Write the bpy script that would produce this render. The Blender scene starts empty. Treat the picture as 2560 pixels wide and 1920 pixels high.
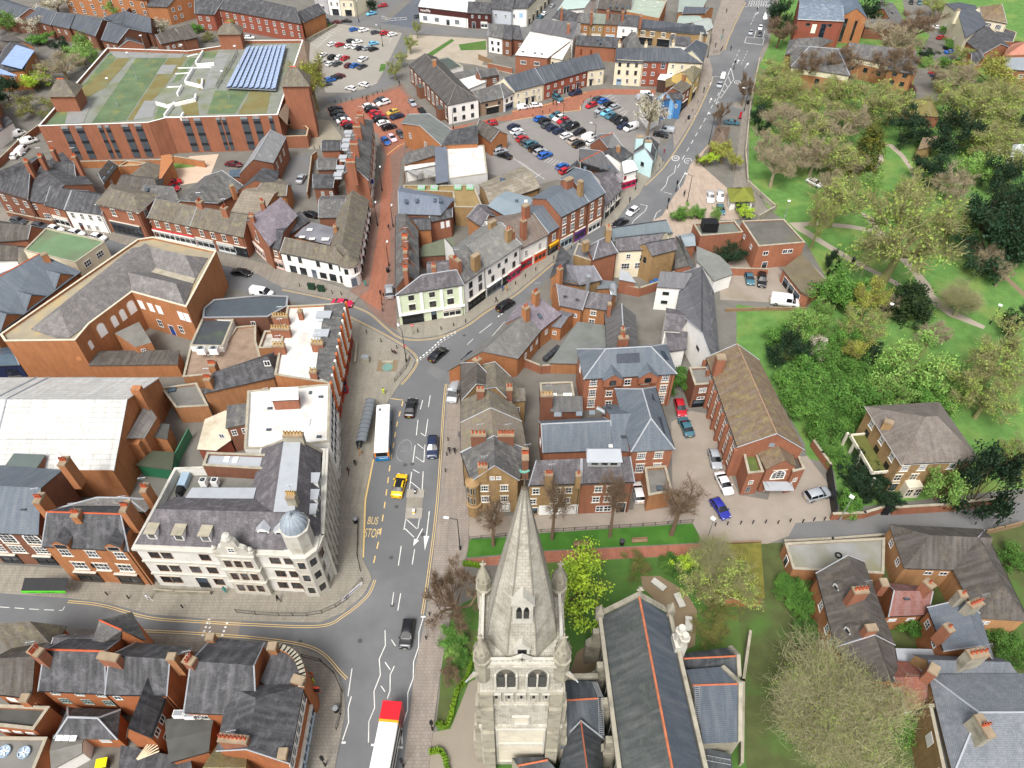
import bpy,bmesh,math,random
from mathutils import Vector,Matrix
random.seed(7)
R=math.radians
S=bpy.context.scene
col=S.collection
# camera
CH,PITCH,FPX=100.0,R(45.5),1774.0
cam=bpy.data.cameras.new('camera');co=bpy.data.objects.new('camera',cam);col.objects.link(co)
co.location=(0,0,CH);co.rotation_euler=(R(90)-PITCH,0,0)
cam.sensor_fit='HORIZONTAL';cam.sensor_width=36.0;cam.lens=36.0*FPX/2560.0
cam.clip_start=0.5;cam.clip_end=3000;S.camera=co
# sky, light, exposure
SUN_EL,SUN_AZ=R(56),R(200)
w=bpy.data.worlds.new('World');S.world=w;w.use_nodes=True
nt=w.node_tree;bg=nt.nodes['Background'];sk=nt.nodes.new('ShaderNodeTexSky')
sk.sky_type='NISHITA';sk.sun_disc=False;sk.sun_elevation=SUN_EL;sk.sun_rotation=SUN_AZ
sk.air_density=1.0;sk.dust_density=6.0;sk.ozone_density=0.6
hs=nt.nodes.new('ShaderNodeHueSaturation');hs.inputs['Saturation'].default_value=0.4
nt.links.new(sk.outputs[0],hs.inputs['Color']);nt.links.new(hs.outputs[0],bg.inputs[0]);bg.inputs[1].default_value=0.13
sd=bpy.data.lights.new('sun','SUN');sd.energy=1.5;sd.angle=R(18);sd.color=(1,1,0.99)
so=bpy.data.objects.new('sun',sd);col.objects.link(so)
so.rotation_euler=(R(90)-SUN_EL,0,math.pi-SUN_AZ)
S.view_settings.view_transform='Standard';S.view_settings.look='None';S.view_settings.exposure=0.6;S.view_settings.gamma=1
S.cycles.max_bounces=5;S.cycles.diffuse_bounces=3;S.cycles.glossy_bounces=2;S.cycles.transparent_max_bounces=4
S.cycles.caustics_reflective=False;S.cycles.caustics_refractive=False
# photo measurements -> metres
sT,cT=math.sin(PITCH),math.cos(PITCH)
def G(px,py,z=0.0):
 "the place at height z that was measured at photo pixel px,py"
 u=(px-1280)/FPX;v=(py-960)/FPX
 d=(CH-z)/(sT+v*cT)
 return(u*d,d*(cT-v*sT))
K=640/2212
TT={c:(640*(i%4),480*(i//4))for i,c in enumerate('ABCDEFGHIJKLMNOP')}
def px(t,x,y):o=TT[t];return(o[0]+x*K,o[1]+y*K)
def g(t,x,y,z=0.0):return G(*px(t,x,y),z)
def Q(t,s,z=0.0):
 "'x,y x,y ...' read on one enlarged tile of the photo -> metres at height z"
 return[g(t,*map(float,p.split(',')),z)for p in s.split()]
def ppm(t,x,y):
 return FPX*(sT+(px(t,x,y)[1]-960)/FPX*cT)/CH
def V2(p):return Vector((p[0],p[1]))
def lerp(a,b,t):return(a[0]+(b[0]-a[0])*t,a[1]+(b[1]-a[1])*t)
def dist(a,b):return math.hypot(b[0]-a[0],b[1]-a[1])
def area(p):return 0.5*sum(p[i-1][0]*p[i][1]-p[i][0]*p[i-1][1]for i in range(len(p)))
def cent(p):return(sum(q[0]for q in p)/len(p),sum(q[1]for q in p)/len(p))
def unit(a,b):
 l=dist(a,b)or 1e-6
 return((b[0]-a[0])/l,(b[1]-a[1])/l)
def offset(p,o):
 "polygon grown (o>0) or shrunk by o metres"
 n=len(p);s=1 if area(p)>0 else-1;out=[]
 for i in range(n):
  a,b,c=p[i-1],p[i],p[(i+1)%n]
  d1,d2=unit(a,b),unit(b,c)
  n1,n2=(d1[1]*s,-d1[0]*s),(d2[1]*s,-d2[0]*s)
  m=(n1[0]+n2[0],n1[1]+n2[1]);k=1+n1[0]*n2[0]+n1[1]*n2[1]
  k=max(k,0.35)
  out.append((b[0]+m[0]*o/k,b[1]+m[1]*o/k))
 return out
 # mesh collector
class MB:
 def __init__(s):s.v=[];s.f=[];s.m=[];s.uv=[]
 def face(s,pts,m=0,uv=None):
  i=len(s.v);s.v+=[tuple(p)for p in pts];s.f.append(list(range(i,i+len(pts))));s.m.append(m)
  if uv is None:uv=auto_uv(pts)
  s.uv.append(uv)
 def poly(s,p,z,m=0,up=True):
  q=[(a[0],a[1],z)for a in p]
  if(area(p)>0)!=up:q.reverse()
  s.face(q,m,[(a[0],a[1])for a in q])
 def prism(s,p,z0,z1,m=0,mt=None,bottom=False):
  if area(p)<0:p=p[::-1]
  u=0
  for i in range(len(p)):
   a,b=p[i],p[(i+1)%len(p)];l=dist(a,b)
   s.face([(*a,z0),(*b,z0),(*b,z1),(*a,z1)],m,[(u,z0),(u+l,z0),(u+l,z1),(u,z1)]);u+=l
  s.poly(p,z1,m if mt is None else mt)
  if bottom:s.poly(p,z0,m,False)
 def box(s,x0,y0,z0,x1,y1,z1,m=0,mt=None):
  s.prism([(x0,y0),(x1,y0),(x1,y1),(x0,y1)],z0,z1,m,mt,True)
 def obox(s,c,ang,lx,ly,z0,z1,m=0,mt=None):
  ca,sa=math.cos(ang),math.sin(ang)
  s.prism([(c[0]+ca*x-sa*y,c[1]+sa*x+ca*y)for x,y in((-lx/2,-ly/2),(lx/2,-ly/2),(lx/2,ly/2),(-lx/2,ly/2))],z0,z1,m,mt,True)
 def tube(s,pts,rad,n=6,m=0,cap=True):
  "tapered tube through pts; rad is a number or a list"
  P=[Vector(p)for p in pts];k=len(P)
  if not isinstance(rad,(list,tuple)):rad=[rad]*k
  rings=[]
  for i in range(k):
   d=(P[min(i+1,k-1)]-P[max(i-1,0)]).normalized()
   a=d.cross(Vector((0,0,1))if abs(d.z)<0.9 else Vector((1,0,0))).normalized();b=d.cross(a)
   rings.append([P[i]+(a*math.cos(2*math.pi*j/n)+b*math.sin(2*math.pi*j/n))*rad[i]for j in range(n)])
  base=len(s.v);s.v+=[tuple(q)for r in rings for q in r]
  for i in range(k-1):
   for j in range(n):
    s.f.append([base+i*n+j,base+i*n+(j+1)%n,base+(i+1)*n+(j+1)%n,base+(i+1)*n+j][::-1]);s.m.append(m);s.uv.append([(0,0)]*4)
  if cap:
   s.f.append([base+j for j in range(n)]);s.m.append(m);s.uv.append([(0,0)]*n)
   s.f.append([base+(k-1)*n+j for j in range(n)][::-1]);s.m.append(m);s.uv.append([(0,0)]*n)
 def lathe(s,c,prof,n=12,m=0,a0=0.0):
  "prof: (radius, z) from bottom to top"
  for(r0,z0),(r1,z1)in zip(prof,prof[1:]):
   for j in range(n):
    t0,t1=a0+2*math.pi*j/n,a0+2*math.pi*(j+1)/n
    q=[(c[0]+r*math.cos(t),c[1]+r*math.sin(t),z)for r,z,t in((r0,z0,t0),(r0,z0,t1),(r1,z1,t1),(r1,z1,t0))]
    if r1<1e-4:q=q[:3]
    elif r0<1e-4:q=q[1:]
    s.face(q,m)
  if prof[-1][0]>1e-4:
   s.face([(c[0]+prof[-1][0]*math.cos(a0+2*math.pi*j/n),c[1]+prof[-1][0]*math.sin(a0+2*math.pi*j/n),prof[-1][1])for j in range(n)],m)
 def mesh(s,name,mats,O=(0,0,0),smooth=False):
  me=bpy.data.meshes.new(name)
  me.from_pydata([(a-O[0],b-O[1],c-O[2])for a,b,c in s.v],[],s.f)
  for m in mats:me.materials.append(m)
  me.polygons.foreach_set('material_index',s.m)
  if smooth:me.polygons.foreach_set('use_smooth',[True]*len(s.f))
  ul=me.uv_layers.new(name='UVMap')
  ul.data.foreach_set('uv',[c for f in s.uv for p in f for c in p])
  me.update();return me
 def build(s,name,mats,parent=None,O=(0,0,0),smooth=False):
  if not isinstance(mats,(list,tuple)):mats=[mats]
  return link(name,s.mesh(name,mats,O,smooth),parent)
def auto_uv(pts):
 a=Vector(pts[0]);n=Vector((0,0,0))
 for i in range(1,len(pts)-1):n+=(Vector(pts[i])-a).cross(Vector(pts[i+1])-a)
 if n.length<1e-9:return[(0,0)]*len(pts)
 n.normalize()
 u=Vector((0,0,1)).cross(n)
 u=Vector((1,0,0))if u.length<1e-3 else u.normalized()
 v=n.cross(u)
 return[(Vector(p).dot(u),Vector(p).dot(v))for p in pts]
def link(name,data,parent=None):
 o=bpy.data.objects.new(name,data);col.objects.link(o)
 if parent is not None:o.parent=parent
 return o
def tag(o,label=None,cat=None,group=None,kind=None):
 for k,v in(('label',label),('category',cat),('group',group),('kind',kind)):
  if v:o[k]=v
 return o
def thing(name,label,cat,loc=(0,0,0),rz=0.0,group=None,sc=1.0):
 o=link(name,None);o.empty_display_size=0.3
 o.location=(loc[0],loc[1],loc[2]if len(loc)>2 else 0);o.rotation_euler=(0,0,rz);o.scale=(sc,sc,sc)
 return tag(o,label,cat,group)
def copy_tree(o,parent=None):
 c=o.copy();col.objects.link(c)
 if parent is not None:c.parent=parent
 for ch in o.children:copy_tree(ch,c)
 return c
def struct(name,mb,m):return tag(mb.build(name,m),kind='structure')
# materials
MC={}
def rgb(h):
 "'#rrggbb' -> linear"
 f=lambda c:c/12.92 if c<0.04045 else((c+0.055)/1.055)**2.4
 return tuple(f(int(h[i:i+2],16)/255)for i in(1,3,5))
def mat(c,rough=0.85,var=0.18,sc=0.5,kind='plain',metal=0.0,spec=0.3,c2=None,amt=0.5,sc2=0.12):
 key=(c,rough,var,sc,kind,metal,c2,amt,sc2)
 if key in MC:return MC[key]
 m=bpy.data.materials.new(kind+'_'+str(len(MC)));m.use_nodes=True
 n=m.node_tree.nodes;L=m.node_tree.links.new;b=n['Principled BSDF']
 base=rgb(c)if isinstance(c,str)else c
 b.inputs['Roughness'].default_value=rough;b.inputs['Metallic'].default_value=metal
 b.inputs['Specular IOR Level'].default_value=spec
 def mix(f,a,bb,mode='MIX'):
  x=n.new('ShaderNodeMix');x.data_type='RGBA';x.blend_type=mode
  for i,q in((0,f),(6,a),(7,bb)):
   if hasattr(q,'links'):L(q,x.inputs[i])
   else:x.inputs[i].default_value=q if i==0 else(*q[:3],1)
  return x.outputs[2]
 def noise(vec,s,det=4,ro=0.55):
  t=n.new('ShaderNodeTexNoise');t.inputs['Scale'].default_value=s;t.inputs['Detail'].default_value=det;t.inputs['Roughness'].default_value=ro
  L(vec,t.inputs['Vector']);return t.outputs['Fac']
 def ramp(f,lo,hi):
  r=n.new('ShaderNodeMapRange');r.inputs[1].default_value=lo;r.inputs[2].default_value=hi;L(f,r.inputs[0]);return r.outputs[0]
 geo=n.new('ShaderNodeNewGeometry').outputs['Position']
 uvn=n.new('ShaderNodeUVMap').outputs[0]
 dk=tuple(x*(1-var)for x in base);lt=tuple(min(1,x*(1+var))for x in base)
 if kind in('plain','asphalt','grass','stone'):
  f=ramp(noise(geo,sc),0.3,0.7);cc=mix(f,dk,lt)
  f2=ramp(noise(geo,sc*9,3),0.25,0.75);cc=mix(f2,mix(0.5,cc,dk),cc)if kind!='plain' else cc
  if kind in('grass','asphalt','stone')or c2:
   o2=rgb(c2)if c2 else tuple(x*0.72 for x in base)
   f3=ramp(noise(geo,sc2,5),0.5,0.72);mm=n.new('ShaderNodeMath');mm.operation='MULTIPLY';L(f3,mm.inputs[0]);mm.inputs[1].default_value=amt
   cc=mix(mm.outputs[0],cc,o2)
 elif kind in('brick','slate','paver','corr'):
  bt=n.new('ShaderNodeTexBrick');L(uvn,bt.inputs['Vector']);bt.inputs['Scale'].default_value=1.0
  W,H_,MO={'brick':(0.24,0.085,0.012),'slate':(0.34,0.24,0.02),'paver':(0.6,0.45,0.02),'corr':(3.0,0.9,0.04)}[kind]
  bt.inputs['Brick Width'].default_value=W;bt.inputs['Row Height'].default_value=H_;bt.inputs['Mortar Size'].default_value=MO
  bt.inputs['Color1'].default_value=(*dk,1);bt.inputs['Color2'].default_value=(*lt,1)
  mo=tuple(min(1,x*0.62+0.05)for x in base)if kind=='brick' else tuple(x*0.55 for x in base)
  bt.inputs['Mortar'].default_value=(*mo,1)
  f=ramp(noise(geo,sc),0.3,0.7)
  cc=mix(f,mix(0.32,bt.outputs['Color'],tuple(x*0.55 for x in base)),bt.outputs['Color'])
  mp=n.new('ShaderNodeMapping');mp.inputs['Scale'].default_value=(1.4,0.16,1);L(uvn,mp.inputs[0])
  f2=ramp(noise(mp.outputs[0],1.0,3),0.42,0.72)
  cc=mix(f2,cc,mix(0.22,cc,(0.03,0.03,0.03))if kind!='slate' else mix(0.22,cc,(0.3,0.3,0.3)))
  if c2:
   f3=ramp(noise(geo,sc2*6,6,0.7),0.5,0.66);mm=n.new('ShaderNodeMath');mm.operation='MULTIPLY';L(f3,mm.inputs[0]);mm.inputs[1].default_value=amt
   cc=mix(mm.outputs[0],cc,rgb(c2))
 L(cc,b.inputs['Base Color'])
 if kind in('slate','brick','stone','asphalt'):
  bp=n.new('ShaderNodeBump');bp.inputs['Strength'].default_value=0.35;bp.inputs['Distance'].default_value=0.03
  L(noise(geo,6,4),bp.inputs['Height']);L(bp.outputs[0],b.inputs['Normal'])
 MC[key]=m;return m
def leafmat(c,c2,rough=0.7):
 key=('leaf',c,c2)
 if key in MC:return MC[key]
 m=mat(c,rough,0.3,1.3);m=m.copy();n=m.node_tree.nodes;L=m.node_tree.links.new;b=n['Principled BSDF']
 oi=n.new('ShaderNodeObjectInfo');t=n.new('ShaderNodeTexNoise');t.inputs['Scale'].default_value=0.45;t.inputs['Detail'].default_value=5
 L(n.new('ShaderNodeNewGeometry').outputs['Position'],t.inputs['Vector'])
 mr=n.new('ShaderNodeMapRange');mr.inputs[1].default_value=0.36;mr.inputs[2].default_value=0.64;L(t.outputs['Fac'],mr.inputs[0])
 x=n.new('ShaderNodeMix');x.data_type='RGBA';L(mr.outputs[0],x.inputs[0]);x.inputs[6].default_value=(*rgb(c),1);x.inputs[7].default_value=(*rgb(c2),1)
 y=n.new('ShaderNodeHueSaturation');L(x.outputs[2],y.inputs['Color'])
 mv=n.new('ShaderNodeMapRange');mv.inputs[3].default_value=0.78;mv.inputs[4].default_value=1.2;L(oi.outputs['Random'],mv.inputs[0]);L(mv.outputs[0],y.inputs['Value'])
 L(y.outputs[0],b.inputs['Base Color']);MC[key]=m;return m
BR=mat('#a1664a',0.9,0.16,0.35,'brick',c2='#8a5f40',amt=0.5,sc2=0.08)
BRL=mat('#b97a4c',0.9,0.14,0.35,'brick',c2='#a06c40',amt=0.5,sc2=0.08)
BRD=mat('#84543c',0.9,0.16,0.35,'brick')
BRS=mat('#b07a4e',0.9,0.15,0.35,'brick')
BRB=mat('#a9895c',0.9,0.15,0.35,'brick',c2='#7a6240',amt=0.5)
BRP=mat('#ab6d4e',0.9,0.10,0.5,'brick')
SL=mat('#5e5d5c',0.75,0.2,0.3,'slate',c2='#8f8c80',amt=0.5)
SLD=mat('#444446',0.75,0.2,0.3,'slate',c2='#77767a',amt=0.45)
SLP=mat('#5f5b5e',0.75,0.2,0.3,'slate',c2='#918c8f',amt=0.45)
SLB=mat('#646d76',0.7,0.08,0.25,'slate')
SLN=mat('#50555d',0.75,0.08,0.25,'slate')
TL=mat('#6e665a',0.9,0.2,0.3,'slate',c2='#8d8766',amt=0.5)
TLM=mat('#7a6753',0.9,0.18,0.3,'slate',c2='#8f8450',amt=0.6)
TLD=mat('#544e48',0.9,0.14,0.3,'slate',c2='#736b5c',amt=0.4)
WH=mat('#eeece6',0.8,0.05,0.4)
CR=mat('#ddd3b8',0.8,0.07,0.4)
ST=mat('#c6c3b8',0.85,0.12,0.5,'stone',c2='#8a8373',amt=0.55,sc2=0.5)
STD=mat('#a39d8c',0.9,0.16,0.5,'stone',c2='#5f5c50',amt=0.7,sc2=0.6)
FELT=mat('#77756f',0.9,0.14,0.25,c2='#5a5b50',amt=0.6,sc2=0.4)
FELTD=mat('#53534f',0.9,0.14,0.3,c2='#3d3f38',amt=0.6,sc2=0.4)
LEAD=mat('#a6aaae',0.6,0.1,0.4,c2='#7e8386',amt=0.5,sc2=0.4)
WROOF=mat('#d0cec8',0.7,0.06,0.3,c2='#a59d90',amt=0.6,sc2=0.35)
MWH=mat('#f2f1ee',0.5,0.03,1)
BLK=mat('#1b1c1e',0.5,0.1,1)
DKG=mat('#3b3e42',0.6,0.1,1)
GRY=mat('#8b8e90',0.6,0.08,1)
STEEL=mat('#b4b8bb',0.4,0.05,1,metal=0.6)
TERRA=mat('#b85a3a',0.85,0.12,1)
POTB=mat('#c9a76b',0.85,0.15,1)
WOOD=mat('#8a7358',0.85,0.15,1)
COPE=mat('#a39b89',0.9,0.15,0.8,c2='#77755c',amt=0.5,sc2=0.6)
GREENP=mat('#2c6e4d',0.6,0.08,1)
GL=mat('#1c2328',0.12,0.25,0.9,spec=0.7,c2='#70767a',amt=0.7,sc2=0.4)
GLB=mat('#4a5a66',0.15,0.25,0.6,spec=0.7)
SOLAR=mat('#2b3340',0.2,0.1,1,spec=0.7)
# ground, roads, pavements
def MQ(s,z=0.0):
 "'J:10,20 30,40 K:5,6 ...' points on several enlarged tiles"
 out=[];t='A'
 for p in s.split():
  if p[1]==':':t=p[0];p=p[2:]
  x,y=map(float,p.split(','));out.append(g(t,x,y,z))
 return out
ASP=mat('#6a6b6c',0.9,0.09,0.14,'asphalt',c2='#7e7f7f',amt=0.5,sc2=0.07)
ASPD=mat('#6e6e6d',0.9,0.08,0.2,'asphalt',c2='#757575',amt=0.5,sc2=0.1)
YARD=mat('#737069',0.92,0.16,0.3,'asphalt',c2='#5f5b50',amt=0.7,sc2=0.16)
PAVE=mat('#969083',0.9,0.07,0.35,'paver',c2='#8e8577',amt=0.45,sc2=0.05)
PAVP=mat('#968c82',0.9,0.07,0.35,'paver',c2='#96897c',amt=0.4,sc2=0.05)
PAVG=mat('#8d867b',0.9,0.07,0.35,'paver',c2='#7c756a',amt=0.45,sc2=0.05)
KERB=mat('#9a958b',0.9,0.08,1)
REDP=mat('#a06a54',0.9,0.09,0.3,'paver',c2='#93594a',amt=0.5,sc2=0.05)
REDD=mat('#866c60',0.9,0.09,0.3,'paver',c2='#7d6357',amt=0.5,sc2=0.05)
LANE=mat('#978d81',0.92,0.11,0.3,'asphalt',c2='#817665',amt=0.75,sc2=0.1)
GRS=mat('#5c8240',0.95,0.24,0.5,'grass',c2='#84904c',amt=0.85,sc2=0.09)
GRS2=mat('#4a6c30',0.95,0.2,0.4,'grass',c2='#5d6638',amt=0.6,sc2=0.1)
SOIL=mat('#525a34',0.95,0.2,0.5,'grass',c2='#4c6f30',amt=0.9,sc2=0.2)
PATH=mat('#a59a8a',0.92,0.08,0.3,'asphalt',c2='#8d836f',amt=0.5,sc2=0.1)
PATHB=mat('#85745c',0.92,0.1,0.4,'asphalt',c2='#6e6048',amt=0.5,sc2=0.2)
ZN=[0.0]
def sheet(name,s,z,m):
 ZN[0]+=0.00013;z+=ZN[0];mb=MB();mb.poly(MQ(s,z),z,0);return struct(name,mb,m)
def slab(name,s,m,z=0.12):
 ZN[0]+=0.0008;z+=ZN[0];mb=MB();p=MQ(s,z);mb.prism(p,-0.3,z,1,0);return struct(name,mb,[m,KERB])
mb=MB();mb.poly([(-1500,-300),(1500,-300),(1500,2200),(-1500,2200)],0);struct('ground',mb,YARD)
sheet('park_lawn','C:2110,450 2050,1000 2040,1520 H:0,140 130,240 330,440 500,740 340,1000 0,1010 G:1940,970 1940,1330 2120,1450 L:320,520 335,640 560,690 620,1080 2212,900 3000,850 D:3600,-500 700,-500 0,-100',0.004,GRS)
sheet('garden_ground','K:1840,1390 L:150,1370 1000,1300 2212,1190 3000,1120 P:3000,2600 O:2000,2600 1960,600 1900,0',0.004,SOIL)
sheet('churchyard_lawn','N:1700,280 K:290,1545 1660,1475 1770,1480 O:1900,0 1990,600 2050,2400 N:1500,2400 1600,800',0.004,GRS2)
sheet('lawn_strip','J:1790,1420 1860,1340 K:0,1320 240,1290 1560,1205 1650,1370 280,1440 J:2150,1470 1830,1500',0.008,mat('#3d6a24',0.95,0.15,0.4,'grass',c2='#557a35',amt=0.5,sc2=0.2))
sheet('red_path','J:1800,1515 K:280,1447 1650,1377 1670,1472 290,1545 J:1760,1580',0.008,REDP)
sheet('lane','J:1830,1150 K:230,1130 1050,1085 1060,830 1150,830 1200,1085 1390,1060 1375,330 1540,230 1700,260 1900,800 1960,960 2212,1000 L:90,650 340,620 550,900 560,1170 0,1380 K:1840,1375 1660,1380 1560,1200 240,1285 J:1870,1330 1790,1400',0.006,LANE)
sheet('footpath','L:240,1200 560,1175 2212,1010 3000,960 3000,1100 2212,1190 1900,1260 1000,1300 150,1365',0.009,ASPD)
sheet('churchyard_path','O:1110,0 1280,0 1500,130 1600,300 1580,600 1500,640 1420,500 1360,330 1130,100',0.009,PATHB)
sheet('churchyard_path','O:650,590 560,660 490,850 480,900 800,900 780,600',0.009,PATHB)
sheet('church_path','N:1920,880 1840,920 1680,1320 1530,1350 1480,1700 1400,2400 2300,2400 2000,1659 1925,1200',0.009,mat('#8e8577',0.92,0.08,0.3,'asphalt',c2='#7d7567',amt=0.5,sc2=0.1))
sheet('flower_bed','N:1690,420 1920,480 1915,560 1800,900 1650,1300 1560,1270 1600,900',0.009,SOIL)
sheet('park_path','H:180,265 400,255 700,280 930,325 1060,430 1130,510 1080,500 1010,430 920,350 700,315 400,285 300,300 500,430 750,580 1150,790 1120,815 960,730 700,600 520,490 250,330',0.009,PATH)
sheet('park_path','H:790,170 900,210 960,310 1040,390 1120,480 1280,650 1400,800 1440,890 1600,1020 1880,1160 1860,1185 1560,1070 1400,950 1330,830 1230,680 1060,500 960,400 860,240',0.013,PATH)
sheet('park_path','D:985,1235 1080,1250 1180,1340 1260,1460 1285,1550 1250,1555 1220,1460 1140,1350 1050,1270 975,1250',0.009,PATH)
sheet('park_path','D:940,1330 990,1330 1000,1390 900,1500 850,1570 800,1560 880,1480 950,1390',0.009,PATH)
sheet('park_path','H:1540,240 1700,380 2212,860 2500,1150 2460,1160 2190,890 1660,390 1510,260',0.009,PATHB)
sheet('courtyard','D:1150,-60 1450,-60 1560,330 1650,480 1600,560 1300,500 1400,300 1200,200',0.009,YARD)
sheet('courtyard','D:1270,590 1460,590 1600,880 1250,850',0.009,YARD)
sheet('courtyard','G:1780,620 2212,560 H:130,700 290,900 340,970 G:1800,930',0.009,LANE)
sheet('back_garden_lawn','G:1945,1000 2212,1000 H:300,1000 250,1250 G:2212,1400 2110,1380 1945,1290',0.009,GRS)
WEST='N:640,2400 680,1659 770,1190 765,1010 700,840 560,690 380,615 0,560 M:1700,520 1200,495 0,400 -900,330 -900,50 0,145 600,190 900,225 1300,330 1700,362 2212,390 N:550,402 750,315 930,160 1000,30 J:990,1640 920,1510 935,1000 1010,640 1070,330 1120,180 F:1240,1659 1340,1540 1375,1450 1300,1365 1080,1230 800,1090 640,1000 E:2212,900 1700,720 1000,560 300,400 0,320 -700,200 -700,100 0,240 500,310 950,410 1100,460 1960,640 2212,700 F:230,825 690,920 840,968 1000,1040 1150,1170 1250,1240 1400,1262 1600,1235 1800,1150 2000,1010 G:0,890 150,770 430,535 620,390 800,285 880,280 930,210 1000,110 1100,20 C:1140,1600 1330,1405 1560,1035 1725,680 1735,600 1700,485 1400,430 1400,400 1790,470 1830,430 1880,290 2010,20 2060,-80 2300,-80'
sheet('road',WEST+' C:2215,330 2150,450 2090,690 2050,850 1930,880 1905,920 2010,945 1990,1000 1850,1000 1770,1110 1700,1240 1540,1420 1480,1590 G:1400,30 1300,200 1210,250 830,340 480,590 330,720 280,780 0,1040 F:2100,1200 1900,1420 1780,1500 1700,1659 J:1660,0 1640,220 1590,1000 N:1512,0 1470,340 1380,760 1290,1500 1275,1659 1240,2400',0.010,ASP)
sheet('road','B:-100,300 480,330 690,205 820,215 1260,260 1400,290 1700,300 2212,340 C:0,360 0,290 B:2000,265 1420,215 1100,165 1330,-60 1180,-60 980,130 860,150 620,130 560,110 -100,100',0.008,ASPD)
sheet('side_street','C:-100,260 200,150 430,-100 620,-100 500,0 330,180 100,330 -100,330',0.012,ASPD)
sheet('car_park_entrance','C:1250,1280 1330,1250 1480,1050 1560,1035 1330,1405 1240,1330',0.016,ASP)
sheet('asphalt_lot','B:1130,190 1420,-60 1460,60 1420,210 1400,250 1050,195',0.013,mat('#5c6067',0.9,0.1,0.2,'asphalt',c2='#6d7076',amt=0.4,sc2=0.1))
for s in('B:1440,490 1690,335 1715,350 1490,505','B:1750,385 1985,350 1990,430 1770,435','B:1060,620 1080,550 1125,555 1110,610','B:430,330 600,215 650,195 660,215 460,345'):sheet('verge',s,0.0185,GRS2)
CPM=mat('#948f86',0.92,0.06,0.2,'asphalt',c2='#9a9184',amt=0.5,sc2=0.06)
sheet('upper_car_park','B:455,380 720,205 1265,285 1130,560 1045,720 960,760 820,800 600,800 560,640 460,520',0.016,CPM)
sheet('entrance_lane','B:1260,290 1330,300 1290,520 1200,720 1000,800 640,890 600,870 620,830 820,810 1040,735 1140,560',0.017,ASPD)
sheet('waste_ground','B:1330,300 1700,320 1990,340 2000,480 1950,560 2212,590 2212,640 1900,560 1450,500 1300,520',0.012,PATH)
CPC=mat('#837f7b',0.92,0.07,0.2,'asphalt',c2='#716d69',amt=0.55,sc2=0.09)
sheet('lower_car_park','C:-150,1090 0,1040 460,965 600,955 620,860 760,820 1060,815 1240,815 1330,900 1270,1280 1000,1350 700,1400 600,1500 200,1600 -200,1500 -300,1300',0.016,CPC)
sheet('red_brick_plaza','B:600,930 860,850 1090,790 1260,720 1310,800 1480,980 1425,1060 1425,1240 1260,1370 1225,1660 F:1205,870 1215,1185 1150,1165 1000,1035 888,905 800,862 870,800 900,640 975,300 1015,-20 B:1055,1560 1110,1350 1040,1150 800,1150 640,1000',0.018,REDD)
sheet('red_brick_street','B:640,920 880,855 1100,800 1240,760 1440,1000 1400,1180 1270,1260 1160,1350 1180,1660 F:1170,0 1150,650 1120,800 1080,1032 890,903 975,850 1010,600 1060,300 1085,0 B:1090,1560 1130,1340 1060,1160 900,1080 700,980',0.022,REDP)
sheet('red_brick_street','B:1440,1130 1690,1100 2212,985 C:0,955 300,895 500,830 640,790 780,768 1240,772 1240,818 800,815 650,850 590,915 600,955 460,960 0,1040 B:1900,1060 1700,1140 1440,1200',0.022,REDP)
sheet('side_yard','B:290,1370 480,1320 440,1700 200,1750',0.012,ASPD)
sheet('sand_yard','A:1640,1350 1890,1330 1800,1560 1560,1600 1400,1560',0.012,mat('#c3ad97',0.95,0.08,0.4))
sheet('paved_court','B:540,1030 640,1040 740,1180 720,1280 450,1290',0.012,mat('#8f8877',0.95,0.08,0.4))
sheet('yard_lawn','A:1510,1400 1760,1390 1690,1440 1490,1460',0.013,GRS)
slab('pavement','N:1240,2400 1275,1659 1290,1500 1380,760 1470,340 1512,0 J:1590,1000 1640,220 1662,0 F:1705,1659 1780,1510 1900,1500 J:1800,0 1800,800 1838,1150 1838,1400 N:1700,260 1640,560 1570,1000 1490,1659 1420,2400',PAVP)
slab('pavement','M:-900,50 0,145 600,190 900,225 1300,330 1700,362 2212,390 N:550,402 750,315 930,160 1000,30 J:990,1640 920,1510 935,1000 1010,640 1070,330 1120,180 F:1240,1659 1340,1540 1375,1450 1300,1365 1080,1230 800,1090 740,1120 700,1659 J:660,600 640,1500 N:480,60 N:0,0 M:1300,-20 0,-100 -900,-200',PAVE)
slab('pavement','E:-700,100 0,240 500,310 950,410 1100,460 1960,640 2212,700 F:230,825 690,920 840,968 885,905 800,850 250,660 0,600 E:1100,330 500,230 0,130 -700,0',PAVG)
slab('pavement','F:1220,1200 1250,1240 1400,1262 1600,1235 1800,1150 2000,1010 G:0,890 150,770 430,535 620,390 800,285 880,280 930,210 1000,110 1100,20 C:1140,1600 1320,1410 1240,1290 1050,1480 940,1600 G:930,0 780,200 400,440 0,740 F:1830,1000 1215,1100',PAVE)
slab('pavement','C:1400,1290 1560,1035 1725,680 1735,600 1700,485 1640,520 1560,800 1390,1090',PAVP)
slab('pavement','C:1700,482 1790,470 1830,430 1880,290 2010,20 2060,-80 1840,-80 1700,330',PAVP)
slab('pavement','C:2260,-80 2215,330 2150,450 2090,690 2050,850 1930,880 1905,920 2010,945 1990,1000 1960,1200 1930,1500 1900,1659 G:1990,110 2130,200 2212,160 C:2040,1600 2050,1100 2120,600 2215,400 2330,-80',PAVG)
slab('pavement','C:1700,1240 1540,1420 1480,1590 G:1400,30 1300,200 1215,250 1300,420 1560,350 1640,250 1900,240 1990,230 1900,0 C:1830,1600 1640,1430 1650,1330',mat('#b5a392',0.9,0.07,0.35,'paver',c2='#a59382',amt=0.4,sc2=0.05))
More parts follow.
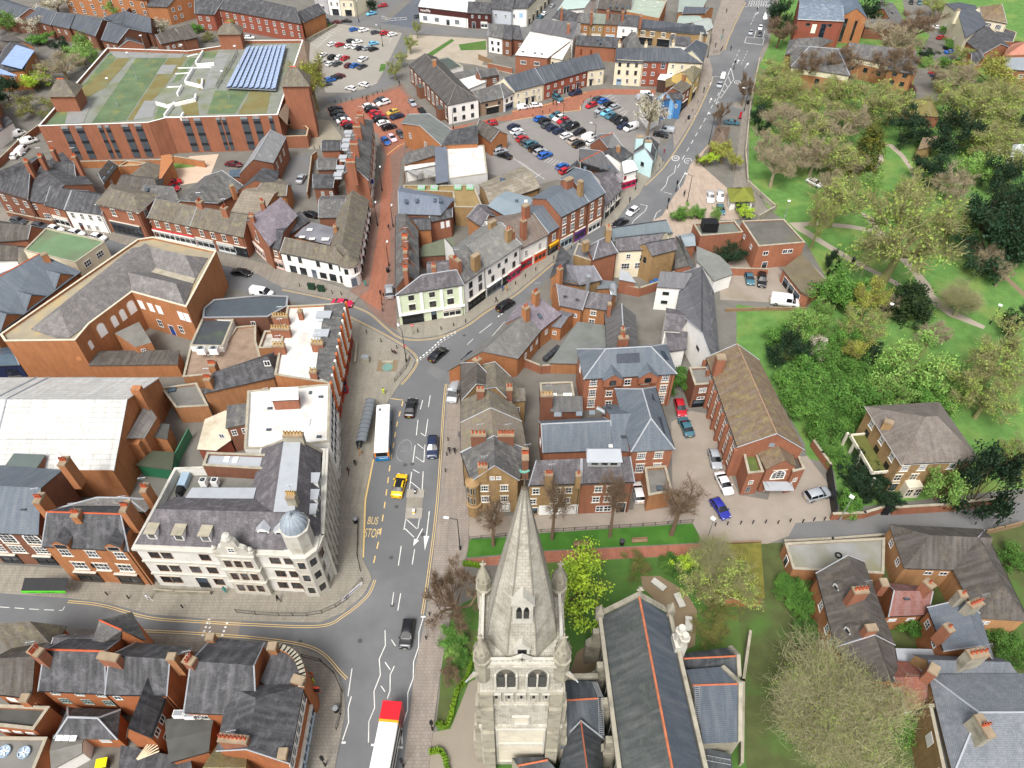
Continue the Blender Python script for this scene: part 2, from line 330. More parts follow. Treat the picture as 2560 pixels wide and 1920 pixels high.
slab('corner_pavement','N:640,2400 680,1659 770,1190 765,1010 700,840 560,690 380,615 0,560 M:1700,520 1200,495 1200,560 N:200,800 420,1100 350,2400',PAVG)
sheet('road_table','M:1760,366 2085,380 2050,545 1700,520',0.0112,mat('#7f766c',.9,.1,.4,'asphalt'))
for s in('J:1330,280 1400,292 1390,322 1325,308','J:1460,905 1572,912 1566,952 1455,945','F:1500,1480 1640,1560 1600,1640 1480,1560','N:1150,1000 1260,1010 1250,1080 1140,1060','M:900,260 1160,300 1150,350 890,310','C:1600,1040 1650,1050 1590,1160 1540,1150','E:2000,740 2160,770 2140,800 1980,770'):sheet('road_patch',s,0.0118,ASPD)
for q in MQ('J:1350,690 1290,700 1215,1060 1440,1300 J:1170,1500 N:1180,250 900,560 F:1570,1560 1800,1240 1200,1120 N:380,570 C:1590,900 1830,600'):mb=MB();mb.lathe(q,[(.36,.013),(.36,.022)],12);struct('manhole_cover',mb,mat('#4d4d4c',.6,.2,4))
# painted markings
mw,my=MB(),MB()
Z1=0.03
def line(mb,p,wd=0.12,dash=None,z=Z1):
 "painted line along p (metres), dash = (on, off)"
 pos,on=0.0,True
 for a,b in zip(p,p[1:]):
  l=dist(a,b);d=unit(a,b);n=(-d[1]*wd/2,d[0]*wd/2);t=0.0
  segs=[(0,l)]if not dash else[]
  if dash:
   per=dash[0]+dash[1];k=-((pos)%per)
   while k<l:
    s0,s1=max(0,k),min(l,k+dash[0])
    if s1>s0:segs.append((s0,s1))
    k+=per
  for s0,s1 in segs:
   A=(a[0]+d[0]*s0,a[1]+d[1]*s0);B=(a[0]+d[0]*s1,a[1]+d[1]*s1)
   mb.poly([(A[0]-n[0],A[1]-n[1]),(B[0]-n[0],B[1]-n[1]),(B[0]+n[0],B[1]+n[1]),(A[0]+n[0],A[1]+n[1])],z)
  pos+=l
def smooth(p,k=6):
 out=[]
 for i in range(len(p)-1):
  a,b,c,d=p[max(i-1,0)],p[i],p[i+1],p[min(i+2,len(p)-1)]
  for j in range(k):
   t=j/k
   out.append(tuple(0.5*(2*b[q]+(c[q]-a[q])*t+(2*a[q]-5*b[q]+4*c[q]-d[q])*t*t+(3*b[q]-a[q]-3*c[q]+d[q])*t**3)for q in(0,1)))
 return out+[p[-1]]
def par(p,o):
 out=[]
 for i in range(len(p)):
  d=unit(p[max(i-1,0)],p[min(i+1,len(p)-1)]);out.append((p[i][0]-d[1]*o,p[i][1]+d[0]*o))
 return out
def dyl(s,o):
 p=smooth(MQ(s))
 line(my,par(p,o),0.1);line(my,par(p,o*2.1),0.1)
dyl('M:600,198 900,232 1300,338 1700,370 2212,398 N:550,410 750,322 940,165 1005,30',-0.28)
dyl('F:1240,1659 1340,1540 1375,1450 1300,1365 1080,1230 800,1090',-0.28)
dyl('F:235,835 690,928 840,975 1000,1047 1150,1177 1250,1247 1400,1268 1600,1240 1800,1155 2000,1015 G:0,895 150,775 430,540',-0.28)
dyl('J:1662,0 1640,220 1590,1000 N:1512,0 1462,335',-0.28)
dyl('M:1200,497 1700,522 N:0,562 380,617 560,692 700,842 765,910',0.28)
dyl('F:1700,1659 1775,1515 1900,1420',-0.28)
dyl('C:1140,1600 1330,1405 1560,1035 1725,680',-0.25);dyl('C:1480,1590 1540,1420 1700,1240 1770,1110',-0.25);dyl('C:2010,20 1880,290 1830,430',0.25);dyl('C:2050,850 2090,690 2150,450',-0.25)
line(my,MQ('J:1015,650 945,1000 925,1500'),0.28);line(my,MQ('N:915,100 985,0'),0.2)
line(my,MQ('J:1270,150 1215,360 1160,690 1110,1060 1075,1290 1005,1600'),0.2,(1.3,1.3))
line(my,MQ('J:1160,125 1270,140'),0.15);line(my,MQ('B:1130,1340 1230,1260 1440,1180'),0.2);line(my,MQ('C:0,965 300,905 500,838 640,795'),0.2);line(my,MQ('C:0,1042 460,965 590,952 590,915'),0.2)
for s in('J:1400,310 1385,445','J:1485,305 1465,450','J:1425,425 1460,450','J:1375,530 1355,680','J:1460,525 1450,675','J:1395,518 1450,560','J:1380,630 1445,675','J:1345,760 1325,915','J:1445,755 1435,920','J:1358,740 1412,770','J:1342,850 1422,915','J:1295,1165 1278,1260','J:1420,1125 1398,1250','J:1300,1170 1390,1252','J:1288,1250 1365,1325','J:1255,1400 1230,1570','J:1370,1430 1350,1560','J:1440,140 1420,220','J:1505,100 1490,200'):
 line(mw,MQ(s),0.14)
for s in('N:1190,140 1175,250','N:1250,150 1225,300','N:1115,470 1118,600 1065,720 1075,855 1020,995 1025,1140 975,1260 972,1440','N:1195,780 1160,855 1158,990 1135,1060','N:1445,360 1408,485 1405,615 1362,740 1358,885 1312,1010 1310,1160 1262,1305 1262,1455','N:830,800 795,1040','N:825,1040 803,1115 797,1150 800,1265 795,1280 748,1420','N:1115,745 1160,810','N:1080,950 1115,1000','N:1170,550 1205,605'):
 line(mw,MQ(s),0.13)
for s in('N:1425,353 1465,353','N:740,1440 775,1440','N:995,1460 1110,1466','N:1195,1478 1268,1483'):line(mw,MQ(s),0.28)
line(mw,MQ('F:1385,1460 1500,1370 1600,1275 1725,1205'),0.3,(0.55,0.4));line(mw,MQ('F:1385,1475 1510,1385 1610,1290 1735,1215'),0.12,(0.55,0.4))
line(mw,MQ('F:1930,1220 2040,1135'),0.12);line(mw,MQ('F:2150,1120 1840,1480'),0.1);line(mw,MQ('F:1825,1320 1875,1270'),0.1)
line(mw,MQ('F:2090,1080 2170,1020'),0.3,(0.6,0.4));line(mw,MQ('M:0,268 330,290 540,298 560,265'),0.1,(1.5,0.8))
for x in range(1760,1830,18):line(mw,MQ(f'M:{x + 50 - (x - 1760)},{370 + (x - 1760) * 2} {x + 56 - (x - 1760)},{378 + (x - 1760) * 2}'),0.3)
for i in range(5):
 for x0,x1 in((1805,1752),(1975,1922)):
  q=MQ(f'M:{x0 + (x1 - x0) * i / 4},{372 + 35 * i}')[0];mw.obox(q,0,0.3,0.3,Z1-0.002,Z1+0.002)
line(mw,MQ('C:1430,1450 1560,1220 1680,1010 1800,780'),0.16,(2.6,2.6));line(mw,MQ('C:1965,430 1850,690'),0.14,(2,2.5));line(mw,MQ('C:2035,440 1975,570'),0.12,(1.5,1.5))
line(mw,MQ('C:2130,60 2060,220'),0.14,(2,2));line(mw,MQ('C:1890,590 1760,900'),0.12);line(mw,MQ('C:1920,680 1800,850'),0.12)
for i in range(6):a,b=(1895-i*27,600+i*60),(1915-i*25,680+i*40);line(mw,MQ(f'C:{a[0]},{a[1]} {b[0]},{b[1]}'),0.16)
for s in('C:2025,320 2010,370 2165,388 2180,330 2025,320','C:1730,660 1820,665','C:1735,665 1710,740','C:2000,370 2160,390','C:2060,50 2010,60','C:2110,265 2090,330','C:2185,265 2165,335'):line(mw,MQ(s),0.15)
for i in range(9):line(mw,MQ(f'C:{2060 + i * 20},0 {2040 + i * 22},55'),0.12);line(mw,MQ(f'C:{2045 + i * 20},10 {2075 + i * 20},60'),0.12)
for s in('C:1415,1430 1405,1490 1350,1530 1330,1600 1285,1650','C:1500,1490 1470,1540 1440,1600 1450,1640','G:1105,105 1170,120 1150,165 1060,240 1035,275','G:1290,155 1250,180 1225,240','G:1310,0 1385,20','C:1600,980 1555,1030','C:1660,1020 1690,1030'):line(mw,MQ(s),0.13)
def arrow(tail,head,wd=0.16):
 a,b=MQ(tail)[0],MQ(head)[0];d=unit(a,b);l=dist(a,b);n=(-d[1],d[0])
 k=(b[0]-d[0]*l*0.36,b[1]-d[1]*l*0.36)
 line(mw,[a,k],wd);mw.poly([(k[0]-n[0]*.45,k[1]-n[1]*.45),(k[0]+n[0]*.45,k[1]+n[1]*.45),b],Z1)
arrow('J:1498,1100','J:1458,1440');arrow('J:1440,1250','J:1358,1400');arrow('C:1705,890','C:1725,845');arrow('C:2010,590','C:2045,540');arrow('C:1945,550','C:1960,515');arrow('C:2095,135','C:2130,105')
def ring(mb,c,r,wd,st=1.9,n=28,ang=0.0,part=1.0):
 ca,sa=math.cos(ang),math.sin(ang)
 P=[]
 for rr in(r-wd,r):
  P.append([(c[0]+ca*rr*math.cos(t)-sa*rr*st*math.sin(t),c[1]+sa*rr*math.cos(t)+ca*rr*st*math.sin(t))for t in(2*math.pi*i/n for i in range(n+1))])
 for i in range(int(n*part)):mb.poly([P[0][i],P[1][i],P[1][i+1],P[0][i+1]],Z1)
ring(mw,g('C',1413,1368),1.1,0.2,1.5,ang=-0.35);ring(mw,g('C',1520,1390),1.1,0.15,1.5,ang=-0.35,part=0.85);ring(mw,g('C',1947,712),1.1,0.18,1.3,ang=-0.3);m3=MB();ring(m3,g('J',1280,573),1.35,0.1,1.9,ang=-0.12,part=0.8);struct('worn_markings',m3,mat('#8b8c8c',.8,.3,3))
def bays(s,wd=0.1):
 for q in s.split(';'):line(mw,MQ(q),wd)
bays('B:560,330 690,265;B:590,345 660,300;B:520,420 640,300;B:1170,330 1150,370;B:600,560 960,600;B:690,380 1050,425;B:500,480 700,520;B:480,500 560,560;B:800,300 1160,330;B:860,760 1040,720;B:1290,1020 1325,1060;B:880,990 950,960')
for i in range(9):bays(f'B:{470 + i * 26},{375 - i * 18} {540 + i * 26},{400 - i * 18}')
for i in range(7):bays(f'C:{930 - i * 20},{985 - i * 24} {985 - i * 20},{955 - i * 24};C:{620 + i * 8},{1300 - i * 14} {690 + i * 8},{1270 - i * 14}')
for i in range(6):bays(f'C:{250 + i * 26},{1395 + i * 8} {300 + i * 26},{1355 + i * 8}')
bays('C:60,1390 280,1550;C:180,1490 280,1545;C:0,1360 170,1480;C:560,1300 700,1260;C:160,1560 250,1500;C:960,1000 1000,960')
struct('road_markings',mw,mat('#d9d8d2',0.8,0.12,0.6,c2='#9a9a98',amt=0.45,sc2=0.8));struct('yellow_markings',my,mat('#d9b978',0.85,0.1,0.6,c2='#9a9080',amt=0.45,sc2=0.6))
def text_mesh(body,m,size=1.0,ext=0.0,sx=1.0,sy=1.0,space=1.0):
 c=bpy.data.curves.new('text','FONT');c.body=body;c.size=size;c.extrude=ext;c.align_x='CENTER';c.align_y='CENTER';c.space_character=space;c.resolution_u=3
 o=bpy.data.objects.new('text',c);col.objects.link(o)
 me=bpy.data.meshes.new_from_object(o.evaluated_get(bpy.context.evaluated_depsgraph_get()))
 bpy.data.objects.remove(o);me.transform(Matrix.Diagonal((sx,sy,1,1)));me.materials.clear();me.materials.append(m);return me
YT=mat('#d3b97f',0.85,0.1,0.6)
for body,p,sz,m,rz,sy in(('BUS',('J',1010,1185),1.05,YT,-0.06,2.0),('STOP',('J',1003,1293),1.05,YT,-0.06,2.3),('20',('C',1413,1368),1.1,mat('#d9d8d2',0.8,0.12,0.6),-0.3,1.5),('30',('C',1520,1390),1.0,mat('#b9b8b2',0.8,0.12,0.6),-0.3+math.pi,1.5),('30',('C',1947,712),1.0,mat('#c9c8c2',0.8,0.12,0.6),-0.3+math.pi,1.4),('20',('J',1278,565),1.2,mat('#7d7e7f',0.8,0.12,0.6),-0.1,1.8)):
 o=link('road_lettering',text_mesh(body,m,sz,0,1.0,sy));q=g(*p);o.location=(q[0],q[1],Z1+0.004);o.rotation_euler=(0,0,rz);tag(o,kind='structure')
 # parish church: tower, spire, nave
ch=thing('church','pale limestone church with tall stone spire and dark slate nave roof in the foreground','church',(1,34,0))
CO=(1,34,0)
TX0,TX1,TY0,TY1,TP=-3.2,5.2,29.8,38.2,30.6
mb=MB()
mb.box(TX0-.5,TY0-.55,0,TX1+.5,TY1+.4,13.5);mb.box(TX0-.25,TY0-.25,13.5,TX1+.25,TY1+.2,19.5);mb.box(TX0,TY0,19.5,TX1,TY1,TP-1.2)
for z,o in((13.5,.62),(19.5,.35),(22.9,.22),(TP-3.7,.12),(TP-1.2,.28)):mb.box(TX0-o,TY0-o,z-.14,TX1+o,TY1+o,z+.14)
TWM=mat('#c6c1b3',.9,.08,.5,'paver',c2='#7b7565',amt=.6,sc2=.12);tw=mb.build('tower',TWM,ch,CO)
for sx in(0,1):
 for sy in(0,1):
  mb=MB()
  for z0,z1,o in((0,8,1.5),(8,13.2,1.2),(13.2,19.4,.85),(19.4,23,.5)):
   x=TX0 if sx==0 else TX1;y=TY0 if sy==0 else TY1
   mb.box(x-o if sx==0 else x-.9,y-.25 if sy==0 else y-1.2,z0,x+.9 if sx==0 else x+o,y+1.2 if sy==0 else y+.25,z1)
   mb.box(x-.25 if sx==0 else x-1.15,y-o if sy==0 else y-.9,z0,x+1.15 if sx==0 else x+.25,y+.9 if sy==0 else y+o,z1-.01)
  mb.build('buttress',STD,ch,CO)
def gothic(mb,c,w,h,y,m,n=5):
 "flat pointed-arch face, c = centre x, sill z; faces -y"
 x,z=c;p=[(x-w/2,z),(x+w/2,z),(x+w/2,z+h*.62)]
 for i in range(1,n+1):t=i/n;p.append((x+w/2*(1-t**1.5),z+h*(.62+.38*math.sin(t*math.pi/2))))
 for i in range(n-1,-1,-1):t=i/n;p.append((x-w/2*(1-t**1.5),z+h*(.62+.38*math.sin(t*math.pi/2))))
 mb.face([(a,y,b)for a,b in p],m)
LOUV=mat('#4a4a46',0.9,0.2,2);SHD=mat('#6f6a5e',0.95,0.15,1)
cx=(TX0+TX1)/2
for s in(-1,1):
 mb=MB();bx=cx+s*1.62
 gothic(mb,(bx,24.0),2.5,4.9,TY0-.06,0);gothic(mb,(bx,24.2),2.1,4.4,TY0-.09,1)
 for q in(-.52,.52):
  gothic(mb,(bx+q,24.3),.82,3.7,TY0-.12,2)
  for i in range(9):mb.box(bx+q-.38,TY0-.24,24.45+i*.3,bx+q+.38,TY0-.13,24.53+i*.3,2)
 for q in(-1.1,0,1.1):mb.box(bx+q-.09,TY0-.36,23.6,bx+q+.09,TY0-.05,27.4,0)
 for q in(-.55,.55):mb.box(bx+q-.5,TY0-.3,23.4,bx+q+.5,TY0-.05,24.25,0)
 mb.build('belfry_window',[ST,SHD,LOUV],ch,CO)
for i in range(5):
 mb=MB();bx=cx+(i-2)*1.35
 mb.box(bx-.5,TY0-.34,20.5,bx-.4,TY0-.03,22.4);mb.box(bx+.4,TY0-.34,20.5,bx+.5,TY0-.03,22.4);mb.box(bx-.5,TY0-.34,22.4,bx+.5,TY0-.03,22.6)
 mb.box(bx-.13,TY0-.08,20.9,bx+.13,TY0-.05,22.1,1);mb.build('blind_arch',[ST,BLK],ch,CO)
for z0,z1,wd in((14.2,16.2,1.6),(8.6,13.0,5.4),(2.0,8.0,5.4)):
 mb=MB();f=.5 if z0>13.5 else .8;y=TY0-f+.25
 mb.box(cx-wd/2-.2,y-.25,z0-.2,cx+wd/2+.2,y,z0);mb.box(cx-wd/2-.2,y-.25,z1,cx+wd/2+.2,y,z1+.22);mb.box(cx-wd/2-.2,y-.25,z0,cx-wd/2,y,z1);mb.box(cx+wd/2,y-.25,z0,cx+wd/2+.2,y,z1)
 mb.box(cx-wd/2,y-.1,z0,cx+wd/2,y-.02,z1,1);mb.build('wall_panel',[ST,mat('#d6cebb',.85,.1,.6,'stone',c2='#a59d88',amt=.4,sc2=.5)],ch,CO)
mb=MB()
for s,(x0,y0,x1,y1)in enumerate(((TX0,TY0,TX1,TY0+.3),(TX0,TY1-.3,TX1,TY1),(TX0,TY0+.3,TX0+.3,TY1-.3),(TX1-.3,TY0+.3,TX1,TY1-.3))):
 mb.box(x0,y0,TP-1.2,x1,y1,TP-.85);mb.box(x0,y0,TP-.18,x1,y1,TP)
 n=15
 for i in range(n):
  for d in(0,1):
   a,b=(i+d)/n,(i+1-d)/n
   if s<2:P=[(x0+(x1-x0)*a,(y0+y1)/2,TP-.85),(x0+(x1-x0)*b,(y0+y1)/2,TP-.18)]
   else:P=[((x0+x1)/2,y0+(y1-y0)*a,TP-.85),((x0+x1)/2,y0+(y1-y0)*b,TP-.18)]
   mb.tube(P,.075,4)
mb.face([(cx-1.1,TY0-.04,TP),(cx+1.1,TY0-.04,TP),(cx,TY0-.04,TP+.9)]);mb.face([(cx+1.1,TY0+.3,TP),(cx-1.1,TY0+.3,TP),(cx,TY0+.3,TP+.9)])
mb.face([(cx-1.1,TY0-.04,TP),(cx,TY0-.04,TP+.9),(cx,TY0+.3,TP+.9),(cx-1.1,TY0+.3,TP)]);mb.face([(cx,TY0-.04,TP+.9),(cx+1.1,TY0-.04,TP),(cx+1.1,TY0+.3,TP),(cx,TY0+.3,TP+.9)])
mb.box(cx-.08,TY0-.1,TP-.1,cx+.08,TY0-.05,TP+.6,1);mb.box(cx-.28,TY0-.1,TP+.2,cx+.28,TY0-.05,TP+.36,1)
mb.build('parapet',[ST,SHD],ch,CO)
SC=(1.0,34.0);STIP=53.4
ROCK=mat('#bfbaac',.9,.1,.5,'paver',c2='#787262',amt=.6,sc2=.1)
def rs(z):q=[(TP,3.75),(33.6,3.4),(39.3,2.52),(46.9,1.22),(STIP,.16)];return next(b[1]+(a[1]-b[1])*(b[0]-z)/(b[0]-a[0])for a,b in zip(q,q[1:])if z<=b[0])
mb=MB();mb.lathe(SC,[(3.9,TP-1.5),(3.75,TP),(3.4,33.6),(2.52,39.3),(1.22,46.9),(0.16,STIP)],8,0,R(22.5))
for j in range(8):
 t=R(22.5)+2*math.pi*j/8
 mb.tube([(SC[0]+q*math.cos(t),SC[1]+q*math.sin(t),z)for q,z in((3.78,TP),(3.42,33.6),(2.54,39.3),(1.24,46.9),(.17,STIP))],.08,5)
sp=mb.build('spire',ROCK,ch,CO)
def lucarne(z,w,h,dep):
 "gabled opening on the front of the spire"
 mb=MB();rr=rs(z)*math.cos(R(22.5));y=SC[1]-rr-.3;x=SC[0]
 mb.prism([(x-w/2,y),(x+w/2,y),(x+w/2,y+dep),(x-w/2,y+dep)],z,z+h)
 a,b,c=(x-w/2-.15,z+h-.1),(x+w/2+.15,z+h-.1),(x,z+h+w*.85)
 mb.face([(a[0],y-.08,a[1]),(b[0],y-.08,b[1]),(c[0],y-.08,c[1])])
 mb.face([(a[0],y-.08,a[1]),(c[0],y-.08,c[1]),(c[0],y+dep+.5,c[1]),(a[0],y+dep,a[1])]);mb.face([(c[0],y-.08,c[1]),(b[0],y-.08,b[1]),(b[0],y+dep,b[1]),(c[0],y+dep+.5,c[1])])
 if h>2:
  for q in(-.34,.34):
   gothic(mb,(x+q,z+1.0),.5,h*.62,y-.03,1)
   for i in range(6):mb.box(x+q-.22,y-.09,z+1.12+i*.24,x+q+.22,y-.035,z+1.18+i*.24,2)
  for q in(-.7,0,.7):mb.box(x+q-.06,y-.1,z+.8,x+q+.06,y,z+h*.8)
 else:gothic(mb,(x,z+.15),w*.6,h*1.05,y-.03,1)
 mb.build('lucarne',[ST,BLK,LOUV],sp,CO)
lucarne(36.2,1.9,3.6,1.5);lucarne(TP+.3,1.5,1.3,1.2)
mb=MB();mb.lathe(SC,[(.1,STIP-.2),(.28,STIP+.1),(.1,STIP+.3),(.05,STIP+2.0)],8,0);mb.tube([(SC[0]-.45,SC[1],STIP+1.2),(SC[0]+.45,SC[1],STIP+1.2)],.035,5);mb.tube([(SC[0],SC[1]-.45,STIP+1.2),(SC[0],SC[1]+.45,STIP+1.2)],.035,5)
ck=[(-.55,.15),(-.35,.0),(-.05,-.06),(.2,.02),(.42,.28),(.55,.3),(.48,.42),(.38,.45),(.25,.3),(0,.2),(-.3,.28),(-.45,.5),(-.6,.45)];ck=[(.72*a,.72*b)for a,b in ck]
for s in(-1,1):
 q=[(SC[0]+a,SC[1]+s*.05,STIP+2.1+b)for a,b in ck];mb.face(q if s<0 else q[::-1],1)
for i in range(len(ck)):
 a,b=ck[i],ck[(i+1)%len(ck)];mb.face([(SC[0]+a[0],SC[1]-.05,STIP+2.1+a[1]),(SC[0]+a[0],SC[1]+.05,STIP+2.1+a[1]),(SC[0]+b[0],SC[1]+.05,STIP+2.1+b[1]),(SC[0]+b[0],SC[1]-.05,STIP+2.1+b[1])],1)
mb.build('weathercock',[mat('#5d5347',.6,.2,2),mat('#6fae9c',.6,.15,2)],sp,CO)
for x,y in((TX0+.2,TY0+.3),(TX1-.2,TY0+.3),(TX0+.2,TY1-.3),(TX1-.2,TY1-.3)):
 mb=MB();mb.lathe((x,y),[(.85,TP-4.5),(.85,TP-.3),(.95,TP-.2),(.95,TP),(.78,TP+.1),(.78,TP+1.5),(.9,TP+1.6),(.84,TP+1.8),(.12,TP+4.2),(.26,TP+4.35),(.1,TP+4.6),(0,TP+4.75)],8,0,R(22.5))
 for j in range(8):
  t=R(0)+2*math.pi*j/8
  mb.face([(x+.8*math.cos(t-.3),y+.8*math.sin(t-.3),TP+1.5),(x+.8*math.cos(t+.3),y+.8*math.sin(t+.3),TP+1.5),(x+.84*math.cos(t),y+.84*math.sin(t),TP+2.5)])
 for k in range(4):t=k*math.pi/2;mb.tube([(x,y,TP+4.45),(x+.34*math.cos(t),y+.34*math.sin(t),TP+4.5)],.09,5)
 mb.build('pinnacle',STD,ch,CO)
for x,s in((TX0,-1),(TX1,1)):
 mb=MB();mb.tube([(x-.5*s,TY0+.2,TP-2.2),(x+.9*s,TY0-.5,TP-2.7),(x+1.25*s,TY0-.7,TP-3.1)],[.28,.24,.12],6);mb.tube([(x+.6*s,TY0-.2,TP-2.3),(x+1.5*s,TY0-.85,TP-3.3)],.09,6,1);mb.build('gargoyle',[STD,LEAD],ch,CO)
NR=mat('#4e5352',.75,.1,.25,'slate',c2='#6e7168',amt=.35);NR2=mat('#57606a',.75,.08,.25,'slate');NRD=mat('#42464a',.75,.1,.25,'slate',c2='#5a6158',amt=.3)
e0,e1=g('O',780,352,11),g('O',955,1700,11);r0,r1=g('O',1100,182,16),g('O',1392,1700,16);f0,f1=g('O',1338,330,11),g('O',1652,1700,11)
ext=lambda a,b,k:(b[0]+(b[0]-a[0])*k,b[1]+(b[1]-a[1])*k)
e1,r1,f1=ext(e0,e1,.5),ext(r0,r1,.5),ext(f0,f1,.5)
wl=MB();wl.prism([e0,e1,f1,f0],0,10.9)
for a,b,c in((e0,r0,f0),(f1,r1,e1)):wl.face([(*a,10.9),(*b,15.9),(*c,10.9)][::-1])
wl.build('nave_wall',STD,ch,CO)
rf=MB();rf.face([(*e0,11),(*e1,11),(*r1,16),(*r0,16)]);rf.face([(*f1,11),(*f0,11),(*r0,16),(*r1,16)],1)
nr=rf.build('nave_roof',[NR,NR2],ch,CO)
mb=MB();mb.tube([(*r0,16.03),(*r1,16.03)],.16,6);mb.build('ridge_tiles',mat('#b06a4c',.85,.2,1.5),nr,CO)
def coping(pts,wd=.55,hh=.5,name='coping',m=STD,parent=ch):
 mb=MB()
 for a,b in zip(pts,pts[1:]):
  d=unit(a,b);n=(-d[1]*wd/2,d[0]*wd/2)
  A=[(a[0]-n[0],a[1]-n[1],a[2]),(b[0]-n[0],b[1]-n[1],b[2]),(b[0]+n[0],b[1]+n[1],b[2]),(a[0]+n[0],a[1]+n[1],a[2])]
  T=[(x,y,z+hh)for x,y,z in A]
  mb.face(T)
  for i in range(4):j=(i+1)%4;mb.face([A[i],A[j],T[j],T[i]])
 return mb.build(name,m,parent,CO)
up=lambda p,z,dx=0,dy=0:(p[0]+dx,p[1]+dy,z)
coping([up(e0,10.9,-.5,.25),up(r0,16.0,0,.25),up(f0,10.9,.5,.25)],.6,.5,'gable_coping')
coping([up(e0,10.7,-.35),up(e1,10.7,-.35)],.5,.75,'parapet_wall');coping([up(f0,10.7,.35),up(f1,10.7,.35)],.5,.75,'parapet_wall')
mb=MB();mb.tube([up(r0,16.4,0,.3),up(r0,17.6,0,.3)],[.22,.14],6);mb.tube([up(r0,17.3,-.45,.3),up(r0,17.3,.45,.3)],.14,6);mb.lathe((r0[0],r0[1]+.3),[(.1,17.5),(.3,17.8),(0,18.1)],6);mb.build('gable_cross',STD,ch,CO)
for a,dx in((e0,-.4),(f0,.4)):
 mb=MB();c=(a[0]+dx,a[1]+.2);mb.obox(c,0,1.0,1.0,10.5,12.3);mb.lathe(c,[(.65,12.3),(.12,13.5),(.2,13.6),(0,13.9)],4,0,R(45));mb.build('kneeler_pinnacle',STD,ch,CO)
for i in range(5):
 t=.04+i*.16;p=lerp(e0,e1,t);mb=MB()
 mb.box(p[0]-1.9,p[1]-.45,0,p[0]+.1,p[1]+.45,5.5);mb.box(p[0]-1.2,p[1]-.4,5.5,p[0]+.1,p[1]+.4,9.2);mb.face([(p[0]-1.9,p[1]-.45,5.5),(p[0]-1.9,p[1]+.45,5.5),(p[0]-1.15,p[1]+.45,6.6),(p[0]-1.15,p[1]-.45,6.6)][::-1]);mb.build('buttress',STD,ch,CO)
 q=lerp(e0,e1,t+.08);mb=MB();mb.box(q[0]-.13,q[1]-1.1,4,q[0]-.03,q[1]+1.1,9,0);mb.box(q[0]-.18,q[1]-.06,4,q[0]-.1,q[1]+.06,9,1);mb.build('window',[mat('#2c2d2b',.4,.2,1),ST],ch,CO)
def fullpts(s):
 t='A';out=[]
 for p in s.split():
  if p[1]==':':t=p[0];p=p[2:]
  out.append(t+':'+p)
 return out
def P3(s,zs):return[(*MQ(q,z)[0],z)for q,z in zip(fullpts(s),zs)]
def wing(near,ridge,far,zn,zr,zf,m=NR2,gable=True,nm='transept'):
 "gabled wing with its ridge across the picture: near eave, ridge, far eave; each two points"
 n,r,f=[P3(s,(z,z))for s,z in((near,zn),(ridge,zr),(far,zf))]
 w_=MB();base=[n[0][:2],n[1][:2],f[1][:2],f[0][:2]];w_.prism(base,0,min(zn,zf)-.12)
 for k in(0,1):
  q=[(*n[k][:2],min(zn,zf)-.12),(*f[k][:2],min(zn,zf)-.12),f[k],r[k],n[k]]
  q=[(a,b,c-.1)for a,b,c in q];w_.face(q if k else q[::-1])
 w_.build(nm+'_wall',STD,ch,CO)
 q=MB();q.face([n[0],n[1],r[1],r[0]]);q.face([r[0],r[1],f[1],f[0]])
 ro=q.build(nm+'_roof',m,ch,CO)
 mb=MB();mb.tube([(*r[0][:2],zr+.03),(*r[1][:2],zr+.03)],.12,6);mb.build('ridge_tiles',mat('#b8694a',.85,.12,1.5),ro,CO)
 return n,r,f
n,r,f=wing('O:1655,1450 1965,1435','O:1560,945 1968,932','O:1500,810 1815,782',5.5,9,8)
coping([n[1],r[1],up(f[1],7.8)],.5,.5,'gable_coping')
n,r,f=wing('O:1505,810 1960,880','O:1480,715 1950,692','O:1470,670 1880,615',6.5,8.5,7,NRD)
coping([n[1],r[1],f[1]],.5,.5,'gable_coping')
n,r,f=wing('O:420,1500 800,1400','O:460,1075 745,1058','O:455,900 715,905',6,9.5,8,mat('#484e54',.75,.1,.25,'slate'),nm='aisle')
wing('O:250,1900 600,1900','O:50,1640 310,1590','O:0,1570 300,1560',3,6,5.6,NRD,nm='porch')
mb=MB();a,b,c_,d,e=P3('O:470,1380 595,1250 780,1395 655,1700 790,1700',(6.5,9,6,9,5));a2=P3('O:400,1700',(5,))[0]
mb.face([a2,d,b,a]);mb.face([d,e,c_,b]);mb.prism([a2[:2],e[:2],c_[:2],b[:2],a[:2]],0,4.8,1);ro=mb.build('vestry_roof',[NRD,STD],ch,CO)
mb=MB();mb.tube([b,d],.1,6);mb.build('ridge_tiles',mat('#9c5a44',.85,.12,1.5),ro,CO);mb=MB();mb.tube([(a[0],a[1],a[2]+.05),(b[0],b[1],b[2]+.05),(c_[0],c_[1],c_[2]+.05)],.12,5);mb.build('lead_flashing',LEAD,ro,CO)
mb=MB();p=P3('O:455,880 740,870',(8.2,8.2));ch_c=coping([p[0],p[1]],.6,.5,'coping')
mb=MB();q=P3('O:1665,1480 1970,1440 1900,1540',(5,5,4));lr=P3('O:1700,1700 1910,1700 1890,1540 1670,1480',(3,3,3.6,3.6));mb.face(lr);mb.prism([x[:2]for x in lr],0,2.9,1);mb.build('boiler_house_roof',[NRD,STD],ch,CO)
chm=MB();c=g('O',1455,540,13);chm.obox(c,R(5),1.5,1.9,0,12.5);chm.lathe((c[0]-.1,c[1]+.3),[(.62,12.5),(.6,14.2),(.72,14.3),(.72,14.6),(.5,14.7),(.45,15.5)],8);chm.lathe((c[0]+.3,c[1]-.4),[(.62,12.5),(.6,13.8),(.72,13.9),(.72,14.2),(.5,14.3),(.45,14.9)],8);chm.build('chimney_turret',ST,ch,CO)
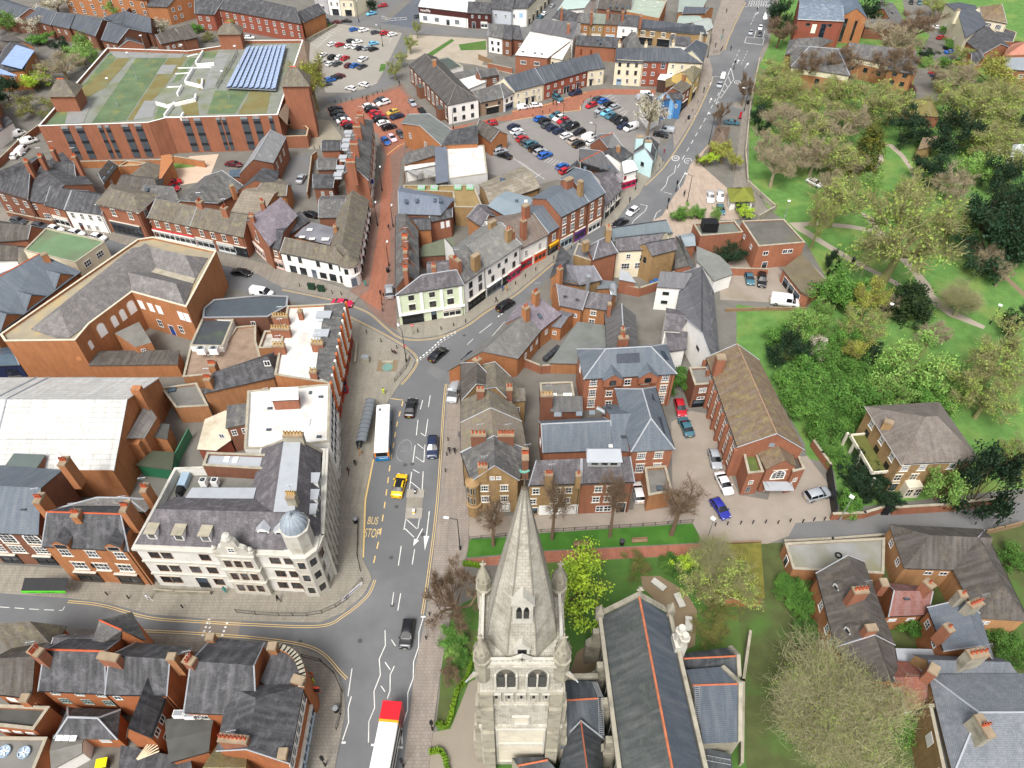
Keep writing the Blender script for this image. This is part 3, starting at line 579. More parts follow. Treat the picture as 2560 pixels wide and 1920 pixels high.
def ladder(p0,p1,wd=.5,n=16,m=STEEL,parent=None):
 mb=MB();a,b=Vector(p0),Vector(p1);d=(b-a).normalized();s=d.cross(Vector((0,0,1))).normalized()*wd/2
 mb.tube([a-s,b-s],.04,4);mb.tube([a+s,b+s],.04,4)
 for i in range(n):q=a+(b-a)*((i+.5)/n);mb.tube([q-s,q+s],.028,4)
 return mb.build('roof_ladder',m,parent,CO)
for s,zs in(('O:775,1380 765,1050',(6.3,9.75)),('O:765,1045 715,915',(9.75,8.3)),('O:1605,1270 1600,945',(6.8,9.25)),('O:1680,1570 1890,1610',(3.75,3.4))):
 a,b=P3(s,zs);tag(ladder(a,b,.6,18,STEEL,ch))
del r,f,n
# houses
WC={}
def win_mesh(w,h,st,fc='#f2f1ee',sc=None):
 "window in local axes: x along the wall, y out of it, z up from the sill; slots frame, glass, stone"
 k=(round(w,2),round(h,2),st,fc,sc)
 if k in WC:return WC[k]
 mb=MB();fm=mat(fc,.5,.04,1);gm=GL;f=min(.09,w*.1)
 sm=mat(sc,.85,.08,.8)if sc else COPE
 arch=st[0]=='a'
 if st[0]=='x':
  if 'a' in st:
   p=[(-w/2,0),(w/2,0),(w/2,h-w/2)]+[(w/2*math.cos(R(t)),h-w/2+w/2*math.sin(R(t)))for t in range(20,180,20)]+[(-w/2,h-w/2)]
   q=[(a*1.18,b*1.06-.05)for a,b in p]
   mb.face([(a,.03,b)for a,b in q][::-1],2);mb.face([(a,.06,b)for a,b in p][::-1],0)
  else:mb.box(-w/2,0,0,w/2,.06,h)
 elif st[0]=='d':
  mb.box(-w/2-.08,0,0,-w/2,.08,h+.08);mb.box(w/2,0,0,w/2+.08,.08,h+.08);mb.box(-w/2,0,h,w/2,.08,h+.08);mb.box(-w/2,0,0,w/2,.05,h,1)
  gm=mat(sc or '#2a2c30',.5,.1,1)
  mb.box(-w/2+.15,.05,h*.55,w/2-.15,.07,h*.9,2);sm=GLB
  if st=='dc':mb.box(-w/2-.3,0,h+.12,w/2+.3,.7,h+.22,2);sm=SLN
 elif st[0]=='g':
  fh=min(.75,h*.25);mb.box(-w/2,0,0,w/2,.16,.45,0);mb.box(-w/2,0,h-fh,w/2,.28,h,0);mb.box(-w/2-.0,0,h,w/2,.38,h+.1,2)
  mb.box(-w/2,.02,.45,w/2,.05,h-fh,1)
  n=max(2,round(w/1.5))
  for i in range(n+1):x=-w/2+(w-.1)*i/n;mb.box(x,.02,.45,x+.1,.14,h-fh,0)
  mb.box(-w/2,.02,h-fh-.45,w/2,.11,h-fh-.38,0);sm=mat(sc or '#c9c4b8',.8,.08,1)
 else:
  if sc:mb.box(-w/2-.16,0,-.16,w/2+.16,.10,0,2);mb.box(-w/2-.14,0,h,w/2+.14,.06,h+.2,2)
  else:mb.box(-w/2-.06,0,-.1,w/2+.06,.09,0,2)
  if sc and 'f' in st:mb.box(-w/2-.16,0,0,-w/2,.05,h,2);mb.box(w/2,0,0,w/2+.16,.05,h,2)
  if arch:
   p=[(-w/2,0),(w/2,0)]+[(w/2*math.cos(R(t)),h-w/2+w/2*math.sin(R(t)))for t in range(0,181,20)]
   q=[((a*(1+.3/w)),b*(1+.1/h))for a,b in p]
   mb.face([(a,.03,b)for a,b in q][::-1],2 if 'f' in st else 0);mb.face([(a*(1-2*f/w),.05,f+b*(1-2*f/h))for a,b in p][::-1],1)
  else:
   mb.box(-w/2,0,0,w/2,.02,h,1)
   for x0,z0,x1,z1 in((-w/2,0,w/2,f),(-w/2,h-f,w/2,h),(-w/2,f,-w/2+f,h-f),(w/2-f,f,w/2,h-f)):mb.box(x0,0,z0,x1,.07,z1)
  nx,nz={'s':(2,2),'c':(2,1),'t':(3,2),'g':(4,3),'m':(4,3),'p':(1,2),'o':(1,1),'w':(4,1),'a':(3,4)}[st[0]]
  for i in range(1,nx):x=-w/2+w*i/nx;mb.box(x-.03,.02,f,x+.03,.06,h-f)
  for i in range(1,nz):z=h*i/nz;mb.box(-w/2+f,.02,z-.03,w/2-f,.06,z+.03)
  if 'B' in st:mb.box(-w/2-.1,.05,0,w/2+.1,.3,.08,2)
 WC[k]=mb.mesh('window',[fm,gm,sm]);return WC[k]
def put_window(par,O,a,b,t,z,w,h,st,fc='#f2f1ee',sc=None,n=None,name=None,push=0.0):
 "part on the wall a-b (metres) at fraction t; n = outward normal"
 d=unit(a,b)
 if n is None:n=(d[1],-d[0])
 p=lerp(a,b,t);ang=math.atan2(-n[0],n[1])
 nm=name or{'d':'door','g':'shopfront','x':'boarded_window'}.get(st[0],'window')
 o=link(nm,win_mesh(w,h,st,fc,sc),par)
 o.location=(p[0]-O[0]+n[0]*(.004+push),p[1]-O[1]+n[1]*(.004+push),z-O[2]);o.rotation_euler=(0,0,ang);return o
def chimney(par,c,z0,z1,lx,ly,ang,pots,m,O,pm=None,cap=None):
 mb=MB();mb.obox(c,ang,lx,ly,z0,z1-.3,0);mb.obox(c,ang,lx+.14,ly+.14,z1-.3,z1-.12,1);mb.obox(c,ang,lx+.04,ly+.04,z1-.12,z1,1)
 ca,sa=math.cos(ang),math.sin(ang)
 for i in range(pots):
  x=(i+.5)/pots*lx-lx/2
  q=(c[0]+ca*x,c[1]+sa*x);mb.lathe(q,[(.16,z1),(.13,z1+.5),(.17,z1+.55),(.17,z1+.68)],8,2);mb.lathe(q,[(.12,z1+.685),(.0,z1+.684)],8,3)
 if pots>2:
  q=(c[0]+.3,c[1]);a_=MB();a_.tube([(*q,z1-.5),(*q,z1+2.2)],.03,4);a_.tube([(q[0]-.5,q[1],z1+2.1),(q[0]+.6,q[1]+.2,z1+2.1)],.025,4)
  for i in range(5):x=q[0]-.4+i*.22;a_.tube([(x,q[1]-.3,z1+2.1),(x,q[1]+.3,z1+2.1)],.015,3)
  a_.build('aerial',STEEL,par,O)
 return mb.build('chimney',[m,cap or mat('#94836c',.9,.15,1),pm or TERRA,BLK],par,O)
HOUSES={}
def house(name,label,cat,pts,h,roof,wm,rm,wins=(),chims=(),z0=0.0,group=None,verge=None,ridge=None,rise=None,cope=None,smat=None,sky=(),over=.28):
 """pts: eave corners in metres (3 = parallelogram). roof: ('g'|'h', rise, inset0, inset1, ridge fraction), ridge parallel to edge 0;
    ('f', parapet) flat behind a parapet; ('s', drop) single slope down from edge 0 side. wins: (edge, sill, w, h, [t]|n, style, frame, stone)
    chims: ((x, y) metres, z top, lx, ly, angle, pots, material)"""
 if len(pts)==3:pts=pts+[(pts[0][0]+pts[2][0]-pts[1][0],pts[0][1]+pts[2][1]-pts[1][1])]
 P=pts;n=len(P);ccw=area(P)>0
 c=cent(P);O=(c[0],c[1],0);th=thing(name,label,cat,(c[0],c[1],0),group=group)
 wl=MB();u=0
 outw=lambda i:(lambda d:(d[1],-d[0])if ccw else(-d[1],d[0]))(unit(P[i],P[(i+1)%n]))
 hs=[h]*n
 if roof[0]=='s':
  hs=[h,h,h-roof[1],h-roof[1]]
 for i in range(n):
  a,b=P[i],P[(i+1)%n];l=dist(a,b)
  q=[(*a,z0),(*b,z0),(*b,hs[(i+1)%n]),(*a,hs[i])];uv=[(u,z0),(u+l,z0),(u+l,hs[(i+1)%n]),(u,hs[i])];u+=l
  if not ccw:q.reverse();uv.reverse()
  wl.face(q,0,uv)
 rf=MB();rdg=[]
 if roof[0]in 'gh':
  ri=roof[1];i0,i1=(roof[2],roof[3])if len(roof)>3 else(0,0);fr=roof[4]if len(roof)>4 else .5
  a,b,cc,d=P
  M0,M1=lerp(a,d,fr),lerp(b,cc,fr);dr=unit(M0,M1)
  R0=(M0[0]+dr[0]*i0,M0[1]+dr[1]*i0);R1=(M1[0]-dr[0]*i1,M1[1]-dr[1]*i1)
  for k,(ii,M,p,q_)in enumerate(((i0,M0,a,d),(i1,M1,b,cc))):
   if ii==0:
    t=[(*p,h),(*q_,h),(*M,h+ri-.05)]
    if(k==0)==ccw:t.reverse()
    wl.face(t,0)
  hw=dist(a,d)*fr;ov=over
  dz=ri/max(hw,.5)*ov;hw2=dist(a,d)*(1-fr);dz2=ri/max(hw2,.5)*ov
  n0,n2=outw(0),outw(2);e0=.12 if i0==0 else ov;e1=.12 if i1==0 else ov
  mv=lambda p,nn,k,s,e:(p[0]+nn[0]*k+dr[0]*s*e,p[1]+nn[1]*k+dr[1]*s*e)
  A,B=mv(a,n0,ov,-1,e0),mv(b,n0,ov,1,e1);D,C=mv(d,n2,ov,-1,e0),mv(cc,n2,ov,1,e1)
  R0o=(R0[0]-dr[0]*e0,R0[1]-dr[1]*e0)if i0==0 else R0;R1o=(R1[0]+dr[0]*e1,R1[1]+dr[1]*e1)if i1==0 else R1
  t=.16;zr=h+ri
  A,B,C,D=(*A,h-dz),(*B,h-dz),(*C,h-dz2),(*D,h-dz2)
  X,Y=(*R0o,zr),(*R1o,zr)
  sh=lambda p:(p[0],p[1],p[2]+t)
  F=lambda pts_:rf.face(pts_ if ccw else pts_[::-1],0)
  F([sh(A),sh(B),sh(Y),sh(X)]);F([sh(C),sh(D),sh(X),sh(Y)])
  if i0:F([sh(D),sh(A),sh(X)])
  if i1:F([sh(B),sh(C),sh(Y)])
  E=lambda p,q:rf.face([p,q,sh(q),sh(p)]if ccw else[q,p,sh(p),sh(q)],1)
  E(A,B);E(C,D)
  if i0:E(D,A)
  else:E(D,X);E(X,A)
  if i1:E(B,C)
  else:E(B,Y);E(Y,C)
  F([A,X,Y,B]);F([C,Y,X,D])
  rdg.append((sh(X),sh(Y)))
  if i0:rdg+=[(sh(A),sh(X)),(sh(D),sh(X))]
  if i1:rdg+=[(sh(B),sh(Y)),(sh(C),sh(Y))]
 elif roof[0]=='s':
  Z=[hh+.02 for hh in hs];q=[(*p,z)for p,z in zip(offset(P,.15),Z)];q2=[(x,y,z+.15)for x,y,z in q]
  rf.face(q2 if ccw else q2[::-1],0)
  for i in range(n):j=(i+1)%n;f_=[q[i],q[j],q2[j],q2[i]];rf.face(f_ if ccw else f_[::-1],1)
 else:
  pp=roof[1]
  if pp<=0:
   q=offset(P,.18);rf.prism(q,h+.005,h+.2,1,0,True)
  else:
   inn=offset(P,-.32)
   rf.poly(inn,h-pp,0)
   for i in range(n):
    j=(i+1)%n
    f_=[(*inn[j],h-pp),(*inn[i],h-pp),(*inn[i],h),(*inn[j],h)];wl.face(f_ if ccw else f_[::-1],0)
   oo=offset(P,.05)
   ii=offset(P,-.37)
   cp=MB()
   for i in range(n):
    j=(i+1)%n
    for f_ in([(*oo[i],h+.09),(*oo[j],h+.09),(*ii[j],h+.09),(*ii[i],h+.09)],[(*oo[i],h),(*oo[j],h),(*oo[j],h+.09),(*oo[i],h+.09)],[(*ii[j],h),(*ii[i],h),(*ii[i],h+.09),(*ii[j],h+.09)]):cp.face(f_ if ccw else f_[::-1],0)
   cp.build('coping',cope or COPE,th,O)
 if rdg and len(label)%2:
  mb=MB();
  for i_,q in((i0,(D,X,A)),(i1,(B,Y,C))):
   if not i_:mb.tube([(p[0],p[1],p[2]+t)for p in q],.09,4)
  if mb.v:mb.build('verge_flashing',LEAD,th,O)
 wo=wl.build('wall',wm,th,O)
 ro=rf.build('roof',[rm,verge or mat('#5a5650',.8,.1,1)],th,O)
 if rdg and ridge:
  mb=MB()
  for p,q in rdg:mb.tube([(p[0],p[1],p[2]+.02),(q[0],q[1],q[2]+.02)],.13,5)
  mb.build('ridge_tiles',ridge,ro,O)
 for wn in wins:
  e,z,w_,hh,ts,st=wn[:6];fc=wn[6]if len(wn)>6 and wn[6]else '#f2f1ee';sc=wn[7]if len(wn)>7 else None
  a,b=P[e],P[(e+1)%n]
  if isinstance(ts,int):ts=[(i+.5)/ts for i in range(ts)]
  for t in ts:put_window(th,O,a,b,t,z0+z,w_,hh,st,fc,sc,outw(e))
 for q,zt,lx,ly,ang,pots,m in chims:
  chimney(ro,q,min(h-.3,zt-1.5),zt,lx,ly,ang,pots,m,O)
 for q,z_,nx,sz in sky:
  mb=MB();mb.obox((0,0),0,sz[0],sz[1],0,.1,0);mb.obox((0,0),0,sz[0]-.16,sz[1]-.16,.1,.12,1)
  o=mb.build('rooflight',[DKG if nx is not None else MWH,GLB if nx is not None else WROOF],ro);o.location=(q[0]-O[0],q[1]-O[1],z_);
  if nx is not None:o.rotation_euler=(nx[0],0,nx[1])
 if roof[0]in 'gh' and h>4 and dist(P[0],P[1])>3.5:
  a,b=P[0],P[1];n0=outw(0);q=[(p[0]+n0[0]*over,p[1]+n0[1]*over)for p in(a,b)];mb=MB();mb.tube([(*p,h-.12)for p in q],.08,5);mb.build('gutter',BLK if wm is not WH else DKG,th,O)
  p=lerp(a,b,.97);mb=MB();mb.tube([(p[0]+n0[0]*over,p[1]+n0[1]*over,h-.1),(p[0]+n0[0]*.08,p[1]+n0[1]*.08,h-.5),(p[0]+n0[0]*.08,p[1]+n0[1]*.08,0)],.055,5);mb.build('downpipe',BLK,th,O)
 HOUSES[label]=(th,P,h,O,ro,outw);return th
def gpts(s,ze,zr):
 L=fullpts(s);a,b=MQ(L[0],ze)[0],MQ(L[1],ze)[0];r0,r1=MQ(L[2],zr)[0],MQ(L[3],zr)[0]
 if(b[0]-a[0])*(r1[0]-r0[0])+(b[1]-a[1])*(r1[1]-r0[1])<0:r0,r1=r1,r0
 return[a,b,(2*r1[0]-b[0],2*r1[1]-b[1]),(2*r0[0]-a[0],2*r0[1]-a[1])]
def GH(label,s,ze,zr,wm,rm,wins=(),chims=(),name='house',cat='house',ins=(0,0),**kw):
 return house(name,label,cat,gpts(s,ze,zr),ze,('g',zr-ze,*ins),wm,rm,wins,chims,**kw)
def FL(label,s,h,wm,rm,wins=(),par=.6,name='building',cat='building',**kw):
 return house(name,label,cat,MQ(s,h),h,('f',par),wm,rm,wins,**kw)
def HH(label,s,h,rise,ins,wm,rm,wins=(),chims=(),name='house',cat='house',fr=.5,**kw):
 return house(name,label,cat,MQ(s,h),h,('g',rise,*ins,fr),wm,rm,wins,chims,**kw)
def CH_(s,z,lx,ly,ang,pots,m=BR):return(MQ(s,z)[0],z,lx,ly,ang,pots,m)
def SKY(s,z,tilt=None,az=0.0,sz=(.8,1.1)):return(MQ(s,z)[0],z,None if tilt is None else(tilt,az),sz)
def facets(par,O,name,m,faces):
 mb=MB()
 for s,zs in faces:
  p=P3(s,zs)
  if area([q[:2]for q in p])<0:p.reverse()
  mb.face(p)
 return mb.build(name,m,par,O)
 # buildings, nearest first
def AN(s,z=8):a,b=MQ(s,z);return math.atan2(b[1]-a[1],b[0]-a[0])
STW='#d8d0be';DK='#2d3034'
# ornate corner bank
bank=FL('ornate pale stone corner bank with slate mansard, white dormers and grey ribbed dome','I:1150,1400 J:330,1465 510,1420 560,1300 600,560 40,560 I:2230,700 1510,725',11.3,mat('#dcdad3',.85,.07,.5,'stone',c2='#aaa69a',amt=.4,sc2=.3),FELT,[(0,8.3,1.5,1.7,[.1,.18,.42,.86,.95],'c','#6b4a38',STW),(0,4.6,1.5,1.8,[.1,.18,.31,.42,.86,.95],'c','#6b4a38',STW),(0,1.2,1.5,1.8,[.07,.14,.42,.84,.93],'c','#6b4a38',STW),(0,.1,1.8,3.0,[.31],'d','#e8e4da'),(2,7.6,1.0,1.8,[.5],'s','#6b4a38',STW),(1,7.6,1.0,1.9,[.5],'s','#6b4a38',STW),(1,.2,1.6,2.9,[.5],'d',STW),(3,8.2,1.1,1.7,9,'p','#6b4a38',STW),(3,4.6,1.1,1.9,9,'p','#6b4a38',STW),(3,1.0,1.3,2.0,9,'p','#6b4a38',STW)],par=1.7,name='bank_building',cat='bank',cope=ST)
th,P,h,O,ro,ow=HOUSES['ornate pale stone corner bank with slate mansard, white dormers and grey ribbed dome']
facets(th,O,'mansard_roof',SLP,[('I:1165,1385 2540,1440 2540,1110 1345,1080',(11.5,11.5,15.2,15.2)),('I:1345,1080 2540,1110 2300,985 1500,975',(15.2,15.2,12.4,12.4)),('I:1165,1385 1345,1080 1500,975 1330,1100',(11.5,15.2,12.4,11.5)),('J:150,1105 240,485 50,560 -60,985',(15.8,15.8,11.5,11.5)),('J:335,1105 385,490 560,600 560,1290',(15.8,15.8,11.5,11.5)),('J:330,1105 560,1290 430,1420 330,1440',(15.2,11.5,11.5,11.5))])
facets(th,O,'lead_flat_roof',LEAD,[('J:150,1105 335,1105 385,490 240,485',(15.82,15.82,15.82,15.82))])
facets(th,O,'flat_roof_platform',LEAD,[('I:1600,985 1660,895 2215,895 2190,990',(12.6,12.4,12.4,12.6))])
wl=MB();q=P3('J:50,560 240,485 385,490 570,590',(11.3,16.1,16.1,11.3));wl.face([(a,b-.1,c)for a,b,c in q]);wl.face([(a,b+.4,c)for a,b,c in q][::-1])
for a,b in zip(q,q[1:]):wl.face([(a[0],a[1]-.1,a[2]),(a[0],a[1]+.4,a[2]),(b[0],b[1]+.4,b[2]),(b[0],b[1]-.1,b[2])])
wl.build('gable_wall',STD,th,O)
chimney(ro,MQ('J:320,440',17)[0],14,17.2,3.0,.9,0,6,STD,O,POTB);chimney(ro,MQ('J:295,945',18)[0],14,17.8,1.3,1.2,0,4,STD,O,POTB)
a,b=P[0],P[1];c=lerp(a,b,.64);n=ow(0);d=unit(a,b);ang=math.atan2(d[1],d[0]);W=lambda u,v,z:(c[0]+d[0]*u+n[0]*v,c[1]+d[1]*u+n[1]*v,z)
mb=MB();mb.obox((c[0]+n[0]*.25,c[1]+n[1]*.25),ang,5.4,1.1,0,11.6)
pr=[(-2.9,11.3),(2.9,11.3),(2.9,12.2),(2.3,12.4),(1.9,13.2),(1.2,13.6),(1.0,14.8),(.7,15.4),(-.7,15.4),(-1.0,14.8),(-1.2,13.6),(-1.9,13.2),(-2.3,12.4),(-2.9,12.2)]
for v in(.8,.1):mb.face([W(u,v,z)for u,z in(pr if v>.5 else pr[::-1])])
for i in range(len(pr)):p,q=pr[i],pr[(i+1)%len(pr)];mb.face([W(p[0],.8,p[1]),W(p[0],.1,p[1]),W(q[0],.1,q[1]),W(q[0],.8,q[1])])
for u in(-2.6,2.6):mb.lathe(W(u,.5,0)[:2],[(.4,10.8),(.4,12.3),(.3,12.4),(.35,12.9),(0,13.5)],8)
for z in(3.9,7.4,11.2):mb.obox(W(0,.6,0)[:2],ang,5.8,1.0,z,z+.25)
mb.lathe(W(0,.45,0)[:2],[(.75,15.3),(.75,15.5),(.5,16.1),(0,16.3)],10)
mb.build('dutch_gable',ST,th,O)
for z,hh in((1.2,1.9),(4.6,1.9),(8.2,1.8)):
 for u in(-1.5,0,1.5):put_window(th,O,W(-2.7,.8,0)[:2],W(2.7,.8,0)[:2],.5+u/5.4,z,1.0,hh,'p','#6b4a38',STW,n)
put_window(th,O,W(-2.7,.8,0)[:2],W(2.7,.8,0)[:2],.5,12.2,1.0,1.1,'s','#f2f1ee',STW,n)
mb=MB()
for z,o,t_ in((3.7,.18,.3),(7.3,.2,.3),(10.75,.45,.5)):
 q=offset(P,o);mb.prism(q[:5]+[P[4],P[3],P[2],P[1],P[0]][0:5],z,z+t_)if False else None
 for i in range(4):
  a_,b_=P[i],P[i+1];n_=ow(i);dd=unit(a_,b_);mb.obox(((a_[0]+b_[0])/2+n_[0]*o/2,(a_[1]+b_[1])/2+n_[1]*o/2),math.atan2(dd[1],dd[0]),dist(a_,b_)+o*.6,o+.05,z,z+t_)
for i in range(10):
 p=lerp(P[3],P[4],i/9);n_=ow(3);mb.lathe((p[0]+n_[0]*.2,p[1]+n_[1]*.2),[(.3,0),(.28,10.7)],8)
mb.build('cornice',ST,th,O)
def dormer(par,O,c,z,ang,w,hh,dep,rm,fm='#f4f3ef',nm='dormer',st='s',gable=True,ww=None):
 mb=MB();dx,dy=math.cos(ang),math.sin(ang);nx,ny=dy,-dx
 L=lambda u,v,zz:(c[0]+dx*u+nx*v,c[1]+dy*u+ny*v,zz)
 mb.obox(L(0,-dep/2,0)[:2],ang,w,dep,z,z+hh,0)
 o=.15
 if gable:
  for s in(1,-1):
   q=[L(s*(w/2+o),o,z+hh-.05),L(s*(w/2+o),-dep,z+hh-.05),L(0,-dep,z+hh+w*.42),L(0,o,z+hh+w*.42)];mb.face(q if s<0 else q[::-1],1)
  mb.face([L(-w/2,.02,z+hh-.03),L(w/2,.02,z+hh-.03),L(0,.02,z+hh+w*.38)],0)
 else:mb.obox(L(0,-dep/2+.05,0)[:2],ang,w+.4,dep+.3,z+hh,z+hh+.15,1)
 ob=mb.build(nm,[mat(fm,.6,.05,1)if isinstance(fm,str)else fm,rm],par,O)
 w_=link('window',win_mesh(ww or w*.78,hh*.72,st),ob);p=L(0,.01,0);w_.location=(p[0]-O[0],p[1]-O[1],z+hh*.15-O[2]);w_.rotation_euler=(0,0,ang);return ob
fr=AN('I:1150,1400 J:330,1465',11.3)
for s in('I:1300,1300','I:1535,1310','I:1765,1320'):dormer(th,O,MQ(s,13.4)[0],12.2,fr,1.3,1.5,1.6,COPE,st='m',gable=False)
for s in('J:65,1290','J:215,1300'):dormer(th,O,MQ(s,13.0)[0],11.7,fr,1.7,2.0,2.0,LEAD,st='m')
for s in('J:545,840','J:540,985','J:525,1110'):dormer(th,O,MQ(s,12.6)[0],11.5,R(90),1.5,1.9,2.2,LEAD,st='s',gable=False)
dc=MQ('J:400,1420',11.3)[0];dc=(dc[0]-.2,dc[1]+.6)
mb=MB();mb.lathe(dc,[(2.35,0),(2.35,10.9),(2.6,11.2),(2.6,11.5),(2.0,11.6),(2.0,15.9),(2.2,16.1),(2.2,16.4)],8,0,R(22.5));mb.build('corner_turret',ST,th,O)
for j in range(5):
 t_=R(-90+(j-2)*45);mbw=link('window',win_mesh(.9,1.5,'a','#f2f1ee'),th);mbw.location=(dc[0]+1.86*math.cos(t_)-O[0],dc[1]+1.86*math.sin(t_)-O[1],13);mbw.rotation_euler=(0,0,t_+R(90))
 for z in(1.2,4.8,8.3):mbw=link('window',win_mesh(1.0,1.7,'p','#6b4a38',STW),th);mbw.location=(dc[0]+2.19*math.cos(t_)-O[0],dc[1]+2.19*math.sin(t_)-O[1],z);mbw.rotation_euler=(0,0,t_+R(90))
mb=MB();pf=[(1.85*math.cos(R(t_)),16.4+2.2*math.sin(R(t_)))for t_ in range(0,90,11)]+[(.25,18.6),(.2,19.3),(0,19.6)];mb.lathe(dc,pf,24,0)
for j in range(16):
 t_=2*math.pi*j/16;mb.tube([(dc[0]+r_*1.015*math.cos(t_),dc[1]+r_*1.015*math.sin(t_),z+.01)for r_,z in pf[:-3]],.05,4,1)
mb.build('dome',[mat('#8c97a1',.55,.15,.8,c2='#aab2b8',amt=.5,sc2=.8),LEAD],th,O)
def box_thing(name,label,cat,s,z,lx,ly,hh,ang,ms,top=None,grp=None):
 c=MQ(s,z)[0];mb=MB();mb.obox((0,0),0,lx,ly,0,hh,0);mb.obox((0,0),0,lx-.16,ly-.16,hh,hh+.03,1)
 if top=='fan':mb.lathe((0,0),[(min(lx,ly)*.36,hh+.03),(min(lx,ly)*.36,hh+.1)],12,2);mb.lathe((0,0),[(.1,hh+.1),(.1,hh+.14)],8,1)
 t_=thing(name,label,cat,(*c,z),ang,grp);mb.build('casing',ms,t_);return t_
for i,(s,lab)in enumerate((('I:1770,870','white air conditioner nearest the pale blue vent duct on the bank roof'),('I:1870,870','white air conditioner second from the pale blue vent duct on the bank roof'))):
 box_thing('air_conditioner',lab,'air conditioner',s,10,1.0,.9,1.3,fr,[MWH,GRY,BLK],'fan','fan units on the bank roof')
t_=thing('vent_duct','pale blue bent metal vent duct with black outlet on the bank flat roof','duct',(*MQ('I:1590,860',10)[0],9.7));mb=MB();mb.box(-.6,-.9,0,.6,1.6,1.1);mb.build('duct',mat('#9fb4c2',.5,.08,1,metal=.3),t_);mb=MB();mb.tube([(-.1,-.9,.55),(-.1,-1.9,.5),(-.1,-2.0,.1)],[.62,.6,.6],10);mb.build('outlet',BLK,t_)
FL('brick rooftop annexe with flat grey roof and two white rooflights beside the bank','I:1750,705 2330,740 2330,610 1790,590',12.3,BRD,LEAD,[(0,9.9,.8,1.0,[.5],'c')],.35,'rooftop_annexe','annexe',z0=9.5,sky=[SKY('I:1960,650',12),SKY('I:2035,655',12)])
# white roofed block north of the bank
FL('block with big white membrane roof and a long white colonnaded street front','I:2140,60 J:640,0 632,500 60,560 I:2110,560',10.2,WH,mat('#d8d6d0',.7,.06,.3,c2='#a89e94',amt=.7,sc2=.3),[(1,7.0,1.2,1.8,7,'p','#3a3d40','#f4f2ee'),(1,3.9,1.2,1.9,7,'p','#3a3d40','#f4f2ee'),(1,.1,2.2,3.0,4,'g','#d8d4cc')],.35,'shop_block','building',sky=[SKY('J:420,330',10,None,0,(1.8,1.6)),SKY('J:110,395',10,.0,0,(.8,.5)),SKY('J:120,210',10,.0,0,(.8,.5)),SKY('J:560,110',10,.0,0,(.8,.5)),SKY('J:545,455',10,.0,0,(.8,.5)),SKY('J:470,75',10,.0,0,(.5,.7))])
FL('small brick penthouse with white roof standing on the white membrane roof','J:140,145 360,135 355,40 135,45',12.2,BR,MWH,[(0,10.5,1.0,1.1,[.3],'c')],0,'rooftop_hut','hut',z0=9.9)
FL('two storey brick rear wing with flat slate roof under the white membrane roof','I:1960,380 2140,345 2125,180 1975,195',6.5,BRD,SL,[(0,4.3,.9,1.4,[.25,.75],'s')],0,'rear_wing','house')
FL('single storey annexe with stained cream roof in the yard behind the brick wing','I:1715,565 1870,575 1990,490 1950,240 1780,315',3.4,mat('#8a4a3a',.9,.1,1),mat('#cfc4ae',.85,.1,.4,c2='#8f846c',amt=.6,sc2=.3),[],0,'annexe','building')
FL('flat grey roofed extension with white skylight behind the white hall','E:1390,1690 1700,1650 I:1800,190 1520,205',4.2,BRS,FELT,[(1,1.2,.9,1,[.5],'c')],.3,'extension','building',sky=[SKY('I:1490,40',4,.0,.2,(1.4,1.8))])
# red brick block with orange pilasters
pil=FL('tall brick block with orange and white pilastered front and worn white flat roof','F:160,1580 640,1655 770,960 270,985',10,BRL,mat('#d5d2cb',.8,.06,.3,c2='#8f8478',amt=.55,sc2=.22),[(1,7.0,1.2,1.8,8,'p','#efece4','#efe6d8'),(1,4.2,1.2,1.8,8,'p','#efece4','#efe6d8'),(1,.1,2.4,3.2,6,'g','#b8432c')],.4,'shop_block','building')
th,P,h,O,ro,ow=HOUSES['tall brick block with orange and white pilastered front and worn white flat roof']
facets(th,O,'front_roof_slope',SL,[('F:600,980 770,955 650,1650 510,1585',(10.9,10.15,10.15,10.9)),('F:520,1585 600,980 590,978 508,1585',(10.9,10.9,9.7,9.7))])
mb=MB();a,b=P[1],P[2]
for i in range(13):
 p=lerp(a,b,i/12);n_=ow(1);mb.obox((p[0]+n_[0]*.15,p[1]+n_[1]*.15),math.atan2(b[1]-a[1],b[0]-a[0]),.55,.34,3.4,10.3,i%2)
mb.build('pilasters',[mat('#cf6b34',.85,.1,.6),mat('#ece5d8',.8,.06,1)],th,O)
for s in('F:640,1060','F:620,1220'):
 o=dormer(th,O,MQ(s,11.0)[0],10.0,R(90),1.7,1.0,2.6,LEAD,'#c9d3da','dormer','o',False)
for s,n_ in(('F:205,1060',6),('F:205,1165',7),('F:190,1310',4),('F:525,1290',4),('F:490,1535',2),('F:375,1015',1)):
 chimney(ro,MQ(s,12)[0],9.5,11.8,.45*n_+.4,.9,R(-2),n_,BR,O,POTB)
FL('flat roof terrace with stained white deck and brick parapet','F:20,1350 240,1340 280,1200 75,1200',7,BRS,mat('#bdb8ae',.85,.1,.4,c2='#6b6258',amt=.7,sc2=.3),[],.5,'roof_terrace','building')
HH('brick rear range with slate roof sloping down beside the worn white roof','E:1760,1730 F:170,1590 215,1370 E:2000,1540',6.5,2.2,(0,1.5),BRS,SLD,[(0,3.6,1.0,.6,[.8],'w')],[CH_('E:1790,1600',9.2,1.2,1.4,0,4,BRS),CH_('E:1830,1480',8.6,1.3,1.4,0,6,BRS)],'rear_range','house')
FL('long low building with dark panel roof edged in grey metal','E:1750,1090 1760,1005 1850,930 F:60,890 280,900 270,985 100,1080',5,mat('#6b4a3c',.8,.1,1),mat('#4b5258',.5,.08,.6),[(6,2.6,.9,1.3,[.25,.6],'c')],.15,'long_shed','building',cope=GRY)
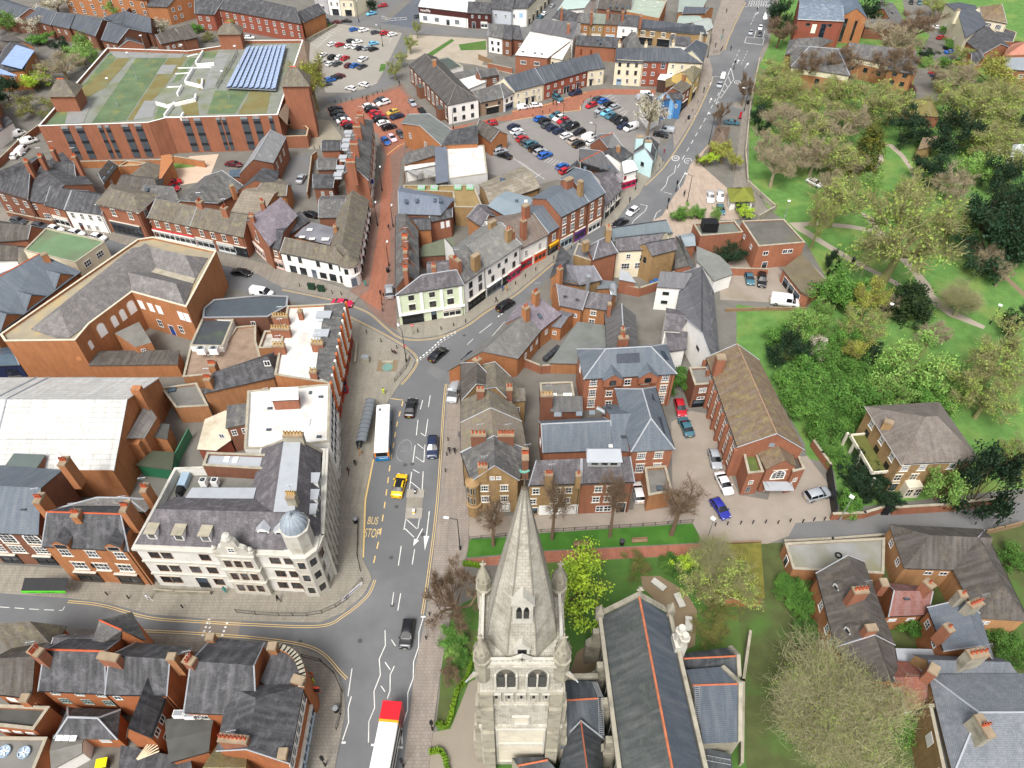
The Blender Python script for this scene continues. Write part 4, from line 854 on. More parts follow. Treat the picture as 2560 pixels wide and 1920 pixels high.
FL('white walled block with black panelled flat roof beside the brick chapel building','E:1640,1330 1925,1335 2020,1100 1750,1085',4.6,WH,mat('#45484c',.6,.1,.5,c2='#5b6b40',amt=.4,sc2=.3),[],.3,'rendered_annexe','building')
FL('gravelled flat roof terrace between the panelled roof and the chimney stacks','E:1580,1600 1990,1560 F:60,1490 E:2212,1290 2212,1150 2040,1165 1930,1340 1640,1350',3.4,BRS,mat('#8e7a69',.95,.15,.6,c2='#6c5f50',amt=.5,sc2=.5),[],.3,'terrace_block','building')
for s,lab in(('E:1750,1390','white cased cooling unit with red smear on the gravel roof terrace'),('E:1860,1390','grey and white cooling unit beside the hedge on the gravel roof terrace')):
 box_thing('cooling_unit',lab,'cooling unit',s,4.5,1.7,1.1,1.4,0,[MWH,GRY,BLK],'fan')
 # big brick chapel like building round a yard
chp=house('chapel_building','large orange brick building with purple slate roofs set round a yard of boarded arched windows','building',MQ('E:40,1290 650,1282 770,1140 1140,865 1610,995 1870,510 1320,388 1190,408 0,1230',9.7),9.7,('f',.45),BRL,mat('#9a907a',.9,.12,.3,c2='#b5954a',amt=.5,sc2=.3),[(2,5.4,1.7,3.0,[.15,.86],'xa','#f4f4f2','#d8b090'),(2,5.4,1.2,2.6,[.44,.64],'xa','#f4f4f2','#d8b090'),(3,5.6,1.3,2.2,[.08,.26,.42,.82,.93],'x','#f2f2f0'),(3,1.6,1.2,2.0,[.3,.7],'s','#eeeeea'),(3,.2,1.2,2.6,[.5],'d','#e8e8e4','#26408a'),(1,5.2,1.0,2.0,[.55],'xa','#f4f4f2','#d8b090'),(0,4.5,.9,.9,[.9],'x','#c98a5a')],cope=mat('#c9c0ab',.85,.1,.8))
th,P,h,O,ro,ow=HOUSES['large orange brick building with purple slate roofs set round a yard of boarded arched windows']
SLC=mat('#75716f',.75,.2,.3,'slate',c2='#9b958f',amt=.5)
facets(th,O,'slate_roof',SLC,[('E:600,1262 780,1130 1140,850 1345,655 1290,470 520,1005',(9.4,9.4,9.4,9.8,12.6,12.6)),('E:265,1185 480,1262 600,1262 520,1005',(9.4,9.4,9.4,12.6)),('E:265,1185 520,1005 1290,470 1250,440 1180,450',(9.4,12.6,12.6,9.0,9.0)),('E:1290,470 1345,655 1690,745 1600,545',(12.6,9.8,9.4,12.0)),('E:1600,545 1690,745 1800,570',(12.0,9.4,9.3)),('E:1105,695 1140,855 1600,985 1520,790',(12.3,9.5,9.4,12.0)),('E:1520,790 1600,985 1670,790',(12.0,9.4,9.4)),('E:1105,695 1520,790 1670,790 1300,690',(12.3,12.0,9.4,9.4))])
facets(th,O,'gutter',COPE,[('E:1345,655 1690,745 1670,790 1300,690',(9.75,9.5,9.5,9.75))])
mb=MB()
for s in('E:770,1160 760,1140',):pass
FL('low range with tiled roof closing the orange brick chapel yard','E:780,1500 1530,1490 1545,1375 810,1385',3.4,BRL,TLD,[],0,'yard_range','shed')
ys=thing('yard_wing','orange brick rooftop wing with three fan units inside the chapel yard','building',(*MQ('E:1120,1200',4)[0],0));o_=ys.location;mb=MB();q=MQ('E:990,1220 1170,1340 1310,1300 1200,1120',5.2);mb.prism(q,0,5.2,0,1);w0=mb.build('wall',[BRL,FELT],ys,o_);put_window(ys,o_,q[1],q[2],.35,3.2,.8,1.1,'s','#eeeeea',None,(lambda d:(d[1],-d[0]))(unit(q[1],q[2])));put_window(ys,o_,q[1],q[2],.7,2.2,.8,1.2,'s','#eeeeea',None,(lambda d:(d[1],-d[0]))(unit(q[1],q[2])))
for s,lab in(('E:1060,1100','white fan unit under the second boarded arch of the chapel yard'),('E:1005,1155','white fan unit between two others on the chapel yard wing'),('E:965,1185','white fan unit nearest the blue half boarded arch of the chapel yard')):
 box_thing('air_conditioner',lab,'air conditioner',s,5.2,.9,.6,1.0,.8,[MWH,GRY,BLK],'fan','fan units in the chapel yard')
 # white hall with gambrel roof
hall=thing('assembly_hall','huge hall with ribbed white metal roof and orange brick gable','hall',(-80,80,0));HO=(-80,80,0)
XL,XR=-112,-65.3;prof=[(71.2,7.5),(82.2,12.7),(92.6,7.5)]
wl=MB();wl.prism([(XL,prof[0][0]),(XR,prof[0][0]),(XR,prof[-1][0]),(XL,prof[-1][0])],0,7.4);wl.face([(XR,y,z-.1)for y,z in prof]);wl.face([(XR,prof[0][0],7.4),(XR,prof[-1][0],7.4),(XR,prof[-1][0],7.35),(XR,prof[0][0],7.35)]);wl.build('wall',BRL,hall,HO)
RIBW=mat('#cdccc7',.6,.07,.3,'corr',c2='#a9a69c',amt=.6);rf=MB()
for(y0,z0),(y1,z1)in zip(prof,prof[1:]):rf.face([(XL,y0,z0),(XR+.3,y0,z0),(XR+.3,y1,z1),(XL,y1,z1)]);rf.face([(XL,y0,z0-.2),(XL,y1,z1-.2),(XR+.3,y1,z1-.2),(XR+.3,y0,z0-.2)]);rf.face([(XR+.3,y0,z0-.2),(XR+.3,y1,z1-.2),(XR+.3,y1,z1),(XR+.3,y0,z0)])
rr=rf.build('roof',RIBW,hall,HO)
mb=MB()
for x in(-87.6,-85.4):mb.tube([(x,y,z+.05)for y,z in prof],.16,5)
for t_ in(.42,):y,z=lerp(prof[0],prof[1],t_);mb.tube([(XL,y,z+.03),(XR,y,z+.03)],.06,4,1)
mb.tube([(XL,82.2,12.72),(XR,82.2,12.72)],.1,4,1);mb.build('roof_ribs',[LEAD,GRY],rr,HO)
mb=MB();mb.box(-65.25,84.2,0,-63.7,85.4,12.8);mb.box(-65.3,77.5,0,-63.7,80.5,6.5);mb.build('chimney_stack',BRL,hall,HO)
a_=P3('I:1090,470 1250,470 1355,290 1265,155',(8,6.5,6.5,8.5));mb=MB();mb.face(a_);mb.prism([q[:2]for q in a_],0,6.3,1);mb.build('side_roof',[mat('#8b8680',.8,.1,.5,'corr'),BRL],hall,HO)
FL('small brick hut with dark felt roof against the white hall gable','I:1300,450 1440,475 1460,360 1320,340',4.4,BRL,FELTD,[],0,'brick_hut','shed')
FL('dark green timber shed frame with trellis beams behind the white hall','I:1190,700 1480,740 1500,600 1320,590',3.0,GREENP,mat('#4b4f40',.95,.15,.5),[],0,'green_shed','shed')
fw=thing('fence','tall green board fence along the alley behind the white hall','fence',(*MQ('I:1550,560',1)[0],0));mb=MB();q=MQ('I:1480,720 1640,420',1.2);mb.prism([q[0],q[1],(q[1][0]+.15,q[1][1]),(q[0][0]+.15,q[0][1])],0,2.4);mb.build('boards',mat('#4f8a68',.7,.1,.8),fw,fw.location)
# buildings in front of the hall, on the side street
FL('dark green felt flat roofed block below the white hall roof','I:-40,850 240,840 385,625 130,612',9,BR,mat('#5c6662',.85,.1,.4),[],0,'flat_roofed_block','building')
GH('brick building with blue slate roof and round headed white windows','I:-250,1265 335,1290 350,905 -250,870',9.2,12.4,BRD,SLB,[(0,6.2,2.3,2.7,[.15,.45,.82],'a','#f2f1ee',STW),(0,3.4,2.3,2.0,[.15,.45,.82],'m','#f2f1ee',STW),(0,.2,3.0,2.6,[.2,.75],'g','#3b3e42')],[CH_('I:330,980',14.2,1.0,1.9,0,3,BRL),CH_('I:545,660',15.0,1.1,1.8,0,3,BRL)],sky=[SKY('I:215,1080',10.9,-.6,0)])
GH('narrow slate roofed brick house with two gabled dormers and orange chimneys','I:370,1390 1110,1430 1040,1130 415,1110',10.3,13.6,BRL,SLD,[(0,7.6,1.6,1.8,[.2,.52,.85],'t','#f2f1ee',STW),(0,4.0,2.2,1.9,[.25,.52,.8],'tB','#f2f1ee',STW),(0,.2,3.6,3.0,[.25,.75],'g','#4a4038')],[CH_('I:650,1110',14.6,1.0,1.3,0,3,BRL),CH_('I:1075,1050',15.6,.9,2.0,0,5,BRL),CH_('I:1245,890',14.5,.9,1.6,0,3,BRL)],ridge=TERRA)
th,P,h,O,ro,ow=HOUSES['narrow slate roofed brick house with two gabled dormers and orange chimneys']
for s in('I:520,1400','I:975,1420'):dormer(th,O,MQ(s,11)[0],10.1,AN('I:370,1390 1110,1430',10),2.3,1.4,3.2,SLD,BRL,'gabled_dormer','t')
GH('double pitched slate roof block with white hips behind the dormered brick house','I:440,1085 1250,1095 700,985 1250,990',9.5,11.5,BRL,mat('#7d7a76',.8,.2,.4,'slate',c2='#a7a49b',amt=.6),[],[],ins=(2.5,2.5),ridge=LEAD)
sg=thing('hanging_sign','black hanging pub sign on the orange brick bay fronted house','sign',(*MQ('I:830,1570',5)[0],5));mb=MB();mb.box(-.7,-.06,-.5,.7,.06,.5);mb.build('board',BLK,sg);mb=MB();mb.tube([(-.6,0,.6),(.6,0,.6)],.04,5);mb.build('bracket',DKG,sg)
aw=thing('awning','black shop awning with bright green front edge over the side street pavement','awning',(*MQ('I:385,1730',3)[0],2.6));mb=MB();mb.face([(-3.3,-.9,0),(3.3,-.9,0),(3.3,.9,.7),(-3.3,.9,.7)]);mb.face([(-3.3,-.9,-.05),(-3.3,.9,.65),(3.3,.9,.65),(3.3,-.9,-.05)]);mb.build('canopy',BLK,aw);mb=MB();mb.box(-3.3,-.98,-.5,3.3,-.9,.05);mb.build('valance',mat('#5ed12f',.6,.05,1),aw);
for w_,x in(("SEAN'S",-1.6),('PLUMBING',.7)):tx=link('lettering',text_mesh(w_,mat('#2a7a1c',.6,.05,1),.42,.004),aw);tx.location=(x,-.99,-.23);tx.rotation_euler=(R(90),0,0)
# bottom corner row
BRR=mat('#b56c3c',.9,.14,.4,'brick',c2='#8f5c40',amt=.5)
GH('slate roofed brick terrace house with terracotta ridge and two rear window rows','M:340,975 910,1003 395,640 900,655',8,11.5,BRR,SLD,[(0,6.4,1.2,1.2,[.18,.55,.88],'t','#dfe3e0'),(0,3.6,1.3,1.5,[.2,.55,.88],'t','#9fb2ad')],[CH_('M:300,640',13.6,1.1,1.7,R(70),6),CH_('M:930,690',13.0,.9,2.6,R(80),0)],ridge=TERRA)
GH('slate roofed brick terrace house with white flashed valley and a rear gabled wing','M:915,1008 1435,1015 955,692 1462,722',8,11.5,BRR,SLD,[(0,5.8,1.0,1.2,[.12],'c','#dfe3e0')],[CH_('M:1475,690',12.6,1.0,.9,0,0,BRS)])
GH('rear wing with steep slate gable and plain brick end wall behind the terrace','M:1285,1385 1425,1015 1110,1312 1300,830',6.6,9.6,BRR,SLD,[(0,4.2,1.0,1.3,[.2,.5],'c'),(0,1.2,1.0,1.6,[.3],'c')],[],'rear_wing','house')
HH('big slate roofed corner building with chimney row and parapet on the junction','M:1600,1160 2212,1190 N:60,590 M:1840,545',8.2,3.2,(0,0),BRR,SLD,[(0,5.5,1.2,1.2,[.1,.2],'c','#cfd3d0')],[CH_('M:1630,720',12.6,1.1,1.4,R(70),3),CH_('N:135,600',10.2,1.1,1.0,0,0,BRS),CH_('M:1810,520',10.0,1.0,.9,0,0,BRS)],fr=.52)
HH('slate roofed wing along the main road with orange brick front and white windows','N:268,1610 395,955 M:1990,960 1890,1500',8.6,2.6,(0,2.5),BRR,SLD,[(0,5.6,1.1,1.7,7,'pf','#f2f1ee','#efe6d8'),(0,.2,2.4,3.0,4,'g','#c9d8e4')],[CH_('M:2010,1400',12.4,3.4,.9,R(-5),7),CH_('N:225,1530',9.6,1.0,1.2,0,0,BRS),CH_('N:360,890',9.6,1.0,1.6,R(75),0,BRS)])
th,P,h,O,ro,ow=HOUSES['slate roofed wing along the main road with orange brick front and white windows']
arc=smooth(MQ('N:160,600 290,650 370,740 410,880 395,960',8.7),4);mb=MB()
for a,b in zip(arc,arc[1:]):d=unit(a,b);mb.obox(((a[0]+b[0])/2,(a[1]+b[1])/2),math.atan2(d[1],d[0]),dist(a,b)+.2,.8,0,9.0,0,1)
mb.build('curved_corner_wall',[BRR,STD],th,O)
mb=MB();mb.poly(arc+MQ('N:150,1000 30,900',8.7),8.5);mb.build('corner_roof',SLD,th,O)
sg=thing('shop_sign','black and red projecting shop sign on the curved corner of the brick wing','sign',(*MQ('N:485,980',4)[0],3.4));mb=MB();mb.box(-.9,-.15,0,.9,.15,1.1);mb.build('panel',[mat('#2a1f22',.5,.1,1)],sg);mb=MB();mb.box(-1,-.12,1.1,1,.12,1.22);mb.box(-1,-.12,-.1,1,.12,0);mb.build('frame',mat('#c7472f',.5,.1,1),sg)
HH('flat topped rear infill with fan units and dark felt between the slate roofs','M:1480,1590 1800,1500 1850,1200 1430,1260',5.0,.3,(0,0),BRR,FELTD,[(3,2.8,.9,1.1,[.3,.6],'c')],[],'rear_infill','building')
for s,lab in(('M:1555,1205','white long fan unit nearest the party wall in the rear yard of the corner building'),('M:1650,1215','white boxy fan unit beside the black hatch in the rear yard of the corner building')):
 box_thing('air_conditioner',lab,'air conditioner',s,5.9,1.3,.8,.8,0,[MWH,GRY,BLK])
HH('buff cottage with lichened tiled roof at the foot of the corner building','M:1740,2000 2212,2000 2130,1450 1900,1440',5,2.6,(0,0),BRB,mat('#8a8258',.95,.2,.6,'slate',c2='#5b4a38',amt=.6),[])
HH('rear hipped slate range with white rooflights below the brick terrace','M:490,1380 1000,1390 1010,1170 590,1150',4.0,1.8,(1.6,1.6),BRR,SLD,[(0,2.0,1.4,1.0,[.75],'t')],[],sky=[SKY('M:520,1385',4.1),SKY('M:580,1385',4.1),SKY('M:640,1388',4.1)],ridge=LEAD)
GH('brown tiled hip roofed house with brick gable at the end of the bottom row','M:-60,1000 270,1040 -60,720 300,700',7.5,10.5,BRR,TLD,[(0,4.6,1.2,1.3,[.3,.7],'x')],[CH_('M:205,1050',9.0,1.0,1.0,0,0,BRR)])
HH('steep brown tiled gable on the side street beside the red ridged slate roof','M:100,640 450,600 540,440 -60,470',7.5,4.4,(1.5,1.5),BRR,TL,[])
HH('lean slate roof with red ridged cross gable along the side street','M:440,610 1000,640 1110,500 560,520',8,1.0,(0,0),BRR,SLP,[])
GH('red ridged cross gable with grey slates over the side street parapet','M:1010,545 760,640 1050,470 870,390',8.6,11.4,BRR,SL,[],ridge=TERRA,name='cross_gable',cat='gable')
FL('flat grey roof with round fan grilles at the bottom edge of the photo','M:-80,2000 290,1690 410,1395 -80,1390',4.2,BRR,FELT,[],.2,'flat_roofed_annexe','building')
FL('brick rear annexe with white boarded windows below the brown tiled house','M:-80,1290 290,1330 430,1130 -80,1110',5.2,BRR,FELTD,[(0,3.2,1.2,.8,[.2,.5,.8],'x')],.5,'rear_annexe','building')
for i,s in enumerate(('M:45,1520','M:215,1530')):
 t_=thing('roof_fan',('pale blue round fan grille nearest the photo corner on the flat grey roof','pale blue round fan grille nearest the brick parapet on the flat grey roof')[i],'fan',(*MQ(s,4)[0],4.05));mb=MB();mb.lathe((0,0),[(.75,0),(.75,.3),(.65,.3),(.65,.12),(0,.12)],16);mb.build('housing',mat('#9fb3c4',.5,.1,1),t_);mb=MB()
 for k in range(6):mb.obox((.3*math.cos(k*1.047),.3*math.sin(k*1.047)),k*1.047,.6,.12,.2,.24)
 mb.build('blades',MWH,t_)
HH('grey felt rear extension with white wall beside the wheelie bins','M:450,1660 700,1520 730,1400 460,1390',3.0,.4,(0,0),WH,FELT,[],[],'extension','building')
FL('dark slate lean to with timber offcuts on it near the wheelie bins','M:1010,2000 1700,2000 1640,1600 1060,1480',3.0,BRR,SLD,[],0,'lean_to','building')
# terrace facing the main road, across from the bus stop
TLR=mat('#84786a',.9,.16,.3,'slate',c2='#8c8a5c',amt=.5)
def TER(label,e0,e1,r0,r1,m,wins=(),chims=(),ze=8.2,zr=11.6,wm=BRB,**k):return GH(label,f'{e0} {e1} {r0} {r1}',ze,zr,wm,m,wins,chims,**k)
sw='#f2f1ee'
TER('buff brick gable house with turret bay and small attic windows facing the church lane','J:1870,830','J:1782,590','J:2062,705','J:2055,455',SL,[(3,9.0,.8,.8,[.42,.56],'t'),(3,6.0,1.2,1.5,[.3,.74],'t',sw,STW),(3,3.0,1.2,1.6,[.3,.74],'t',sw,STW),(3,.2,2.6,2.4,[.35],'x','#eceae4'),(3,.6,1.4,1.7,[.28],'s','#2d3034')],[CH_('J:1920,425',13.2,2.4,1.0,0,4,BRD),CH_('J:2160,425',13.2,2.6,1.0,0,6,BRD),CH_('J:1958,700',12.4,1.5,1.0,0,3,BRB)],ze=9,zr=12.6)
th,P,h,O,ro,ow=HOUSES['buff brick gable house with turret bay and small attic windows facing the church lane']
tc=P[0];mb=MB();mb.lathe(tc,[(1.1,0),(1.1,2.6),(1.3,2.7),(1.3,3.0),(1.05,3.1),(1.05,8.2),(1.25,8.4),(1.2,8.6),(0.1,9.4)],12);mb.build('turret_bay',[BRB],th,O)
for z in(3.8,6.4):
 for t_ in(-170,-130,-90):o=link('window',win_mesh(.75,1.7,'s'),th);o.location=(tc[0]+1.02*math.cos(R(t_))-O[0],tc[1]+1.02*math.sin(R(t_))-O[1],z);o.rotation_euler=(0,0,R(t_)+R(90))
TER('terrace house with weathered brown tiles and two skylights next to the turreted gable','J:1782,580','J:1782,335','J:2050,452','J:2030,215',TLR,[(0,5.4,1.1,1.5,3,'p')],[])
TER('terrace house with lichen grey tiles in the middle of the road terrace','J:1782,330','J:1785,145','J:2028,212','J:2005,52',TL,[(0,5.4,1.1,1.5,2,'p')],[CH_('J:1940,40',12.8,1.3,1.0,0,2,BRD)])
TER('terrace house with low twin tiled roof at the road bend','J:1785,140','F:1780,1480','F:1905,1659','F:1910,1480',TLD,[(0,5.2,1.1,1.4,3,'p')],[],ze=7.8,zr=10)
TER('second parallel tiled roof behind the road bend terrace','F:1950,1700','F:1945,1500','F:2075,1690','F:2065,1475',TL,[],[CH_('F:2190,1680',11.2,1.0,1.6,0,2,BRD)],ze=7.8,zr=10)
GH('buff brick house with purple slate roof and two cream chimneys behind the spire','K:150,862 597,848 215,665 600,650',8.8,12,BRB,SLP,[(0,6.0,1.1,1.5,[.13,.55,.77],'s',sw,STW),(0,3.3,1.1,1.4,[.08,.5,.75],'s',sw,STW),(0,.1,6.5,2.6,[.6],'x','#f2f1ee'),(0,.6,1.0,1.6,[.12],'d',sw)],[CH_('K:320,770',12.2,1.2,.9,0,3,BRB),CH_('K:575,775',11.8,.8,.9,0,1,BRB),CH_('K:115,600',13.6,1.0,2.4,0,5,BRD)])
GH('orange brick house with purple slate roof, boarded white door and rooftop lantern','K:600,848 1055,832 602,650 1015,632',8.8,12,BR,SLP,[(0,6.0,1.2,1.5,[.34,.57],'s',sw,STW),(0,3.2,1.2,1.5,[.32,.55],'s',sw,STW),(0,.5,1.3,1.6,[.42,.58],'s'),(0,.1,1.5,2.7,[.84],'d','#efece4')],[])
lt=thing('roof_lantern','pale lead covered lantern on the purple slate ridge','roof lantern',(*MQ('K:795,630',12.5)[0],11.3));mb=MB();mb.box(-2.6,-1.0,0,2.6,1.2,1.3);mb.face([(-2.8,-1.2,1.3),(2.8,-1.2,1.3),(2.6,.9,2.1),(-2.6,.9,2.1)]);mb.face([(-2.6,.9,2.1),(2.6,.9,2.1),(2.8,1.4,1.6),(-2.8,1.4,1.6)]);mb.face([(2.8,-1.2,1.3),(2.8,1.4,1.6),(2.6,.9,2.1)]);mb.face([(-2.8,-1.2,1.3),(-2.6,.9,2.1),(-2.8,1.4,1.6)]);mb.build('lead_roof',LEAD,lt)
for k in(-1.5,0,1.5):o=link('window',win_mesh(1.2,.7,'c'),lt);o.location=(k,-1.01,.35)
GH('long blue grey slate roofed range between the terrace and the new flats','K:272,582 878,560 258,352 845,325',6.2,9.2,BRP,SLB,[(3,3,1.2,1.4,[.4],'s')],[],ridge=LEAD,sky=[SKY('K:395,262',8.2,.7,0,(1.4,.9)),SKY('K:580,255',8.2,.7,0,(1.2,.9)),SKY('K:692,246',8.2,.7,0,(1.2,.9)),SKY('K:855,528',6.7)])
GH('short blue slate link roof with rooflight beside the hipped office block','K:884,560 1025,575 850,268 1030,258',6.6,9.8,BRP,SLB,[],[],name='link_block',cat='building',sky=[SKY('K:963,455',8.2,-.6,0)])
HH('hipped blue slate office block with two dark roof panels and brick walls','K:1392,552 1232,32 903,46 1040,572',8.7,3.4,(3.6,3.6),BRP,SLB,[(3,6.2,1.4,1.6,[.25,.68],'m',sw,STW),(3,3.4,1.3,1.4,[.7],'m',sw,STW),(3,2.6,1.4,2.3,[.27],'m',sw,STW),(3,.8,1.3,1.3,[.75],'m',sw,STW),(0,5.5,1.2,1.5,4,'s',sw,STW)],[],'office_block','building',ridge=LEAD)
th,P,h,O,ro,ow=HOUSES['hipped blue slate office block with two dark roof panels and brick walls']
facets(ro,O,'roof_panels',SOLAR,[('K:1230,282 1290,285 1325,428 1265,410',(10.8,10.0,10.0,10.8)),('K:1168,82 1215,85 1240,142 1195,132',(10.8,10.1,10.1,10.8))])
FL('grey felt flat roof annexe with brick parapet and hatch beside the hipped office','K:1180,965 1385,925 1330,705 1145,720',4.4,BRS,FELT,[],.5,'flat_roofed_annexe','building',sky=[SKY('K:1285,900',4,.0,0,(1.4,1.0))])
HH('new brick flats with hipped blue slate roof and three central solar panels','G:630,1607 1412,1562 1330,1320 575,1362',8.8,3.2,(4.2,4.2),BRP,SLB,[(0,6.6,1.3,1.9,[.1,.9],'m',sw,STW),(0,6.3,1.2,1.5,[.29,.48,.68],'s',sw,STW),(0,3.7,1.3,2.0,[.1,.9],'m',sw,STW),(0,3.6,1.2,1.4,[.29,.48,.68],'s',sw,STW),(0,.9,1.3,2.1,[.1,.9],'m',sw,STW),(0,.9,1.2,1.4,[.3],'s',sw,STW),(3,6.2,1.0,1.4,[.4],'s',sw,STW)],[],'apartment_block','flats',ridge=LEAD)
th,P,h,O,ro,ow=HOUSES['new brick flats with hipped blue slate roof and three central solar panels']
fa=AN('G:630,1607 1412,1562',9)
for s in('G:875,1625','G:1180,1600'):dormer(th,O,MQ(s,8.9)[0],7.2,fa,3.4,1.7,4.5,SLB,BRP,'front_gable','s',ww=1.2)
for i in range(4):facets(ro,O,'solar_panel',SOLAR,[(f'G:{903 + 50 * i},{1400 - 3 * i} {950 + 50 * i},{1397 - 3 * i} {952 + 51 * i},{1474 - 2 * i} {905 + 51 * i},{1477 - 2 * i}',(11.6,11.6,10.6,10.6))])
facets(ro,O,'solar_panel',SOLAR,[('G:1282,1366 1318,1376 1360,1450 1320,1440',(11,10.6,10.1,10.5))])
GH('long mossy brown tiled church hall with tall white paned side windows','K:1960,540 G:1690,1430 L:72,430 G:1945,1320',8,11.6,BR,TLM,[(0,4.9,1.7,2.4,8,'t','#efece4',STW),(0,1.3,1.7,2.6,8,'t','#efece4',STW),(3,8.3,.9,.9,[.5],'x','#8a949c')],[CH_('G:1810,1420',12.5,1.6,1.4,0,0,BR)],'church_hall','hall',ridge=mat('#9a7f66',.9,.1,1))
th,P,h,O,ro,ow=HOUSES['long mossy brown tiled church hall with tall white paned side windows']
mb=MB()
for i in range(9):p=lerp(P[0],P[1],i/8);n_=ow(0);mb.obox((p[0]+n_[0]*.3,p[1]+n_[1]*.3),math.atan2(n_[1],n_[0]),.7,.55,0,7.2)
mb.build('buttresses',BR,th,O)
HH('lower brick porch block with tiled gable and fan window in front of the hall','L:238,712 L:165,500 K:2105,530 L:-5,730',6.6,1.9,(0,0),BR,TLM,[(3,3.6,2.2,2.2,[.5],'a','#efece4',STW),(3,.2,2.6,2.2,[.5],'d','#e8e8e4','#3a3028')],[],'porch_block','porch')
FL('brick side turret with mossy flat roof at the near corner of the hall porch','K:2040,775 2175,760 2110,575 2000,600',6.0,BR,mat('#5b6a35',.95,.2,.6,c2='#55524a',amt=.6,sc2=.5),[(0,3.0,.8,1.0,[.4],'s','#efece4'),(0,.8,.8,1.4,[.4],'s','#8a8f92')],.6,'side_turret','annexe')
FL('brick side turret with stone parapet on the villa side of the hall porch','L:215,760 320,735 245,560 190,580',6.0,BR,FELTD,[(0,3.0,.8,1.0,[.5],'s','#efece4')],.6,'side_turret','annexe')
cn=thing('door_canopy','worn glass and metal canopy over the hall porch door','canopy',(*MQ('L:90,880',3)[0],2.9));mb=MB();mb.box(-2.4,-1.0,0,2.4,.9,.12);mb.build('canopy',LEAD,cn);mb=MB();[mb.tube([(x,.9,.1),(x,-.8,.9)],.03,4)for x in(-2,2)];mb.build('stay',DKG,cn)
FL('small brick annexe with felt roof and black garage door beside the long hall','K:1580,10 1760,-5 G:1750,1510 1530,1515',6.2,BRD,FELT,[(0,4.0,1.4,1.3,[.45],'m'),(0,2.2,1.5,.7,[.45],'c'),(0,.1,2.2,1.9,[.4],'d','#3a3a3a','#15161a')],.3,'annexe','building')
HH('derelict buff villa with pyramid tiled roof, boarded windows and stone veranda','L:1168,672 1806,642 1472,168 872,204',8.3,3.8,(5.2,5.2),BRB,mat('#746b63',.9,.16,.3,'slate',c2='#8b8478',amt=.4),[(0,5.8,1.2,1.4,[.08,.32,.72],'m',sw,'#e8e2d2'),(0,3.2,1.2,1.6,[.06,.28],'s','#dcd6c6','#e8e2d2'),(0,.4,1.2,1.9,[.08],'s',DK,'#e8e2d2'),(3,5.8,1.1,1.4,[.2,.5,.8],'t',sw,'#e8e2d2'),(3,3.0,1.2,1.8,[.2,.5,.8],'x','#2a2622','#e8e2d2')],[CH_('L:1050,320',10.4,.9,1.4,R(60),0,BRB)],'villa','house',over=.5,verge=MWH)
th,P,h,O,ro,ow=HOUSES['derelict buff villa with pyramid tiled roof, boarded windows and stone veranda']
a,b=P[3],P[0];n_=ow(3);d=unit(a,b);mb=MB();c=lerp(a,b,.52);an=math.atan2(d[1],d[0])
mb.obox((c[0]+n_[0]*1.4,c[1]+n_[1]*1.4),an,8.5,2.8,3.2,3.5,0,1)
for s in(-4.2,4.2):mb.obox((c[0]+d[0]*s+n_[0]*1.4,c[1]+d[1]*s+n_[1]*1.4),an,.2,2.8,3.5,3.9)
mb.obox((c[0]+n_[0]*2.7,c[1]+n_[1]*2.7),an,8.5,.2,3.5,3.9)
for i in range(5):q=lerp(lerp(a,b,.1),lerp(a,b,.94),i/4);mb.obox((q[0]+n_[0]*2.6,q[1]+n_[1]*2.6),an,.4,.4,0,3.2)
mb.build('veranda',[mat('#d9d2bf',.85,.1,.8),mat('#5f6132',.95,.2,.8)],th,O)
bw=lerp(P[0],P[1],.3);n0=ow(0);mb=MB();mb.obox((bw[0]+n0[0]*.7,bw[1]+n0[1]*.7),math.atan2(n0[1],n0[0])+R(90),2.6,1.6,0,3.0);by=mb.build('bay',mat('#d4ccb8',.85,.1,.8),th,O)
for k in(-.7,.7):o=link('window',win_mesh(1.1,2.0,'s','#e0d8c4'),by);q=(bw[0]+n0[0]*1.51+unit(P[0],P[1])[0]*k,bw[1]+n0[1]*1.51+unit(P[0],P[1])[1]*k);o.location=(q[0]-O[0],q[1]-O[1],.6);o.rotation_euler=(0,0,math.atan2(-n0[0],n0[1]))
# lower corner houses by the footpath
HH('modern tan brick house with dark tiled roof along the asphalt footpath','L:1190,1578 1850,1600 1850,1262 1068,1222',5.6,3.0,(3.4,0),mat('#bf8f5f',.9,.1,.4,'brick'),TLD,[(3,3.2,1.0,1.4,[.3,.75],'s'),(0,3.6,1.2,.9,[.35,.55],'c')],[])
HH('tan brick wing with dark mossy tiled roof running toward the garden','P:2235,372 L:1862,1262 1610,1592 P:1835,345',5.6,3.0,(3.4,0),mat('#bf8f5f',.9,.1,.4,'brick'),TLD,[(3,3.4,1.4,.9,[.2],'t')],[])
FL('flat grey roof with puddles, moss and an old tyre beside the footpath','L:215,1600 1000,1640 1010,1330 145,1375',3.0,BRS,mat('#8d8d8b',.7,.1,.3,c2='#6d6a2c',amt=.8,sc2=.1),[(3,.6,1.0,1.8,[.5],'d')],.15,'flat_roofed_garage','garage')
ty=thing('tyre','old black tyre lying on the puddled flat roof','tyre',(*MQ('L:610,1480',3)[0],2.9));mb=MB();mb.tube([(.45*math.cos(k*.524),.45*math.sin(k*.524),.12)for k in range(13)],.13,6);mb.build('rubber',BLK,ty)
FL('flat moss covered roof next to the fence at the end of the red path','K:1850,1850 2170,1850 2140,1385 1840,1400',2.6,BRS,mat('#6b672e',.98,.25,.8,c2='#4f5a28',amt=.6,sc2=.5),[],0,'garage','garage')
